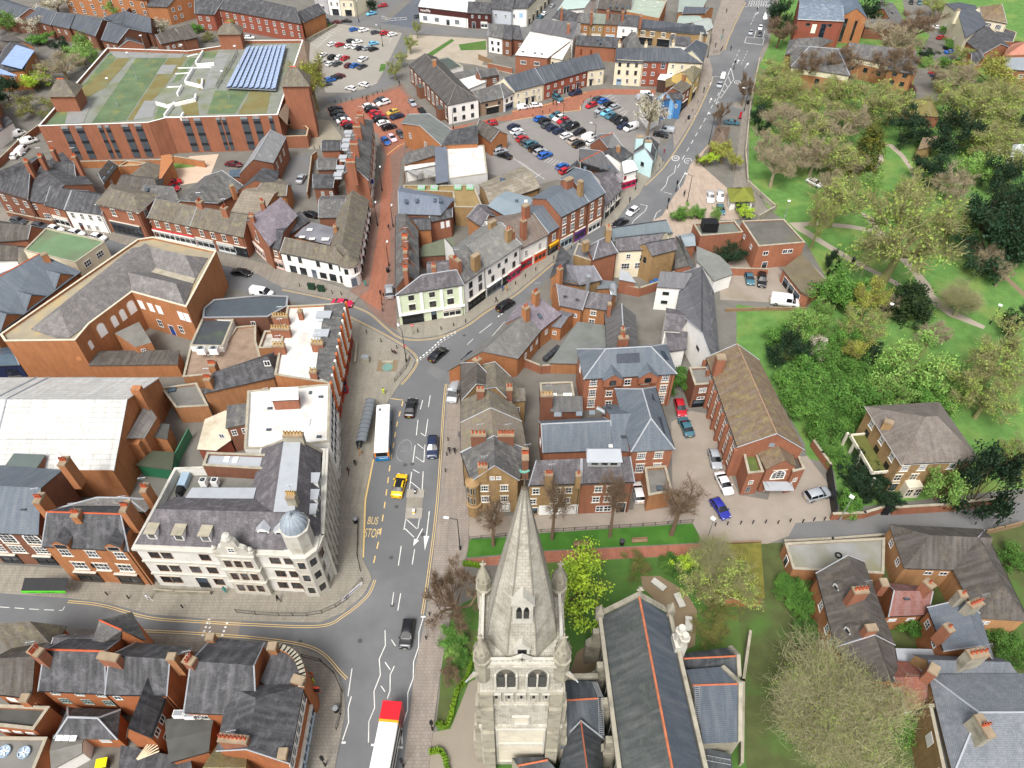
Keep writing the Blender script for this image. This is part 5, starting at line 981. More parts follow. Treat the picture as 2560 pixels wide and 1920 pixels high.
GH('old brick house with dark tiled roof, white dormers and square chimneys','P:600,605 L:432,1640 P:915,505 L:690,1490',6.2,9.4,BRL,TLD,[(0,3.6,1.0,1.5,[.12,.3,.62],'s',sw,STW),(0,.4,1.2,1.6,[.2],'d')],[CH_('P:805,115',11.8,2.0,1.0,R(5),4,BR),CH_('P:900,440',10.8,1.4,.9,R(5),0,BR)])
th,P,h,O,ro,ow=HOUSES['old brick house with dark tiled roof, white dormers and square chimneys']
for s in('P:590,95','P:690,470'):dormer(th,O,MQ(s,7.9)[0],7.0,R(-70),1.1,1.2,2.2,TLD,st='s')
GH('low brick range with dark tiled roof half hidden by the huge bare tree','P:800,900 P:605,610 P:1055,900 P:915,505',5.8,9.0,BRL,TLD,[],[])
HH('small purple tiled brick house with one dark rooflight in the courtyard','P:1045,335 1370,320 1340,100 1035,70',4.8,2.4,(0,0),BRL,mat('#8a6058',.9,.15,.4,'slate'),[(0,2.6,1.2,.9,[.2,.7],'x','#e8e8e6')],[CH_('P:1010,50',7.6,1.0,1.2,0,0,BR),CH_('P:1400,60',9.6,1.0,1.4,R(30),1,BR)],sky=[SKY('P:1190,190',6.6,-.5,0)])
GH('blue slate roofed brick house with pot topped chimneys and a courtyard side','P:1535,640 P:1395,275 P:1830,600 P:1690,210',6.6,9.6,BRL,mat('#6f7780',.75,.1,.3,'slate'),[(0,4.0,1.0,1.4,[.3,.75],'s')],[CH_('P:1570,440',10.6,.9,1.2,R(20),1,BR),CH_('P:1690,150',11.6,1.0,1.0,0,1,STD),CH_('P:1800,230',11.8,2.0,1.0,R(20),4,STD),CH_('P:1820,660',11.6,2.6,1.2,R(10),4,STD)])
HH('grey slate hipped house with tall stone chimney pots in the photo corner','P:1610,1700 2600,1700 2212,860 1410,870',7.4,3.2,(3,4),BRB,mat('#757a80',.75,.14,.3,'slate',c2='#8f8f96',amt=.4),[],[CH_('P:1880,1290',12.4,1.0,2.6,R(10),3,STD)],ridge=LEAD)
FL('buff stone fronted house with leaded flat roof and blank white windows','P:1560,1900 1800,1760 1640,1090 1390,1110',7.0,BRB,FELTD,[(3,4.4,1.4,1.8,[.35,.75],'x','#eceae6','#d8d0bc'),(0,4.4,1.0,1.2,[.6],'s')],.5,'stone_house','house')
HH('slate roof with crested ridge joining the corner house to the blue slate house','P:1400,870 2180,880 2000,720 1270,690',6.6,1.8,(0,1),BRB,mat('#6d7278',.75,.12,.3,'slate'),[],[CH_('P:1440,800',9.6,1.4,1.1,R(50),0,BR)],'link_range','house')
GH('red tiled brick cottage with little white fronted dormer near the bare tree','P:1185,1150 P:1395,1100 P:1090,880 P:1370,875',4.6,6.6,BRD,mat('#8f5a4a',.9,.15,.4,'slate'),[(0,2.4,1.1,1.0,[.3],'x','#ecebe8')],[CH_('P:1105,950',8.0,1.3,.9,0,2,BR)])
FL('flat roofed white edged extension beside the leafy courtyard','P:1130,750 1500,700 1500,650 1110,640',3.4,BRD,LEAD,[],0,'extension','building')
# white L shaped building on the corner of the red street
WPLAIN=WH
GH('white rendered corner building wing with grey slate roof and black shop windows on the junction','F:210,515 815,640 255,395 735,490',5.6,8.2,WH,TL,[(0,3.6,.9,1.4,[.11,.27,.53,.71,.85,.98],'t',DK),(0,.3,1.7,1.9,[.13,.28,.71,.86],'m',DK),(0,.1,1.2,2.3,[.44],'d','#d8d8d6','#6b7078'),(0,.5,1.7,1.5,[.57],'m',DK)],[],'corner_building','building',ins=(0,1.5),sky=[])
GH('white rendered wing along the red brick street with long grey tiled roof','F:870,620 968,70 735,490 835,-10',5.6,8.4,WH,TL,[(0,3.4,1.0,1.4,9,'p',DK),(0,.3,1.8,2.2,8,'g','#3a3c40','#e8e6e0')],[],'corner_building','building',ins=(1.5,0))
wc=MQ('F:800,600',5.6)[0];cr=thing('rounded_corner','curved white rendered shop corner facing the junction','building corner',(*wc,0));mb=MB();mb.lathe((0,0),[(2.2,0),(2.2,2.7),(2.35,2.8),(2.35,3.0),(2.2,3.1),(2.2,5.55)],20);mb.build('wall',[WH],cr);mb=MB();mb.lathe((0,0),[(2.5,5.5),(2.5,5.65),(0,7.5)],20);mb.build('roof',TL,cr)
for t_ in(-100,-40):o=link('window',win_mesh(.9,1.4,'t',DK),cr);o.location=(2.19*math.cos(R(t_)),2.19*math.sin(R(t_)),3.6);o.rotation_euler=(0,0,R(t_)+R(90))
o=link('door',win_mesh(1.3,2.3,'d','#c8c8c6','#5b6470'),cr);o.location=(2.19*math.cos(R(-65)),2.19*math.sin(R(-65)),.1);o.rotation_euler=(0,0,R(25))
HH('grey slate rear roof with four white rooflights behind the white corner building','F:340,380 640,455 690,320 480,270',5.2,.3,(0,0),BRL,mat('#75757a',.8,.15,.4,c2='#97979c',amt=.5),[],[],'rear_extension','extension',sky=[SKY('F:465,325',5.8,None,0,(1.3,.9)),SKY('F:400,388',5.8,None,0,(1.3,.8)),SKY('F:485,405',5.8,None,0,(1.3,.8)),SKY('F:600,408',5.8,None,0,(1.7,1.1))])
HH('lean slate roofed rear wing above the parked black car yard','F:545,218 735,215 830,30 570,40',5.4,1.8,(0,0),BRD,SL,[],[CH_('F:680,290',8,.8,.8,0,1,BRS)],'rear_wing','house')
GH('purple slate chapel with pointed white gable window over a pink shop','F:110,470 350,205 -40,250 215,50',6.6,10,BR,mat('#857b82',.8,.15,.4,'slate',c2='#aaa0a6',amt=.4),[(3,4.6,1.8,3.0,[.5],'a','#efe9dc','#e5dccb'),(3,.1,5.5,2.9,[.48],'g','#e3c9bd')],[CH_('E:2170,200',11.5,1.1,1.0,0,2,BR),CH_('F:50,80',11,1.0,1.0,0,1,BR)],'chapel','chapel',sky=[SKY('F:185,195',8.2,.6,1.0),SKY('F:40,320',8.2,.6,1.0)])
HH('small brick house with dark slate roof and pink shopfront beside the white corner building','F:95,465 205,500 290,290 130,250',5.8,1.6,(0,0),BR,SLD,[(0,3.6,.9,1.4,[.6],'s','#efe9dc','#e5dccb'),(0,.1,3.2,2.6,[.55],'g','#e0c4b8')],[])
GH('brick gable end with red coping behind the purple slate chapel','F:240,400 460,245 120,330 380,170',4.2,6.2,BRL,SLD,[],[],'rear_range','house')
# long brick terrace on the far side of the street
GH('long red brick terrace over a row of white shopfronts, sash windows in stone frames','E:1280,218 1640,290 1350,62 1700,128',5.9,8.8,BR,TL,[(0,3.5,1.1,1.7,[.17,.42,.67,.92],'s','#efece4',STW),(0,.1,6.2,2.7,[.25,.75],'g','#e9e7e2','#c3343c')],[CH_('E:1720,75',10.6,1.1,1.6,R(70),4,BRP)],'terrace_house','terrace house')
GH('red brick terrace with brown tiled roof and four sash windows next to the chapel gable','E:1640,290 2105,388 1700,128 2140,205',5.9,8.8,BR,TL,[(0,3.5,1.1,1.7,[.19,.4,.61,.83],'s','#efece4',STW),(0,.1,5.0,2.7,[.2,.6],'g','#d8dcdc'),(0,.1,3.6,2.7,[.87],'g','#2a2c30')],[CH_('E:1935,130',10.6,1.1,1.6,R(70),5,BRP)],'terrace_house','terrace house',ridge=None)
HH('corner house with white cornice, grey painted shop below and quoined red brick above','E:845,95 1190,165 1345,25 960,-60',8.2,1.8,(3,3),BR,TL,[(0,5.4,1.2,1.8,[.32,.75],'s','#efece4','#e8e2d2'),(0,.1,9.0,3.6,[.5],'g','#4d5055'),(1,5.4,1.1,1.8,[.3],'s','#efece4','#e8e2d2')],[],'corner_house','house',verge=MWH,over=.6)
GH('pair of white rendered houses with dark slate roof and brick panels','E:560,150 880,190 620,-10 900,35',5.6,8.2,WH,SLD,[(0,3.4,1.0,1.5,[.15,.4,.63,.87],'s','#efece4'),(0,.6,1.0,1.2,[.45,.68],'s'),(0,.1,1.0,2.1,[.25],'d','#e0dcd4','#5d2a26')],[],'cottage','house')
GH('red brick house with white shop bay next to the white rendered pair','E:390,108 560,150 440,-45 620,-10',5.6,8.2,BR,SLD,[(0,3.4,1.2,1.5,[.5],'s','#efece4'),(0,.1,5.0,2.7,[.5],'g','#eceae4')],[],'cottage','house')
GH('red brick gabled villa with white bargeboards at the street end','E:-60,-30 240,60 A:-60,1500 A:260,1420',6.6,9.6,BRD,SLD,[(0,3.8,1.3,1.7,[.2,.55,.85],'s','#efece4'),(0,.8,1.3,1.7,[.2,.6],'s','#efece4')],[CH_('A:225,1390',12,1.0,1.2,0,4,BR),CH_('A:345,1345',12,1.0,1.2,0,4,BR)],'villa','house')
GH('brick villa with white bargeboard gable and painted bay window','E:230,70 390,95 A:350,1440 A:560,1600',5.8,8.2,BR,SLD,[(0,1.0,1.9,1.6,[.75],'t'),(0,3.5,1.0,1.4,[.3],'s')],[],'villa','house')
for s0,lab in(('A:340,1590 90,1590 480,1560 260,1460','steep white trimmed brick gable facing the street with mullioned window'),):
 pass
GH('dark slate house with white trimmed gable in front of the multi storey car park','A:480,1500 660,1540 360,1380 640,1420',6.2,8.8,BR,SLD,[(0,3.6,1.1,1.4,[.5],'s')],[CH_('A:450,1290',11.5,.9,1.2,0,3,BR),CH_('A:640,1345',11.5,.9,1.2,0,3,BR)])
GH('brown roofed brick range with two skylights and open brick yard','A:890,1590 1010,1430 850,1500 940,1385',4.4,6.2,BRL,TLD,[(0,2.2,1.0,1.0,[.4],'s')],[],'outbuilding','outbuilding',sky=[SKY('A:970,1450',5.6,.5,-.9),SKY('A:940,1490',5.6,.5,-.9),SKY('A:900,1540',5.6,.5,-.9)])
GH('ribbed grey roofed brick range beside the sandy yard','A:1300,1620 1410,1440 1140,1550 1270,1400',4.2,6.2,BRL,TL,[],[],'outbuilding','outbuilding')
FL('tall plain brick party wall block at the edge of the sandy yard','A:1370,1590 1490,1400 1470,1340 1400,1350',4.6,BRL,BRL,[],0,'brick_block','outbuilding')
FL('brick walled yard building with pale concrete roof near the stepped gables','A:1010,1440 1200,1430 1280,1405 1100,1390',3.0,BRL,mat('#a8835c',.9,.12,.4),[],.4,'outbuilding','outbuilding')
GH('wide grey slate rear roof behind the brick terrace with tiled hips','E:1150,50 1560,90 E:1250,-60 E:1500,-40',5,7,BRL,SL,[],[],'rear_range','house')
HH('tiled rear roof with two white skylights behind the corner house','E:1000,-30 1380,20 E:1400,-110 E:1080,-150',5.4,1.8,(1,1),BRL,TLD,[],[],'rear_range','house',sky=[SKY('A:1130,1640',6.6,.3,0,(1.4,1.0)),SKY('A:1270,1640',6.6,.3,0)])
GH('big grey slate workshop roof with brick gable beside the sandy yard','E:1880,95 E:2130,-30 E:1560,80 A:1920,1480',4.6,7.8,BR,SL,[],[CH_('A:2000,1600',8.2,1.0,.9,.8,0,BRL)],'workshop','workshop')
HH('brown corrugated roof with solar strip behind the terrace chimneys','E:2000,170 E:2260,200 F:290,-60 F:10,-80',4.4,1.6,(0,0),BRL,mat('#8d8374',.85,.1,.4,'corr'),[],[],'workshop','workshop')
FL('glass and white framed lean to roof beside the red parked car','A:1990,1530 2190,1530 2190,1465 1990,1475',3.0,BR,GLB,[],0,'glazed_lean_to','lean-to')
GH('slate roofed brick warehouse with white ridge north of the workshop yard','B:143,1408 255,1185 -20,1380 130,1125',6.4,9,BR,mat('#8f9090',.8,.15,.4,'slate',c2='#b0b0ae',amt=.4),[(0,3.4,1.1,1.5,[.2,.45,.7],'s','#efece4',STW)],[],'warehouse','warehouse',ridge=LEAD)
GH('brick workshop with dark roof below the slate roofed warehouse','B:170,1590 190,1480 -10,1560 60,1455',5.4,7.4,BR,SLD,[],[],'workshop','workshop')
HH('tan roofed brick block beside the narrow yard with the grey car','F:-40,40 F:260,30 B:300,1600 B:180,1540',5,1.4,(0,0),BRL,TL,[],[CH_('F:50,75',8.5,1,1,0,2,BR)],'workshop','workshop')
# brick terrace on the west side of the red street
GH('tall red brick terrace with three big chimneys along the red brick street','B:968,1560 1005,1040 845,1440 895,1030',8,11,BR,SL,[(0,5.0,1.2,1.7,8,'p','#efece4',STW),(0,.1,3.0,3.0,7,'g','#e6ded2')],[CH_('B:815,1390',14.0,2.2,1.2,0,6,BR),CH_('B:845,1235',14,2.0,1.2,0,5,BR),CH_('B:870,1085',14,2.0,1.2,0,5,BR),CH_('B:898,985',13,1.8,1.1,0,5,BR)],'terrace_house','terrace house',ridge=TERRA)
th,P,h,O,ro,ow=HOUSES['tall red brick terrace with three big chimneys along the red brick street']
for s in('B:700,1450','B:680,1510','B:725,1360','B:745,1265','B:755,1215','B:770,1145'):dormer(th,O,MQ(s,8.8)[0],8.0,R(-90),1.6,.9,1.8,LEAD,'#c9cfd2','dormer','o',False)
sg=thing('shop_sign','blue and white projecting shop sign on the red brick terrace','sign',(*MQ('B:1000,1570',4)[0],3.5));mb=MB();mb.box(-.5,-.08,0,.5,.08,1.3);mb.build('panel',mat('#27408c',.5,.1,1),sg);mb=MB();mb.box(-.55,-.05,1.3,.55,.05,1.4);mb.build('frame',MWH,sg)
HH('flat roofed brick rear wing with slate deck nearest the dark bin yard','B:500,1620 665,1620 690,1510 495,1510',5,.5,(0,0),BRD,SLD,[(0,2.8,.8,1.0,[.4,.85],'s')],[],'rear_wing','house')
HH('middle slate roofed rear wing behind the red brick terrace chimneys','B:535,1465 690,1460 710,1370 540,1370',5,.8,(0,0),BRD,SL,[],[],'rear_wing','house')
HH('far slate roofed rear wing beside the paved court','B:570,1300 730,1295 740,1215 580,1215',5,.8,(0,0),BR,SLD,[],[],'rear_wing','house')
# block between red street and main road
GH('pale green three storey corner building with white pilasters over a black shopfront','F:1210,885 1792,795 1300,742 1730,678',8.4,11,mat('#ccd6b8',.8,.05,.5),SLP,[(0,6.3,1.2,1.3,[.21,.52,.79],'s','#5a4a40','#eef0e4'),(0,3.6,1.4,1.6,[.21,.52,.79],'s','#5a4a40','#eef0e4'),(0,.1,4.6,2.7,[.2],'g','#1f2322'),(0,.1,1.2,2.6,[.52],'d','#efeee8','#15171a'),(0,.1,4.0,2.6,[.8],'g','#e8e2d6')],[CH_('F:1535,630',12.8,.9,1.2,0,2,BR)],'corner_building','building',ridge=LEAD,ins=(3.2,0))
th,P,h,O,ro,ow=HOUSES['pale green three storey corner building with white pilasters over a black shopfront']
mb=MB();n_=ow(0);d=unit(P[0],P[1])
for t_ in(.02,.36,.66,.95):q=lerp(P[0],P[1],t_);mb.obox((q[0]+n_[0]*.1,q[1]+n_[1]*.1),math.atan2(d[1],d[0]),.6,.24,2.9,8.2)
q=lerp(P[0],P[1],.5);mb.obox((q[0]+n_[0]*.2,q[1]+n_[1]*.2),math.atan2(d[1],d[0]),dist(P[0],P[1]),.5,2.75,3.0);mb.build('pilasters',MWH,th,O)
GH('slate roofed range along the red street with three tall party chimneys','F:1213,830 1215,200 1298,720 1292,190',7,9.4,BRD,SL,[],[CH_('F:1290,650',12.2,.9,1.9,0,5,BR),CH_('F:1290,500',12.2,.9,1.9,0,5,BR),CH_('F:1285,380',12.4,1.2,1.9,0,6,BR)],'terrace_house','terrace house')
th,P,h,O,ro,ow=HOUSES['slate roofed range along the red street with three tall party chimneys']
for t_ in(.22,.48,.74):
 q0,q1=lerp(P[0],P[1],t_),lerp(P[3],P[2],t_);mb=MB();c=cent([q0,q1]);L_=dist(q0,q1);an=math.atan2(q1[1]-q0[1],q1[0]-q0[0])
 f_=[(*q0,7),(*c,10.3),(*q1,7)];mb.face([(x,y-.2,z)for x,y,z in f_]);mb.face([(x,y+.2,z)for x,y,z in f_][::-1]);mb.face([(q0[0],q0[1]-.2,7),(q0[0],q0[1]+.2,7),(c[0],c[1]+.2,10.3),(c[0],c[1]-.2,10.3)][::-1]);mb.face([(q1[0],q1[1]-.2,7),(q1[0],q1[1]+.2,7),(c[0],c[1]+.2,10.3),(c[0],c[1]-.2,10.3)]);mb.build('party_wall',BRD,th,O)
HH('blue grey slate house with four rooflights at the top of the red street','F:1240,185 1590,195 1705,60 1240,-40',6.6,2.2,(0,2),BR,mat('#717a88',.75,.1,.3,'slate'),[(1,3.2,1.0,1.6,[.25,.5],'x')],[],sky=[SKY('F:1297,80',8.6,.4,0),SKY('F:1390,75',8.6,.4,0),SKY('F:1547,72',8.6,.4,0),SKY('F:1595,74',8.6,.4,0)])
HH('brick rear wing with slate roof and white louvred windows','F:1505,255 1690,215 1700,140 1500,180',5.6,.8,(0,0),BR,SLD,[(0,3,.9,1.8,[.55,.8],'x')],[],'rear_wing','house')
HH('orange rear wing with slate roof beside the brick yard','F:1420,325 1510,320 1500,225 1300,225',5.6,1.0,(0,0),BRL,SLD,[],[],'rear_wing','house')
FL('mossy green flat roofed yard building in the block centre','F:1430,560 1650,545 1720,470 1690,400 1440,470',3.2,BRD,mat('#6a6f5c',.9,.15,.4,c2='#54603c',amt=.6,sc2=.4),[],0,'yard_building','outbuilding')
HH('purple slated rear wing with white flashing behind the pale green building','F:1480,700 1740,660 1720,590 1480,610',6.5,.8,(0,0),WH,SLP,[],[],'rear_wing','house')
GH('white rendered house with bluish slate roof on the bend, black shopfront','F:1795,785 1978,655 1700,480 1832,465',8.3,11.5,WH,SL,[(0,5.8,1.1,1.5,[.3,.75],'s',DK),(0,3.4,1.1,1.7,[.3,.75],'s',DK),(0,.1,5.6,2.6,[.55],'g','#17191b')],[CH_('F:1720,570',12.5,.9,3.0,.8,4,BR),CH_('F:1895,540',12.6,2.0,1.1,.9,0,BRB)],'town_house','house',sky=[SKY('F:1830,595',10,.5,.7)])
GH('long white rendered house with lichened slate roof over a grey and a pink shopfront','F:1978,655 G:75,452 F:1832,465 F:2120,268',8.3,11.5,WH,mat('#7d7c78',.8,.14,.3,'slate',c2='#9a9a8c',amt=.5),[(0,6.0,.9,1.0,[.12,.38,.58,.85],'p',DK),(0,3.4,.9,1.5,[.2,.5,.8],'p',DK),(0,.1,4.6,2.7,[.23],'g','#5f666b','#e6e6e2'),(0,.1,1.8,2.6,[.55],'g','#17191b'),(0,.1,4.4,2.8,[.8],'g','#d6416d')],[CH_('F:2040,250',13,1.8,1.0,.8,0,BRB),CH_('F:2180,320',12.5,1.4,1.0,.8,2,BRB)],'town_house','house')
GH('white house with reddish brown tiled roof over two bright red shopfronts','G:70,490 312,362 -95,275 182,180',6.4,9.2,WH,mat('#776a60',.85,.15,.3,'slate',c2='#8d8074',amt=.4),[(0,3.6,.9,1.5,[.22,.7],'s'),(0,.1,3.6,2.7,[.22],'g','#d22a35'),(0,.1,3.8,2.7,[.72],'g','#e2622a')],[CH_('G:100,240',12.2,1.2,1.2,.7,2,BR),CH_('G:0,330',11.5,1.0,1.0,.7,1,BR)],'town_house','house')
GH('narrow brick shop with blue slate roof and yellow lettered black fascia','G:315,352 412,292 188,182 285,108',6.6,9.4,BR,SLB,[(0,3.6,1.1,1.7,[.5],'s',sw,STW),(0,.1,3.6,2.8,[.5],'g','#26282c','#e5b52a')],[CH_('G:120,110',12.4,1.6,1.3,.7,0,BR)],'town_house','house')
GH('tall red brick house with white quoined windows over a slate blue and a purple shopfront','G:422,214 662,86 300,66 510,-50',9.5,11.6,BR,SLB,[(0,6.9,1.1,1.6,[.14,.45,.78],'s',sw,'#efeae0'),(0,4.0,1.1,1.9,[.14,.45,.78],'s',sw,'#efeae0'),(0,.1,4.2,2.9,[.25],'g','#a9bcc4'),(0,.1,3.6,2.9,[.75],'g','#6b3a8a')],[CH_('C:490,1540',14,2.2,1.4,.7,0,BR)],'town_house','house')
GH('red brick house with quoins and white fronted shop beside the purple shop','G:664,85 800,8 C:545,1580 C:680,1490',9.5,11.6,BR,SLB,[(0,6.9,1.0,1.6,[.25,.75],'s',sw,'#efeae0'),(0,4.0,1.0,1.8,[.25,.75],'s',sw,'#efeae0'),(0,.1,4.6,2.8,[.5],'g','#eceae6')],[CH_('C:595,1560',14.4,1.0,1.2,.7,0,BRB)],'town_house','house')
GH('low black and white timbered shop with grey slate roof at the crossing','G:805,120 940,-20 C:760,1550 C:880,1480',4.2,7,WH,SLP,[(0,2.6,.5,1.2,6,'o','#1d1d1f'),(0,.2,2.2,2.0,3,'g','#1d1d1f')],[],'timbered_shop','shop')
HH('blue grey metal flat roof behind the brown tiled white house','F:2010,120 G:60,270 G:190,60 F:2160,0',6.6,.5,(0,0),BR,mat('#7f8b92',.6,.06,.4),[],[],'rear_range','building',sky=[SKY('G:40,80',7.2,.2,0),SKY('G:120,80',7.2,None,0)])
HH('brown slated gable with brick side near the white extractor ducts','F:1830,215 F:1960,300 F:2060,210 F:2010,120',5.6,1.8,(0,0),BRS,SLP,[],[],'rear_wing','house')
FL('flat tan roof with four green framed roof lanterns in the middle of the block','F:1715,130 1960,135 F:1890,-40 B:1870,1600 B:1275,1600 B:1275,1640 B:1700,1660',5.4,BRB,mat('#8a7650',.9,.12,.4),[],.2,'shop_block','building')
for i,s in enumerate(('B:1430,1625','B:1540,1625','B:1745,1620','B:1850,1620')):
 t_=thing('roof_lantern',('green framed roof lantern nearest the red street','green framed roof lantern beside the one nearest the red street','green framed roof lantern in the second pair, on the street side','green framed roof lantern nearest the corrugated roof')[i],'roof lantern',(*MQ(s,5.6)[0],5.45),group='roof lanterns');mb=MB();mb.box(-.9,-.9,0,.9,.9,.5);mb.build('frame',mat('#8fc49a',.6,.06,1),t_);mb=MB();mb.box(-.65,-.65,.5,.65,.65,.6);mb.build('glazing',LEAD,t_)
HH('dull glazed and corrugated shed roof beside the lower car park','F:2020,110 C:240,1620 C:95,1440 B:1930,1600',5.2,1.4,(0,0),BRB,mat('#8b8272',.8,.2,.5,'corr',c2='#a7a49a',amt=.5),[],[],'market_shed','shed',sky=[SKY('B:2130,1560',6.4,.1,0,(1.4,2))])
FL('white membrane flat roof with grey edge strip and four wall condensers below it','B:1560,1560 2000,1500 1970,1255 1550,1270',5.8,mat('#c6c6c2',.8,.06,.5),WROOF,[],.4,'flat_roofed_hall','hall',sky=[SKY('B:1730,1370',5.6,None,0,(.5,.6))])
FL('dark slate edge strip building beside the white membrane roof','B:1560,1590 1660,1570 1640,1270 1550,1275',6.0,DKG,mat('#666c76',.8,.1,.4),[],0,'side_strip','building')
for i,x in enumerate((1723,1810,1855,1893)):
 t_=box_thing('condenser',('condenser standing apart from three others below the white membrane roof','first of three joined condensers below the white membrane roof','middle one of three joined condensers below the white membrane roof','last of three joined condensers below the white membrane roof')[i],'condenser',f'B:{x},1560',3,1.1,.6,1.5,0,[MWH,GRY,BLK],None,'condensers below the white roof');mb=MB();mb.tube([(0,-.31,.75),(0,-.34,.75)],.4,12);mb.build('grille',DKG,t_)
HH('brick shed with patched slate roof at the bend of the red street','B:1285,1420 1540,1340 1570,1240 1285,1330',4,1.4,(0,0),BRL,SL,[],[],'garage','shed')
FL('white walled courtyard bar with planted beer garden roof below the shed','B:1290,1480 1545,1430 1545,1410 1290,1440',3.2,WH,WROOF,[],0,'courtyard_wall','building')
for i,(s,rz,lab)in enumerate((('B:1370,1500',.3,'pale triangular shade sail nearest the red street over the beer garden'),('B:1490,1500',-.2,'pale triangular shade sail nearest the white hall over the beer garden'))):
 t_=thing('shade_sail',lab,'shade sail',(*MQ(s,3)[0],3),rz);mb=MB();q=[(-2,1.5,.6),(2.2,1.2,-.1),(.4,-1.6,.2)];mb.face(q);mb.face([(a,b,c-.03)for a,b,c in q][::-1]);mb.build('cloth',mat('#9a9a98',.8,.05,1),t_);mb=MB();[mb.tube([(a,b,-3),(a,b,c)],.05,5)for a,b,c in q];mb.build('post',DKG,t_)
GH('brick house with big plain orange gable and slate roof at the red street bend','B:1600,1260 1690,1130 1420,1090 1495,990',6.6,9,BRL,mat('#6f736f',.8,.12,.3,'slate'),[(3,3.4,1.0,1.6,[.2,.6],'s'),(0,4,.8,.9,[.2],'s')],[],'house','house')
FL('tall plain orange brick wall block joined to the slate house','B:1600,1255 1915,1240 1910,1090 1690,1130',6.6,BRL,SLD,[],0,'brick_block','building')
HH('small orange brick shop unit with brown ribbed roof beside the lower car park','B:2170,1160 1960,1055 1905,1130 2030,1225',4.4,2.0,(0,0),BRL,TLD,[(3,.2,2.0,2.0,[.5],'d','#2a2c30','#2a2c30')],[],'shop_unit','shop')
# arched window building and its neighbours
house('old_school','long building with hipped dark roof, row of white arched windows and white rendered end','building',MQ('B:1325,560 1660,908 1915,855 1560,500',6),6,('g',3.2,2.5,5.0,.5),BRD,mat('#4e4b49',.85,.14,.3,'slate',c2='#6a665f',amt=.4),[(0,1.2,1.5,3.6,9,'a','#efece4','#e9e5da'),(1,3.4,.9,1.3,[.2,.5,.75],'s',DK),(1,.7,.9,1.3,[.2,.5,.75],'s',DK)],[(MQ('B:1545,570',9)[0],11,1.2,1.0,0,0,BRL)],ridge=mat('#77716a',.9,.1,1))
th,P,h,O,ro,ow=HOUSES['long building with hipped dark roof, row of white arched windows and white rendered end']
mb=MB();a,b=P[1],P[2];n_=ow(1);an=math.atan2(b[1]-a[1],b[0]-a[0]);c=cent([a,b]);mb.obox((c[0]+n_[0]*.06,c[1]+n_[1]*.06),an,dist(a,b)+.3,.1,0,5.9);mb.build('rendered_end',WH,th,O)
for w_ in th.children:
 pass
for t_ in(.2,.5,.8):put_window(th,O,a,b,t_,3.4,1.0,1.4,'s',DK,None,n_,push=.12);put_window(th,O,a,b,t_,.7,1.0,1.3,'s',DK,None,n_,push=.12)
for t_ in(.35,.86):q=lerp(P[0],P[1],t_);n0=ow(0);mb=MB();mb.obox((q[0]+n0[0]*.9,q[1]+n0[1]*.9),math.atan2(n0[1],n0[0]),1.8,3.0,0,3.6,0,1);mb.build('porch',[BRD,FELTD],th,O)
FL('dark green flat roof with white edging behind the arched window building','B:1640,620 1790,575 1665,488 1490,525',4.6,WH,mat('#4c544f',.85,.12,.4),[],.2,'flat_roofed_annexe','building')
GH('grey slated shed with long pale ridge behind the arched window building','B:1750,700 1935,655 1685,640 1900,592',4,5.6,BRD,SL,[],[],'shed','shed')
FL('white flat roofed box extension between the slated shed and brick house','B:1830,775 1985,712 1900,655 1755,695',4.4,WH,WROOF,[],0,'extension','building')
GH('plain brick house with grey slate roof and two white windows behind the shops','B:1945,668 2098,640 1920,612 2070,588',5.6,7.4,BRD,SL,[(0,3.2,1.1,1.3,[.2,.75],'s')],[])
GH('grey roofed cottage row with dark shopfront beside the white rendered end','B:1942,882 2140,842 1872,790 2110,728',4.4,7,mat('#8f7a66',.85,.1,.4),SL,[(0,2.6,.9,.9,[.25,.8],'c',DK),(0,.1,4.2,2.2,[.5],'g','#26221f')],[],'cottage','cottage')
GH('white fronted cottage with grey slate roof and blue shop trim','B:2140,842 C:18,800 B:2110,728 C:-20,690',4.8,7,WH,SL,[(0,2.8,.9,1.1,[.3,.75],'c',DK),(0,.1,3.4,2.3,[.5],'g','#51617a')],[],'cottage','cottage')
NB=mat('#9a523c',.9,.1,.4,'brick')
def newrow(lab,s,wm,wins,**k):return GH(lab,s,5.4,8.6,wm,SLN,wins,[],'terrace_house','terrace house',group='new terrace by the red street',**k)
newrow('white rendered house at the open end of the new dark roofed terrace','C:22,787 276,722 -70,675 195,590',CR,[(0,3.2,.9,1.1,[.12,.4,.65,.82],'s'),(0,.8,.9,1.2,[.14,.85],'s'),(0,.1,1.0,2.0,[.42,.62],'dc','#efece4','#22242a')])
newrow('red brick house in the middle of the new dark roofed terrace','C:276,722 656,605 195,590 600,492',NB,[(0,3.2,.9,1.1,[.1,.26,.42,.62,.76,.92],'s'),(0,.8,.9,1.2,[.1,.36,.68,.9],'s'),(0,.1,1.0,2.0,[.24,.48,.55,.78],'dc','#efece4','#22242a')])
newrow('cream rendered house closing the new dark roofed terrace near the gate','C:656,605 802,585 605,492 745,462',CR,[(0,3.2,.9,1.1,[.25,.78],'s'),(0,.8,.9,1.3,[.72],'s'),(0,.1,1.0,2.0,[.22],'dc','#efece4','#22242a')])
def flats(lab,s,wm,wins,**k):return GH(lab,s,8.4,11.6,wm,SLN,wins,[],'apartment_block','flats',group='three storey flats',**k)
flats('cream rendered three storey flats with a chimney at the gate end','C:895,512 1137,524 905,415 1150,416',CR,[(0,6.2,.9,1.3,[.17,.47,.77],'c',DK),(0,3.6,.9,1.4,[.17,.47,.77],'c',DK),(0,.8,.9,1.6,[.5,.8],'c'),(0,.1,1.6,2.0,[.2],'d','#9fb4c8','#8fa6ba')])
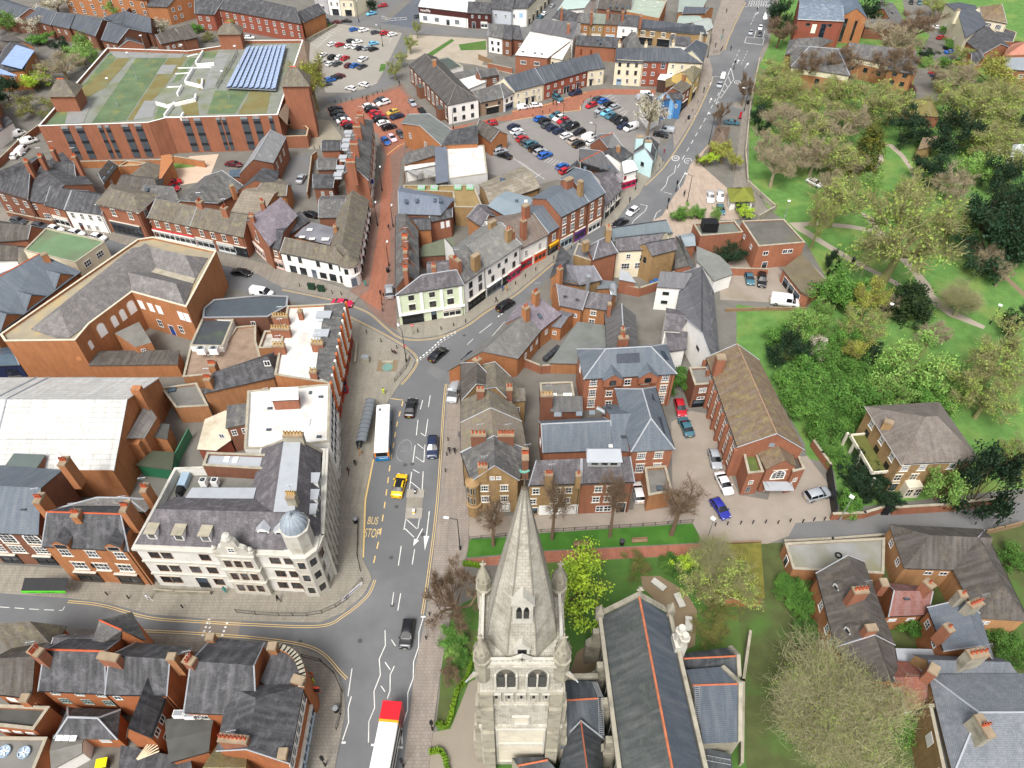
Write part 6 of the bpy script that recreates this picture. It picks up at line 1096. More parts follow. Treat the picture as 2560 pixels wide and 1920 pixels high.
flats('red brick three storey flats between two cream rendered blocks','C:1137,524 1356,528 1150,416 1360,416',NB,[(0,6.2,1.1,1.2,[.1,.43],'s'),(0,3.6,1.1,1.2,[.1,.43],'s'),(0,.9,1.1,1.2,[.1,.43],'s'),(0,5.9,1.3,2.0,[.8],'s','#c8d4de')])
flats('cream rendered three storey flats with hipped end on the main road','C:1356,528 1642,542 1360,416 1560,418',CR,[(0,6.2,.9,1.2,[.14,.42,.72],'s'),(0,3.6,.9,1.2,[.12,.42],'s')],ins=(0,4))
for s,lab in(('C:928,385','a'),('C:1158,385','b'),('C:1393,378','c')):
 chimney(HOUSES['red brick three storey flats between two cream rendered blocks'][4],MQ(s,12.5)[0],10,13.4,.9,.8,0,1,CR,HOUSES['red brick three storey flats between two cream rendered blocks'][3],POTB)
GH('dark slate wing of the flats running back along the main road','C:1642,542 1682,385 1555,440 1590,348',8.2,10.8,CR,SLN,[(0,5.6,.9,1.3,4,'s')],[],'apartment_block','flats')
FL('bright blue painted shop gable with white notice at the end of the road row','C:1290,880 1392,850 1465,870 1360,790',6.0,mat('#3f73a8',.7,.06,.5),SLD,[(0,3.0,.9,.7,[.5],'x','#e8e8e8'),(1,3.4,.8,1.2,[.5],'s')],0,'shop','shop')
GH('dark slate shop with light blue front and orange door beside the blue gable','C:1395,880 1475,840 1330,800 1425,760',5.4,7.8,mat('#7db0d8',.8,.05,.5),SLD,[(0,3,.8,1.1,[.5],'s'),(0,.1,2.6,2.2,[.5],'g','#e0643a')],[],'shop','shop')
GH('red brick road front shop with patched roof and black window bays','C:1470,800 1545,740 1390,760 1470,690',6.4,8.8,BR,TL,[(0,3.8,.9,1.4,[.3,.75],'s'),(0,.1,4.0,2.6,[.5],'g','#1d1e22')],[],'shop','shop')
GH('yellow stone road front house with mossy slate roof beside the cream flats','C:1555,720 1635,600 1480,620 1570,570',7.0,9.4,mat('#cdb06a',.85,.1,.4),mat('#7d7560',.85,.15,.3,'slate',c2='#8f8a4a',amt=.5),[(0,4.2,.9,1.5,[.25,.7],'s'),(0,.1,4.4,2.6,[.5],'g','#26282c')],[CH_('C:1490,640',10.5,1.0,1.0,.7,0,BRS)],'shop','shop')
HH('white gabled workshop with grey roof beside the blossoming car park tree','C:1282,960 1195,835 1105,885 1190,1010',4.4,2.0,(0,0),WH,SLD,[],[],'workshop','workshop')
FL('mossy brown flat roof wedged between the flats and the road shops','C:1330,760 1480,700 1460,640 1330,690',5,BRD,mat('#77694a',.95,.2,.4,c2='#6b6a3a',amt=.6,sc2=.4),[],0,'rear_building','building')
FL('white topped brown garage box beside the gated yard of the flats','C:1260,690 1330,700 1400,650 1290,640',4,mat('#4d3a33',.9,.1,.4),MWH,[],0,'garage','garage')
LB=mat('#c3dfe0',.8,.04,.5)
HH('pale blue cottage pub with steep dark gable facing the crossing','C:1215,1395 1235,1290 1100,1235 1055,1325',5.0,2.6,(0,0),LB,SLD,[(3,2.4,1.1,1.2,[.5],'s',DK)],[CH_('C:1180,1215',9.4,1.8,1.2,0,0,LB)],'pub','pub')
GH('pale blue rear cottage with dark slate roof behind the pub gable','C:1235,1300 1265,1240 1170,1240 1200,1190',4.6,6.4,LB,SLD,[],[CH_('C:1105,1175',8.6,2.0,1.4,0,0,LB)],'cottage','cottage')
HH('white shop with bright pink front at the crossing','C:965,1500 1080,1465 1040,1390 950,1400',4.8,.4,(0,0),WH,MWH,[(0,.1,4.4,2.2,[.5],'g','#d81e63'),(0,2.9,.8,1.0,[.15],'s','#b02a4a')],[],'shop','shop')
GH('big dark slate roof with red ridge behind the pink fronted shop','C:560,1440 950,1500 590,1400 770,1310',4.4,7,BRD,mat('#605f60',.85,.12,.3,'slate'),[],[],'house','house',ridge=TERRA,sky=[SKY('C:630,1455',5.6,.5,0),SKY('C:770,1450',5.6,.5,0),SKY('C:840,1445',5.6,.5,0)])
GH('grey slated house with orange ridge beside the mint green car','C:830,1270 970,1280 760,1195 870,1155',5.2,7.4,BRD,mat('#6b6a6a',.85,.12,.3,'slate'),[],[],ridge=TERRA)
GH('dark slate middle house between the orange ridge and the pub','C:940,1400 1040,1330 830,1330 930,1255',5.0,7.2,WH,SLD,[],[CH_('C:920,1260',8.2,1,1,0,0,BRS)])
HH('small black timber gable overlooking the lower car park','C:590,1500 600,1450 520,1420 480,1480',3.4,1.6,(0,0),BLK,SLD,[],[],'gabled_hut','hut')
HH('rough purple slate roof behind the timbered shop','C:790,1640 950,1570 930,1500 760,1540',5,1.2,(0,0),WH,mat('#8a8488',.85,.2,.5,'slate',c2='#a8a2a6',amt=.5),[],[],'house','house')
th,P,h,O,ro,ow=HOUSES['narrow brick shop with blue slate roof and yellow lettered black fascia'];n_=ow(0);c=cent(P[:2]);an=math.atan2(P[1][1]-P[0][1],P[1][0]-P[0][0]);mb=MB();mb.obox((c[0]+n_[0]*.4,c[1]+n_[1]*.4),an,3.4,.1,2.2,2.9,0)
for k in range(7):u=(k-3)*.42;mb.obox((c[0]+math.cos(an)*u+n_[0]*.46,c[1]+math.sin(an)*u+n_[1]*.46),an,.26,.04,2.35,2.75,1)
mb.build('fascia',[mat('#f0b52a',.5,.05,1),mat('#7a4a12',.6,.05,1)],th,O)
# east side of the main road, middle
CRW=mat('#e6dcc0',.8,.06,.4)
GH('cream rendered house with blue slate ridge roof and buff chimney near the road bend','G:880,420 1385,342 848,318 1330,248',8.6,11.2,CRW,mat('#7d8a90',.8,.1,.3,'slate'),[],[CH_('G:835,300',13,1.2,2.4,0,1,BRB)],'town_house','house',ridge=DKG)
HH('cream walled rear range with twin purple slate roofs and dark framed windows','G:905,505 1215,490 1390,345 880,420',7.6,1.8,(0,0),CRW,SLP,[(0,5.2,1.0,1.3,[.35,.75],'s'),(0,2.4,1.9,1.6,[.3,.68],'t')],[],'town_house','house',ridge=DKG)
GH('buff brick block with purple slate roof and pale cap beside the cream rear range','G:1212,545 1420,492 1155,450 1395,405',7.6,9.4,BRB,SLP,[(3,4.6,.8,1.5,[.3,.6],'s',DK)],[],'town_house','house',ridge=DKG)
HH('hipped purple slate house with curved roof edge and plain brick side wall','G:705,575 905,520 850,345 665,470',8.2,2.2,(2,2),BR,SLP,[],[CH_('G:640,425',10.4,1.4,1.0,.5,0,BRB)],'town_house','house',ridge=LEAD)
FL('buff walled flat roofed piece on the road beside the hipped purple house','G:530,545 700,600 680,480 570,440',6.2,BRB,mat('#6e6c6c',.85,.12,.4),[],.2,'side_building','building')
FL('grey felt lean to below the plain red brick wall','G:930,760 1060,785 1000,700 940,680',3.6,BR,LEAD,[],0,'lean_to','lean-to')
GH('long dark slate shed behind the buff brick block','G:1415,660 1430,400 1530,640 1455,385',3.6,5.6,BR,SL,[],[],'shed','shed')
HH('low slate shed roof between the long shed and the brick flat roofs','G:1460,470 1580,460 1560,360 1420,385',4,.8,(0,0),BR,mat('#8a959a',.8,.1,.3),[],[],'shed','shed')
FL('red brick block with black box plant room on its flat roof by the forecourt','G:1630,380 2000,348 1925,248 1565,272',5.2,BR,mat('#6c6f66',.9,.15,.3,c2='#4f5348',amt=.5,sc2=.4),[],.4,'flat_roofed_block','building')
box_thing('plant_room','black box plant room standing on the red brick flat roof','plant room','G:1700,320',5.2,3.6,2.6,2.2,0,[BLK,BLK])
FL('pinkish brick block with mossy flat roof at the park edge','G:1985,250 2130,470 H:322,436 138,235',6.4,BRP,mat('#62605a',.95,.15,.4,c2='#7d7a2a',amt=.8,sc2=.08),[(1,3.8,1.3,1.1,[.2,.62,.72],'c'),(0,3.6,1.0,1.1,[.3,.7],'c'),(1,.2,1.2,1.6,[.25],'d')],.2,'flat_roofed_block','building')
FL('row of brick garages with mossy felt roof and open white doors','H:130,670 290,870 350,905 500,780 290,545',3.2,BRP,mat('#6d6452',.95,.15,.4,c2='#6b6a3a',amt=.5,sc2=.3),[(0,.1,2.4,2.2,[.3,.55,.85],'d','#e8e4d8','#17181a')],0,'garage','garages')
FL('grey flat roofed house extension with rounded white wall and wall dishes','G:1745,770 1900,715 1870,640 1790,560 1600,480 1600,600 1660,660',3.6,WH,mat('#7b7d78',.9,.1,.4,c2='#60655a',amt=.5,sc2=.3),[],0,'extension','building')
GH('long white house with steep dark slate roof, row of dormers and a white gable end','G:1425,1020 1490,700 1640,1215 1640,650',5.6,9.6,WH,mat('#66666a',.8,.12,.3,'slate',c2='#7d7d80',amt=.3),[(3,5.2,1.3,.7,[.5],'t',DK),(3,.5,1.5,1.6,[.32],'x','#77777a')],[],'house','house',ridge=SLD)
th,P,h,O,ro,ow=HOUSES['long white house with steep dark slate roof, row of dormers and a white gable end']
for s in('G:1715,870','G:1720,1000','G:1720,1120','G:1725,1230'):dormer(th,O,MQ(s,7.6)[0],6.6,R(80),1.9,1.1,2.2,SLD,'#e6e4de','dormer','s')
HH('white cross wing with slate roof and two rows of small black windows','G:1255,812 1480,828 1600,705 1292,690',6.4,1.8,(0,0),WH,mat('#6f6f72',.8,.14,.3,'slate'),[(0,4.2,1.4,.8,[.38],'t',DK),(0,1.8,1.4,.8,[.38],'t',DK)],[],'cross_wing','house')
HH('purple slate rear wing with white walls below the long white house','G:1320,1190 1450,1195 1600,1050 1335,1010',6.0,1.4,(0,0),WH,SLP,[],[],'cross_wing','house')
HH('lower purple slate lean to against the white gable','G:1350,1372 1500,1352 1512,1220 1322,1192',5.0,.6,(0,0),WH,SLP,[],[],'lean_to','lean-to')
GH('dark roofed old house with tall central chimney in the gravel yard','G:830,1345 812,1050 968,1330 948,975',4.6,7.2,BRD,mat('#5f5d5c',.85,.12,.3,'slate'),[(0,2.2,.9,1.0,[.6],'s')],[CH_('G:965,1250',10,.9,1.9,R(95),3,BR),CH_('G:960,1180',9,.8,.9,0,1,BRS)],ridge=LEAD)
GH('two storey brick cottage front with purple roof and white windows facing the felt yard','G:605,985 818,1015 640,862 868,892',5.6,7.6,BRS,SLP,[(0,3.6,1.2,1.1,[.48],'s',sw,STW),(0,1.0,1.2,1.4,[.45],'s',sw,STW)],[CH_('G:845,960',8.6,.7,.9,0,0,BR)],'cottage','cottage')
GH('slate wing with two white rooflights running behind the brick cottage','G:420,975 605,1012 390,800 655,862',5.4,8.4,BRL,mat('#6e6c70',.8,.16,.3,'slate',c2='#8a888c',amt=.4),[(0,2.8,.9,1.0,[.7],'s')],[CH_('G:415,655',11.5,1.0,1.0,.8,2,BRL)],'cottage','cottage',sky=[SKY('G:458,898',7.4,-.6,0),SKY('G:562,926',7.4,-.6,0)])
GH('purple slated road house with one rooflight and brick chimneys','G:245,1185 420,1050 100,1062 235,920',5.2,8.2,BRL,mat('#867c84',.8,.16,.3,'slate',c2='#a59ca2',amt=.5),[(0,2.6,.8,1.2,[.3,.7],'s')],[CH_('G:120,990',11,1.2,1.2,.8,2,BRL),CH_('G:205,860',11.2,1.2,1.2,.8,3,BRL)],'cottage','cottage',sky=[SKY('G:240,1070',7.2,.5,.7,(.7,1.1))])
GH('long grey slate roof of the road house nearest the bus stop bend','G:45,1435 245,1190 F:1960,1380 G:100,1065',5.0,8.4,BRL,mat('#7a7874',.8,.14,.3,'slate',c2='#96948c',amt=.4),[(0,2.4,.8,1.2,[.35,.6,.85],'s')],[CH_('F:1910,1440',10.4,1.3,1.1,.8,1,BRL)],'cottage','cottage')
GH('hipped slate cottage with pale flashings where the road narrows','G:590,800 770,755 480,640 700,640',6.2,8.2,BRB,mat('#75747a',.8,.16,.3,'slate',c2='#93929a',amt=.4),[],[],'cottage','cottage',ins=(1,0))
GH('dark slated cottage gable beside the tall steel flue','G:445,770 590,800 395,690 510,560',6.0,8.0,BRS,SLD,[],[],'cottage','cottage')
FL('dull grey flat felt roof over the yard beside the ladder','G:330,1480 560,1485 815,1345 800,1160 570,1130',2.8,BRS,mat('#70736f',.95,.12,.4,c2='#5b6352',amt=.5,sc2=.3),[],0,'yard_roof','outbuilding')
FL('slate deck behind the steel flue and curved duct','G:740,840 910,830 880,780 760,770',4.4,BRS,mat('#6c7276',.9,.1,.4),[],0,'flat_roofed_annexe','building')
HH('small slate porches along the brick courtyard cottages','G:320,1155 420,1170 540,1050 440,1010',3.6,.8,(0,0),BRL,mat('#75747a',.8,.14,.3,'slate'),[(0,1.4,.8,1.0,[.5],'s')],[],'porch','porch')
fl=thing('flue','tall shiny steel flue with a cap rising from the slate roofs','flue',(*MQ('G:650,850',6)[0],4));mb=MB();mb.lathe((0,0),[(.42,0),(.42,5.4),(.55,5.5),(.55,5.9),(0,6)],12);mb.build('pipe',STEEL,fl)
fl=thing('curved_duct','silver curved ventilation duct at the edge of the slate deck','duct',(*MQ('G:870,850',4)[0],2.2));mb=MB();mb.tube([(0,-1.6,0),(0,-1.4,1.5),(0,-.6,2.5),(0,.6,2.6)],.8,10);mb.build('duct',STEEL,fl)
fl=thing('vent_pipe','silver elbow vent pipe with dark cowl between the blue slate roofs','vent',(*MQ('K:790,240',7)[0],6.5));mb=MB();mb.tube([(-1,1,.3),(.2,0,.4),(.6,-.3,.5)],.45,10);mb.build('pipe',STEEL,fl);mb=MB();mb.lathe((.7,-.4),[(.5,0),(.5,1.6),(.6,1.7),(0,1.9)],10);mb.build('cowl',DKG,fl)
FL('old brick wall yard with grey slate outhouse and twin flue stack','K:340,240 605,240 600,115 345,115',4.6,BRD,mat('#6b6a68',.9,.15,.4,'slate'),[],0,'outhouse','outbuilding')
chimney(HOUSES['old brick wall yard with grey slate outhouse and twin flue stack'][4],MQ('K:300,90',8)[0],0,8.2,2.2,1.1,0,4,BRD,HOUSES['old brick wall yard with grey slate outhouse and twin flue stack'][3],POTB)
FL('stained grey flat roof with white skylights behind the twin flue stack','K:250,110 540,100 520,-20 240,-10',4.6,BRD,FELT,[],.2,'flat_roofed_block','building',sky=[SKY('K:480,95',4.6,None,0,(1.6,.9)),SKY('K:360,95',4.6,None,0,(1.2,.8))])
HH('rear slate wings of the road terrace stepping down to the yard','K:-20,150 110,135 100,20 -20,20',6.4,1.2,(0,0),BRB,TL,[(0,3.4,.9,1.2,[.5],'s')],[],'rear_wing','house')
HH('lower rear wing with yellow edged flat roof beside the long blue range','K:-60,460 90,460 80,380 -60,390',5.2,.4,(0,0),BRB,mat('#8d7a5c',.9,.1,.4),[],[],'rear_wing','house')
HH('little white kiosk with moss yellow pyramid roof on the forecourt','G:1895,75 2085,70 2060,-40 1880,-30',2.8,1.8,(3.2,3.2),WH,mat('#767a34',.95,.2,.6,c2='#5f6430',amt=.5,sc2=.6),[],[],'kiosk','kiosk',over=.5)
HH('brown roofed shelter building with flag pole beside the lay-by','C:1710,1270 1840,1255 1880,1100 1770,1100',3.2,1.8,(2.5,2.5),BRD,mat('#6d5a4a',.9,.15,.4,'slate',c2='#5d5a3a',amt=.5),[],[],'shelter_building','building')
# multi storey car park
CPL='huge orange brick multi storey car park with mossy striped roof deck and louvred bays'
DECK=mat('#7f8278',.8,.15,.2,c2='#68703f',amt=.8,sc2=.15)
house('multi_storey_car_park',CPL,'car park',MQ('A:330,1090 1280,1060 1430,1020 2400,992 2620,345 2070,350 1920,395 1620,440 925,415',10.5),10.5,('f',.9),BR,DECK,[],cope=mat('#e4e2dc',.7,.06,.4))
th,P,h,O,ro,ow=HOUSES[CPL]
LOUVM=mat('#4b5055',.6,.15,1)
def louvre(e,t,w_):
 a,b=P[e],P[e+1];n_=ow(e);d=unit(a,b);c=lerp(a,b,t);an=math.atan2(d[1],d[0]);mb=MB()
 mb.obox((c[0]+n_[0]*.05,c[1]+n_[1]*.05),an,w_,.1,.4,9.6,0)
 for i in range(3):mb.obox((c[0]+n_[0]*.12,c[1]+n_[1]*.12),an,w_,.16,2.2+i*3,2.9+i*3,1)
 mb.obox((c[0]+n_[0]*.1,c[1]+n_[1]*.1),an,w_,.3,9.6,10.2,2)
 mb.build('louvred_bay',[LOUVM,mat('#24282c',.6,.1,1),GRY],th,O)
for t_,w_ in((.23,1.9),(.36,1.9),(.55,1.1),(.615,1.1),(.78,1.9),(.9,1.9)):louvre(0,t_,w_)
for t_,w_ in((.17,1.9),(.275,1.9),(.46,1.1),(.51,1.1),(.69,1.9),(.8,1.9),(.93,1.1)):louvre(2,t_,w_)
mb=MB()
GRN,OCH,WET=mat('#5c6e50',.85,.2,.2,c2='#7f7d48',amt=.9,sc2=.22),mat('#766d44',.85,.2,.2,c2='#69745a',amt=.9,sc2=.2),mat('#8b8c8a',.5,.15,.2,c2='#6a6f58',amt=.9,sc2=.2)
for m_,s in enumerate(('A:950,460 1035,460 830,720 600,1070 400,1075 700,760','A:1180,495 1300,500 860,1060 790,1065','A:1300,500 1450,495 1090,1040 860,1060','A:1740,450 1890,440 1850,500 1760,500','A:1640,500 1700,500 1560,690 1480,720','A:1380,890 1440,940 1400,1030 1330,1035','A:1860,780 2150,790 2030,980 1790,985')):mb.poly(MQ(s,9.62),9.62+m_*.003,0)
for m_,s in enumerate(('A:1050,470 1150,480 900,760 660,900 700,780','A:1460,495 1620,490 1380,800 1150,1040 1100,1040','A:1540,870 1700,850 1720,990 1600,1000','A:2160,790 2340,800 2300,980 2060,985','A:1700,680 1820,690 1750,780 1720,780')):mb.poly(MQ(s,9.65),9.65+m_*.003,1)
for m_,s in enumerate(('A:940,440 1600,455 1560,500 1000,500','A:600,900 800,870 720,1060 560,1070','A:1250,870 1360,870 1320,1010 1150,1035','A:1880,450 2000,460 1850,760 1740,780','A:1400,560 1530,560 1480,640 1350,640')):mb.poly(MQ(s,9.68),9.68+m_*.003,2)
mb.build('deck_paint',[GRN,OCH,WET],th,O)
def ramp_wall(s,z,hh,m=MWH,nm='ramp_wall',wd=.4):
 p=MQ(s,z+hh);mb=MB()
 for a,b in zip(p,p[1:]):d=unit(a,b);mb.obox(((a[0]+b[0])/2,(a[1]+b[1])/2),math.atan2(d[1],d[0]),dist(a,b)+wd,wd,z,z+hh)
 return mb.build(nm,m,th,O)
for k,s in enumerate(('A:1750,435 1690,530','A:1700,550 1840,540','A:1665,580 1600,690','A:1600,700 1740,735 1745,680','A:1565,735 1530,800','A:1350,880 1440,905 1680,850 1690,810','A:1500,880 1420,985','A:1420,1010 1560,1010 1580,970','A:1540,585 1820,580','A:1520,635 1650,625','A:1620,485 1700,465','A:1450,750 1560,745')):ramp_wall(s,9.6+k*.003,1.0 if k<8 else .2)
def tower(s,z0,z1,rise,top):
 p=MQ(s,z1);mb=MB();mb.prism(p,z0,z1);t_=mb.build('stair_tower',BR,th,O);q=offset(p,.6);c=cent(q);m0,m1=lerp(lerp(q[0],q[3],.5),lerp(q[1],q[2],.5),.38),lerp(lerp(q[0],q[3],.5),lerp(q[1],q[2],.5),.62);mb=MB()
 for f in([(*q[0],z1),(*q[1],z1),(*m1,z1+rise),(*m0,z1+rise)],[(*q[1],z1),(*q[2],z1),(*m1,z1+rise)],[(*q[2],z1),(*q[3],z1),(*m0,z1+rise),(*m1,z1+rise)],[(*q[3],z1),(*q[0],z1),(*m0,z1+rise)]):mb.face(f if area(q)>0 else f[::-1])
 mb.build('tower_roof',TL,t_,O);mb=MB();mb.tube([(*m0,z1+rise),(*m1,z1+rise)],.2,5);mb.build('ridge_tiles',TERRA,t_,O)
tower('A:425,830 640,828 700,745 500,735',0,14.2,3.4,0);tower('A:1880,295 2070,292 2090,240 1910,240',0,14.5,2.6,0);tower('B:225,742 448,740 455,660 260,655',0,15.5,4.0,0)
SLT=mat('#a58d76',.9,.15,.4,'slate')
mb=MB()
for s,zs in(('B:320,610 410,345 468,370 455,580',(10.6,10.6,7.5,7.5)),('B:190,992 300,815 320,890 270,1080',(10.6,10.6,7.5,7.5))):
 mb=MB();q=P3(s,zs);mb.face(q if area([a[:2]for a in q])>0 else q[::-1]);mb.build('sloped_parapet',SLT,th,O)
house('stair_drum','low octagonal brick drum with stone rim at the foot of the car park stair tower','annexe',MQ('B:240,1180 440,1175 455,1110 430,1085 270,1075 235,1110',3.6),3.6,('f',1.0),BR,FELTD,[],cope=mat('#b9a183',.9,.1,.6))
for i in range(9):
 x0,y0,x1,y1=1950+i*48,750+i*2,2130+i*38,400-i*1.5
 q=MQ(f'A:{x0},{y0} {x0 + 47},{y0} {x1 + 37},{y1} {x1},{y1}',10.9);t_=thing('solar_panel_row','tilted blue solar panel row on the car park roof deck','solar panel',(*cent(q),0),group='solar panel rows on the car park roof')
 mb=MB();mb.face([(*q[0],10.7),(*q[1],11.2),(*q[2],11.2),(*q[3],10.7)]);k=14
 for j in range(1,k):a,b=lerp(q[0],q[3],j/k),lerp(q[1],q[2],j/k);mb.tube([(*a,10.72),(*b,11.22)],.04,4,1)
 mb.build('panel',[mat('#93a5c2',.3,.06,.5,spec=.5),mat('#b4bfce',.5,.05,1)],t_,t_.location);mb=MB();mb.prism([q[0],q[1],q[2],q[3]],10.3,10.5);mb.build('rail',STEEL,t_,t_.location)
 # far top, west side
def SGAB(lab,s,ze=5.2,zr=8.2,wm=BRD,rm=SLN,**k):return GH(lab,s,ze,zr,wm,rm,[(0,2.8,.9,1.2,[.3,.7],'s')],[],**k)
SG='stepped dark roofed brick terrace'
SGAB('end house of the stepped dark roofed terrace nearest the pale tree and photo edge','A:-120,110 140,165 -100,-30 258,75',group=SG)
SGAB('second house of the stepped terrace, beside the white blossoming tree','A:200,150 440,215 330,60 490,105',group=SG)
SGAB('house of the stepped terrace behind the bronze bare bush','A:445,212 600,247 492,104 650,127',group=SG)
SGAB('house of the stepped terrace with one white window over the green shrub','A:615,240 825,312 655,122 882,176',group=SG)
SGAB('end house of the stepped terrace with plain brick gable by the car park','A:880,345 1015,372 935,195 1112,250',group=SG)
GH('dark barn like roof behind the stepped terrace','A:1085,232 1315,285 1090,100 1300,155',5,8,BRD,SLN)
GH('low dark roof with lichen next to the dark barn like roof','A:905,165 1090,230 900,150 1090,95',4.4,6.5,BRD,SLN)
GH('small slate gabled porch roof at the far corner of the car park','A:1235,385 1100,285 1110,350 1055,285',4,6,BR,SLD,[],[],'porch_block','porch')
GH('low brick house with two white windows beside the far stair tower','A:1390,378 1585,338 1345,300 1510,250',4.4,6.6,BRD,TLD,[(0,2.2,.9,1.0,[.25,.5,.75],'s')])
GH('matching low brick house set one step behind the far stair tower','A:1590,345 1700,322 1515,240 1640,212',4.4,6.8,BRD,TLD)
def FB(lab,s,h,wm,wins,rm=SLD):FL(lab,s,h,wm,rm,wins,0,'apartment_block','flats')
house('apartment_block','orange brick flats with white balcony windows at the top edge of the photo','flats',MQ('A:610,110 1330,200 1330,80 620,-20',0),8.5,('g',3,0,0),BRL,SLD,[(0,5.6,1.4,1.6,8,'s'),(0,2.8,1.4,1.6,8,'s'),(0,.4,1.4,1.6,8,'s')])
house('apartment_block','sandy orange brick house with white twin bay windows behind the blossom tree','flats',MQ('A:1320,210 1500,215 1720,150 1560,60',0),6.6,('g',3,0,0,.5),BRL,SLD,[(1,4.4,1.2,1.4,[.15,.4,.8],'s'),(1,1.6,1.2,1.4,[.15,.4],'s')])
GH('long red brick flats with white French windows and open undercroft parking','A:1790,60 B:395,205 A:1990,-60 B:345,70',7.0,10.4,NB,SLD,[(0,4.4,1.1,1.6,12,'s'),(0,1.9,1.1,1.5,12,'s')],[],'apartment_block','flats')
GH('red brick flats end bay with broad plain orange gable by the upper car park','B:410,195 598,108 345,110 540,30',5.6,8.0,BRL,SLD,[],[],'apartment_block','flats')
house('apartment_block','brick house with round headed white window near the far stair tower','flats',MQ('A:1730,260 1890,270 2080,170 1760,130',0),6,('g',3,0,0),NB,SLD,[(0,3.6,1.1,1.4,[.2,.6],'s'),(0,.8,1.1,1.4,[.2,.6],'s')])
HH('dark flat block with solar panels on its roof at the photo edge','A:-60,620 215,600 300,450 120,330',6.5,.8,(0,0),BRL,SLD,[(0,3.6,1.2,1.4,3,'s'),(1,3.6,1.2,1.4,3,'s')],[],'apartment_block','flats')
for i,s in enumerate(('A:10,555 190,600 300,440 140,390','A:-40,580 150,655 140,660 -40,640')):
 q=MQ(s,7.6);t_=thing('solar_array',('large blue solar array on the dark roof beside the olive trees','narrow blue solar strip on the lower roof edge beside the olive trees')[i],'solar panel',(*cent(q),0));mb=MB();mb.poly(q,7.75);mb.poly(q,7.6,0,False);mb.build('panel',mat('#8fa6cc',.25,.1,.6,spec=.6),t_,t_.location)
HH('curved grey roofed block behind the solar panel roof','A:-60,480 130,380 280,400 60,285',6,1.0,(0,0),BRL,TLD,[],[],'apartment_block','flats')
FL('white washed wall building at the photo edge above the parked vans','A:-60,1180 110,1060 60,1010 -60,1040',4,WH,SLD,[],0,'rendered_house','house')
GH('brick building with white flank cut by the photo edge above the vans','A:-160,900 0,1060 -200,780 -60,860',6,8,BR,SLD)
# far top, centre
def TB(lab,s,wm,h=6.5,fc=DK,rm=SLD,n=2,shop='#2b2e33'):house('terrace_house',lab,'terrace house',MQ(s,0),h,('g',2.6,0,0),wm,rm,[(0,3.6,.9,1.4,n,'s','#efece4'),(0,.2,2.6,2.3,1,'g',shop)])
TB('cream shop with two dark shop windows at the far street corner','B:745,138 865,142 980,80 850,60',CR);TB('cream and white terrace shop beside the far street corner','B:642,130 745,136 840,60 740,40',WH);TB('pale grey terrace house with white windows in the far shopping street','B:520,80 642,130 740,40 600,0',mat('#b9b6b8',.8,.06,.4))
TB('white rendered corner shop beside the green shrub on the far street','B:868,138 982,72 940,20 850,60',WH)
NLW=mat('#4a2624',.7,.08,.5)
house('shop_unit','wide white fronted charity shop with dark brown band and pale metal roof','shop',MQ('B:1405,58 1828,108 1900,0 1470,-60',5.6),5.6,('g',.8,0,0),WH,mat('#e8e6df',.6,.05,.3,'corr'),[(0,.9,1.9,1.6,[.12,.36,.78],'m','#c9d3d6'),(0,.2,1.4,2.0,[.59],'d','#dfe3e2','#2a2d30')])
th,P,h,O,ro,ow=HOUSES['wide white fronted charity shop with dark brown band and pale metal roof']
a,b=P[0],P[1];n_=ow(0);d=unit(a,b);an=math.atan2(d[1],d[0]);c=cent([a,b]);mb=MB();mb.obox((c[0]+n_[0]*.1,c[1]+n_[1]*.1),an,dist(a,b),.2,3.6,5.5);mb.build('fascia',NLW,th,O)
tx=link('lettering',text_mesh('newlife',MWH,1.5,.02),th);q=lerp(a,b,.14);tx.location=(q[0]+n_[0]*.24-O[0],q[1]+n_[1]*.24-O[1],4.6);tx.rotation_euler=(R(90),0,an)
house('shop_unit','brown and white fronted shop with slate upper storey beside the charity shop','shop',MQ('B:1828,108 2030,120 2045,30 1850,20',5.6),5.6,('g',2,0,0),NLW,SLD,[(0,3.8,.8,1.0,[.2,.5,.8],'s','#cfd6d8'),(0,.2,2.6,2.4,[.7],'g','#e9e9e6'),(0,.1,1.2,2.2,[.25],'d','#e0e0dc')])
house('terrace_house','grey rendered house with white windows at the far junction','house',MQ('B:2030,225 2212,245 C:60,140 B:2060,110',0),6.5,('g',2.8,0,0),mat('#b9bec4',.8,.05,.4),SLD,[(0,3.6,.9,1.2,[.25,.7],'s')])
house('terrace_house','white house with pale blue mural on its gable at the side street mouth','house',MQ('C:-20,235 130,230 210,110 70,90',0),6.8,('g',2.8,0,0),WH,SLD,[(0,3.4,1.4,1.6,[.65],'x','#9fc4e6'),(0,3.4,.9,1.3,[.25],'s')])
house('terrace_house','long white terrace with shopfronts receding up the side street','terrace house',MQ('C:130,230 330,20 250,-40 50,120',0),6.8,('g',2.6,0,0),CR,SLD,[(0,3.6,.9,1.4,8,'s'),(0,.2,1.6,2.2,6,'g','#3a3d42')])
HH('white walled house with grey slate roof beside the waste ground','B:2010,310 2130,330 2180,215 2010,205',5.6,2,(0,0),WH,SL,[(0,3,.9,1.1,[.25,.7],'s',DK),(0,.7,.8,1.2,[.3,.7],'s',DK)],[])
GH('brick house with white windows behind the waste ground fence','B:2130,330 2212,345 2150,220 C:10,225',5.8,8,BRD,SLD,[(0,3.4,1.0,1.2,[.5],'s'),(0,.8,1.0,1.2,[.5],'s')])
GH('dark brick house with gabled side dormer next to the white slab roof','C:-30,330 95,345 -10,215 65,225',5.4,8,BRD,SLD,[(0,3,.9,1.1,[.8],'s')])
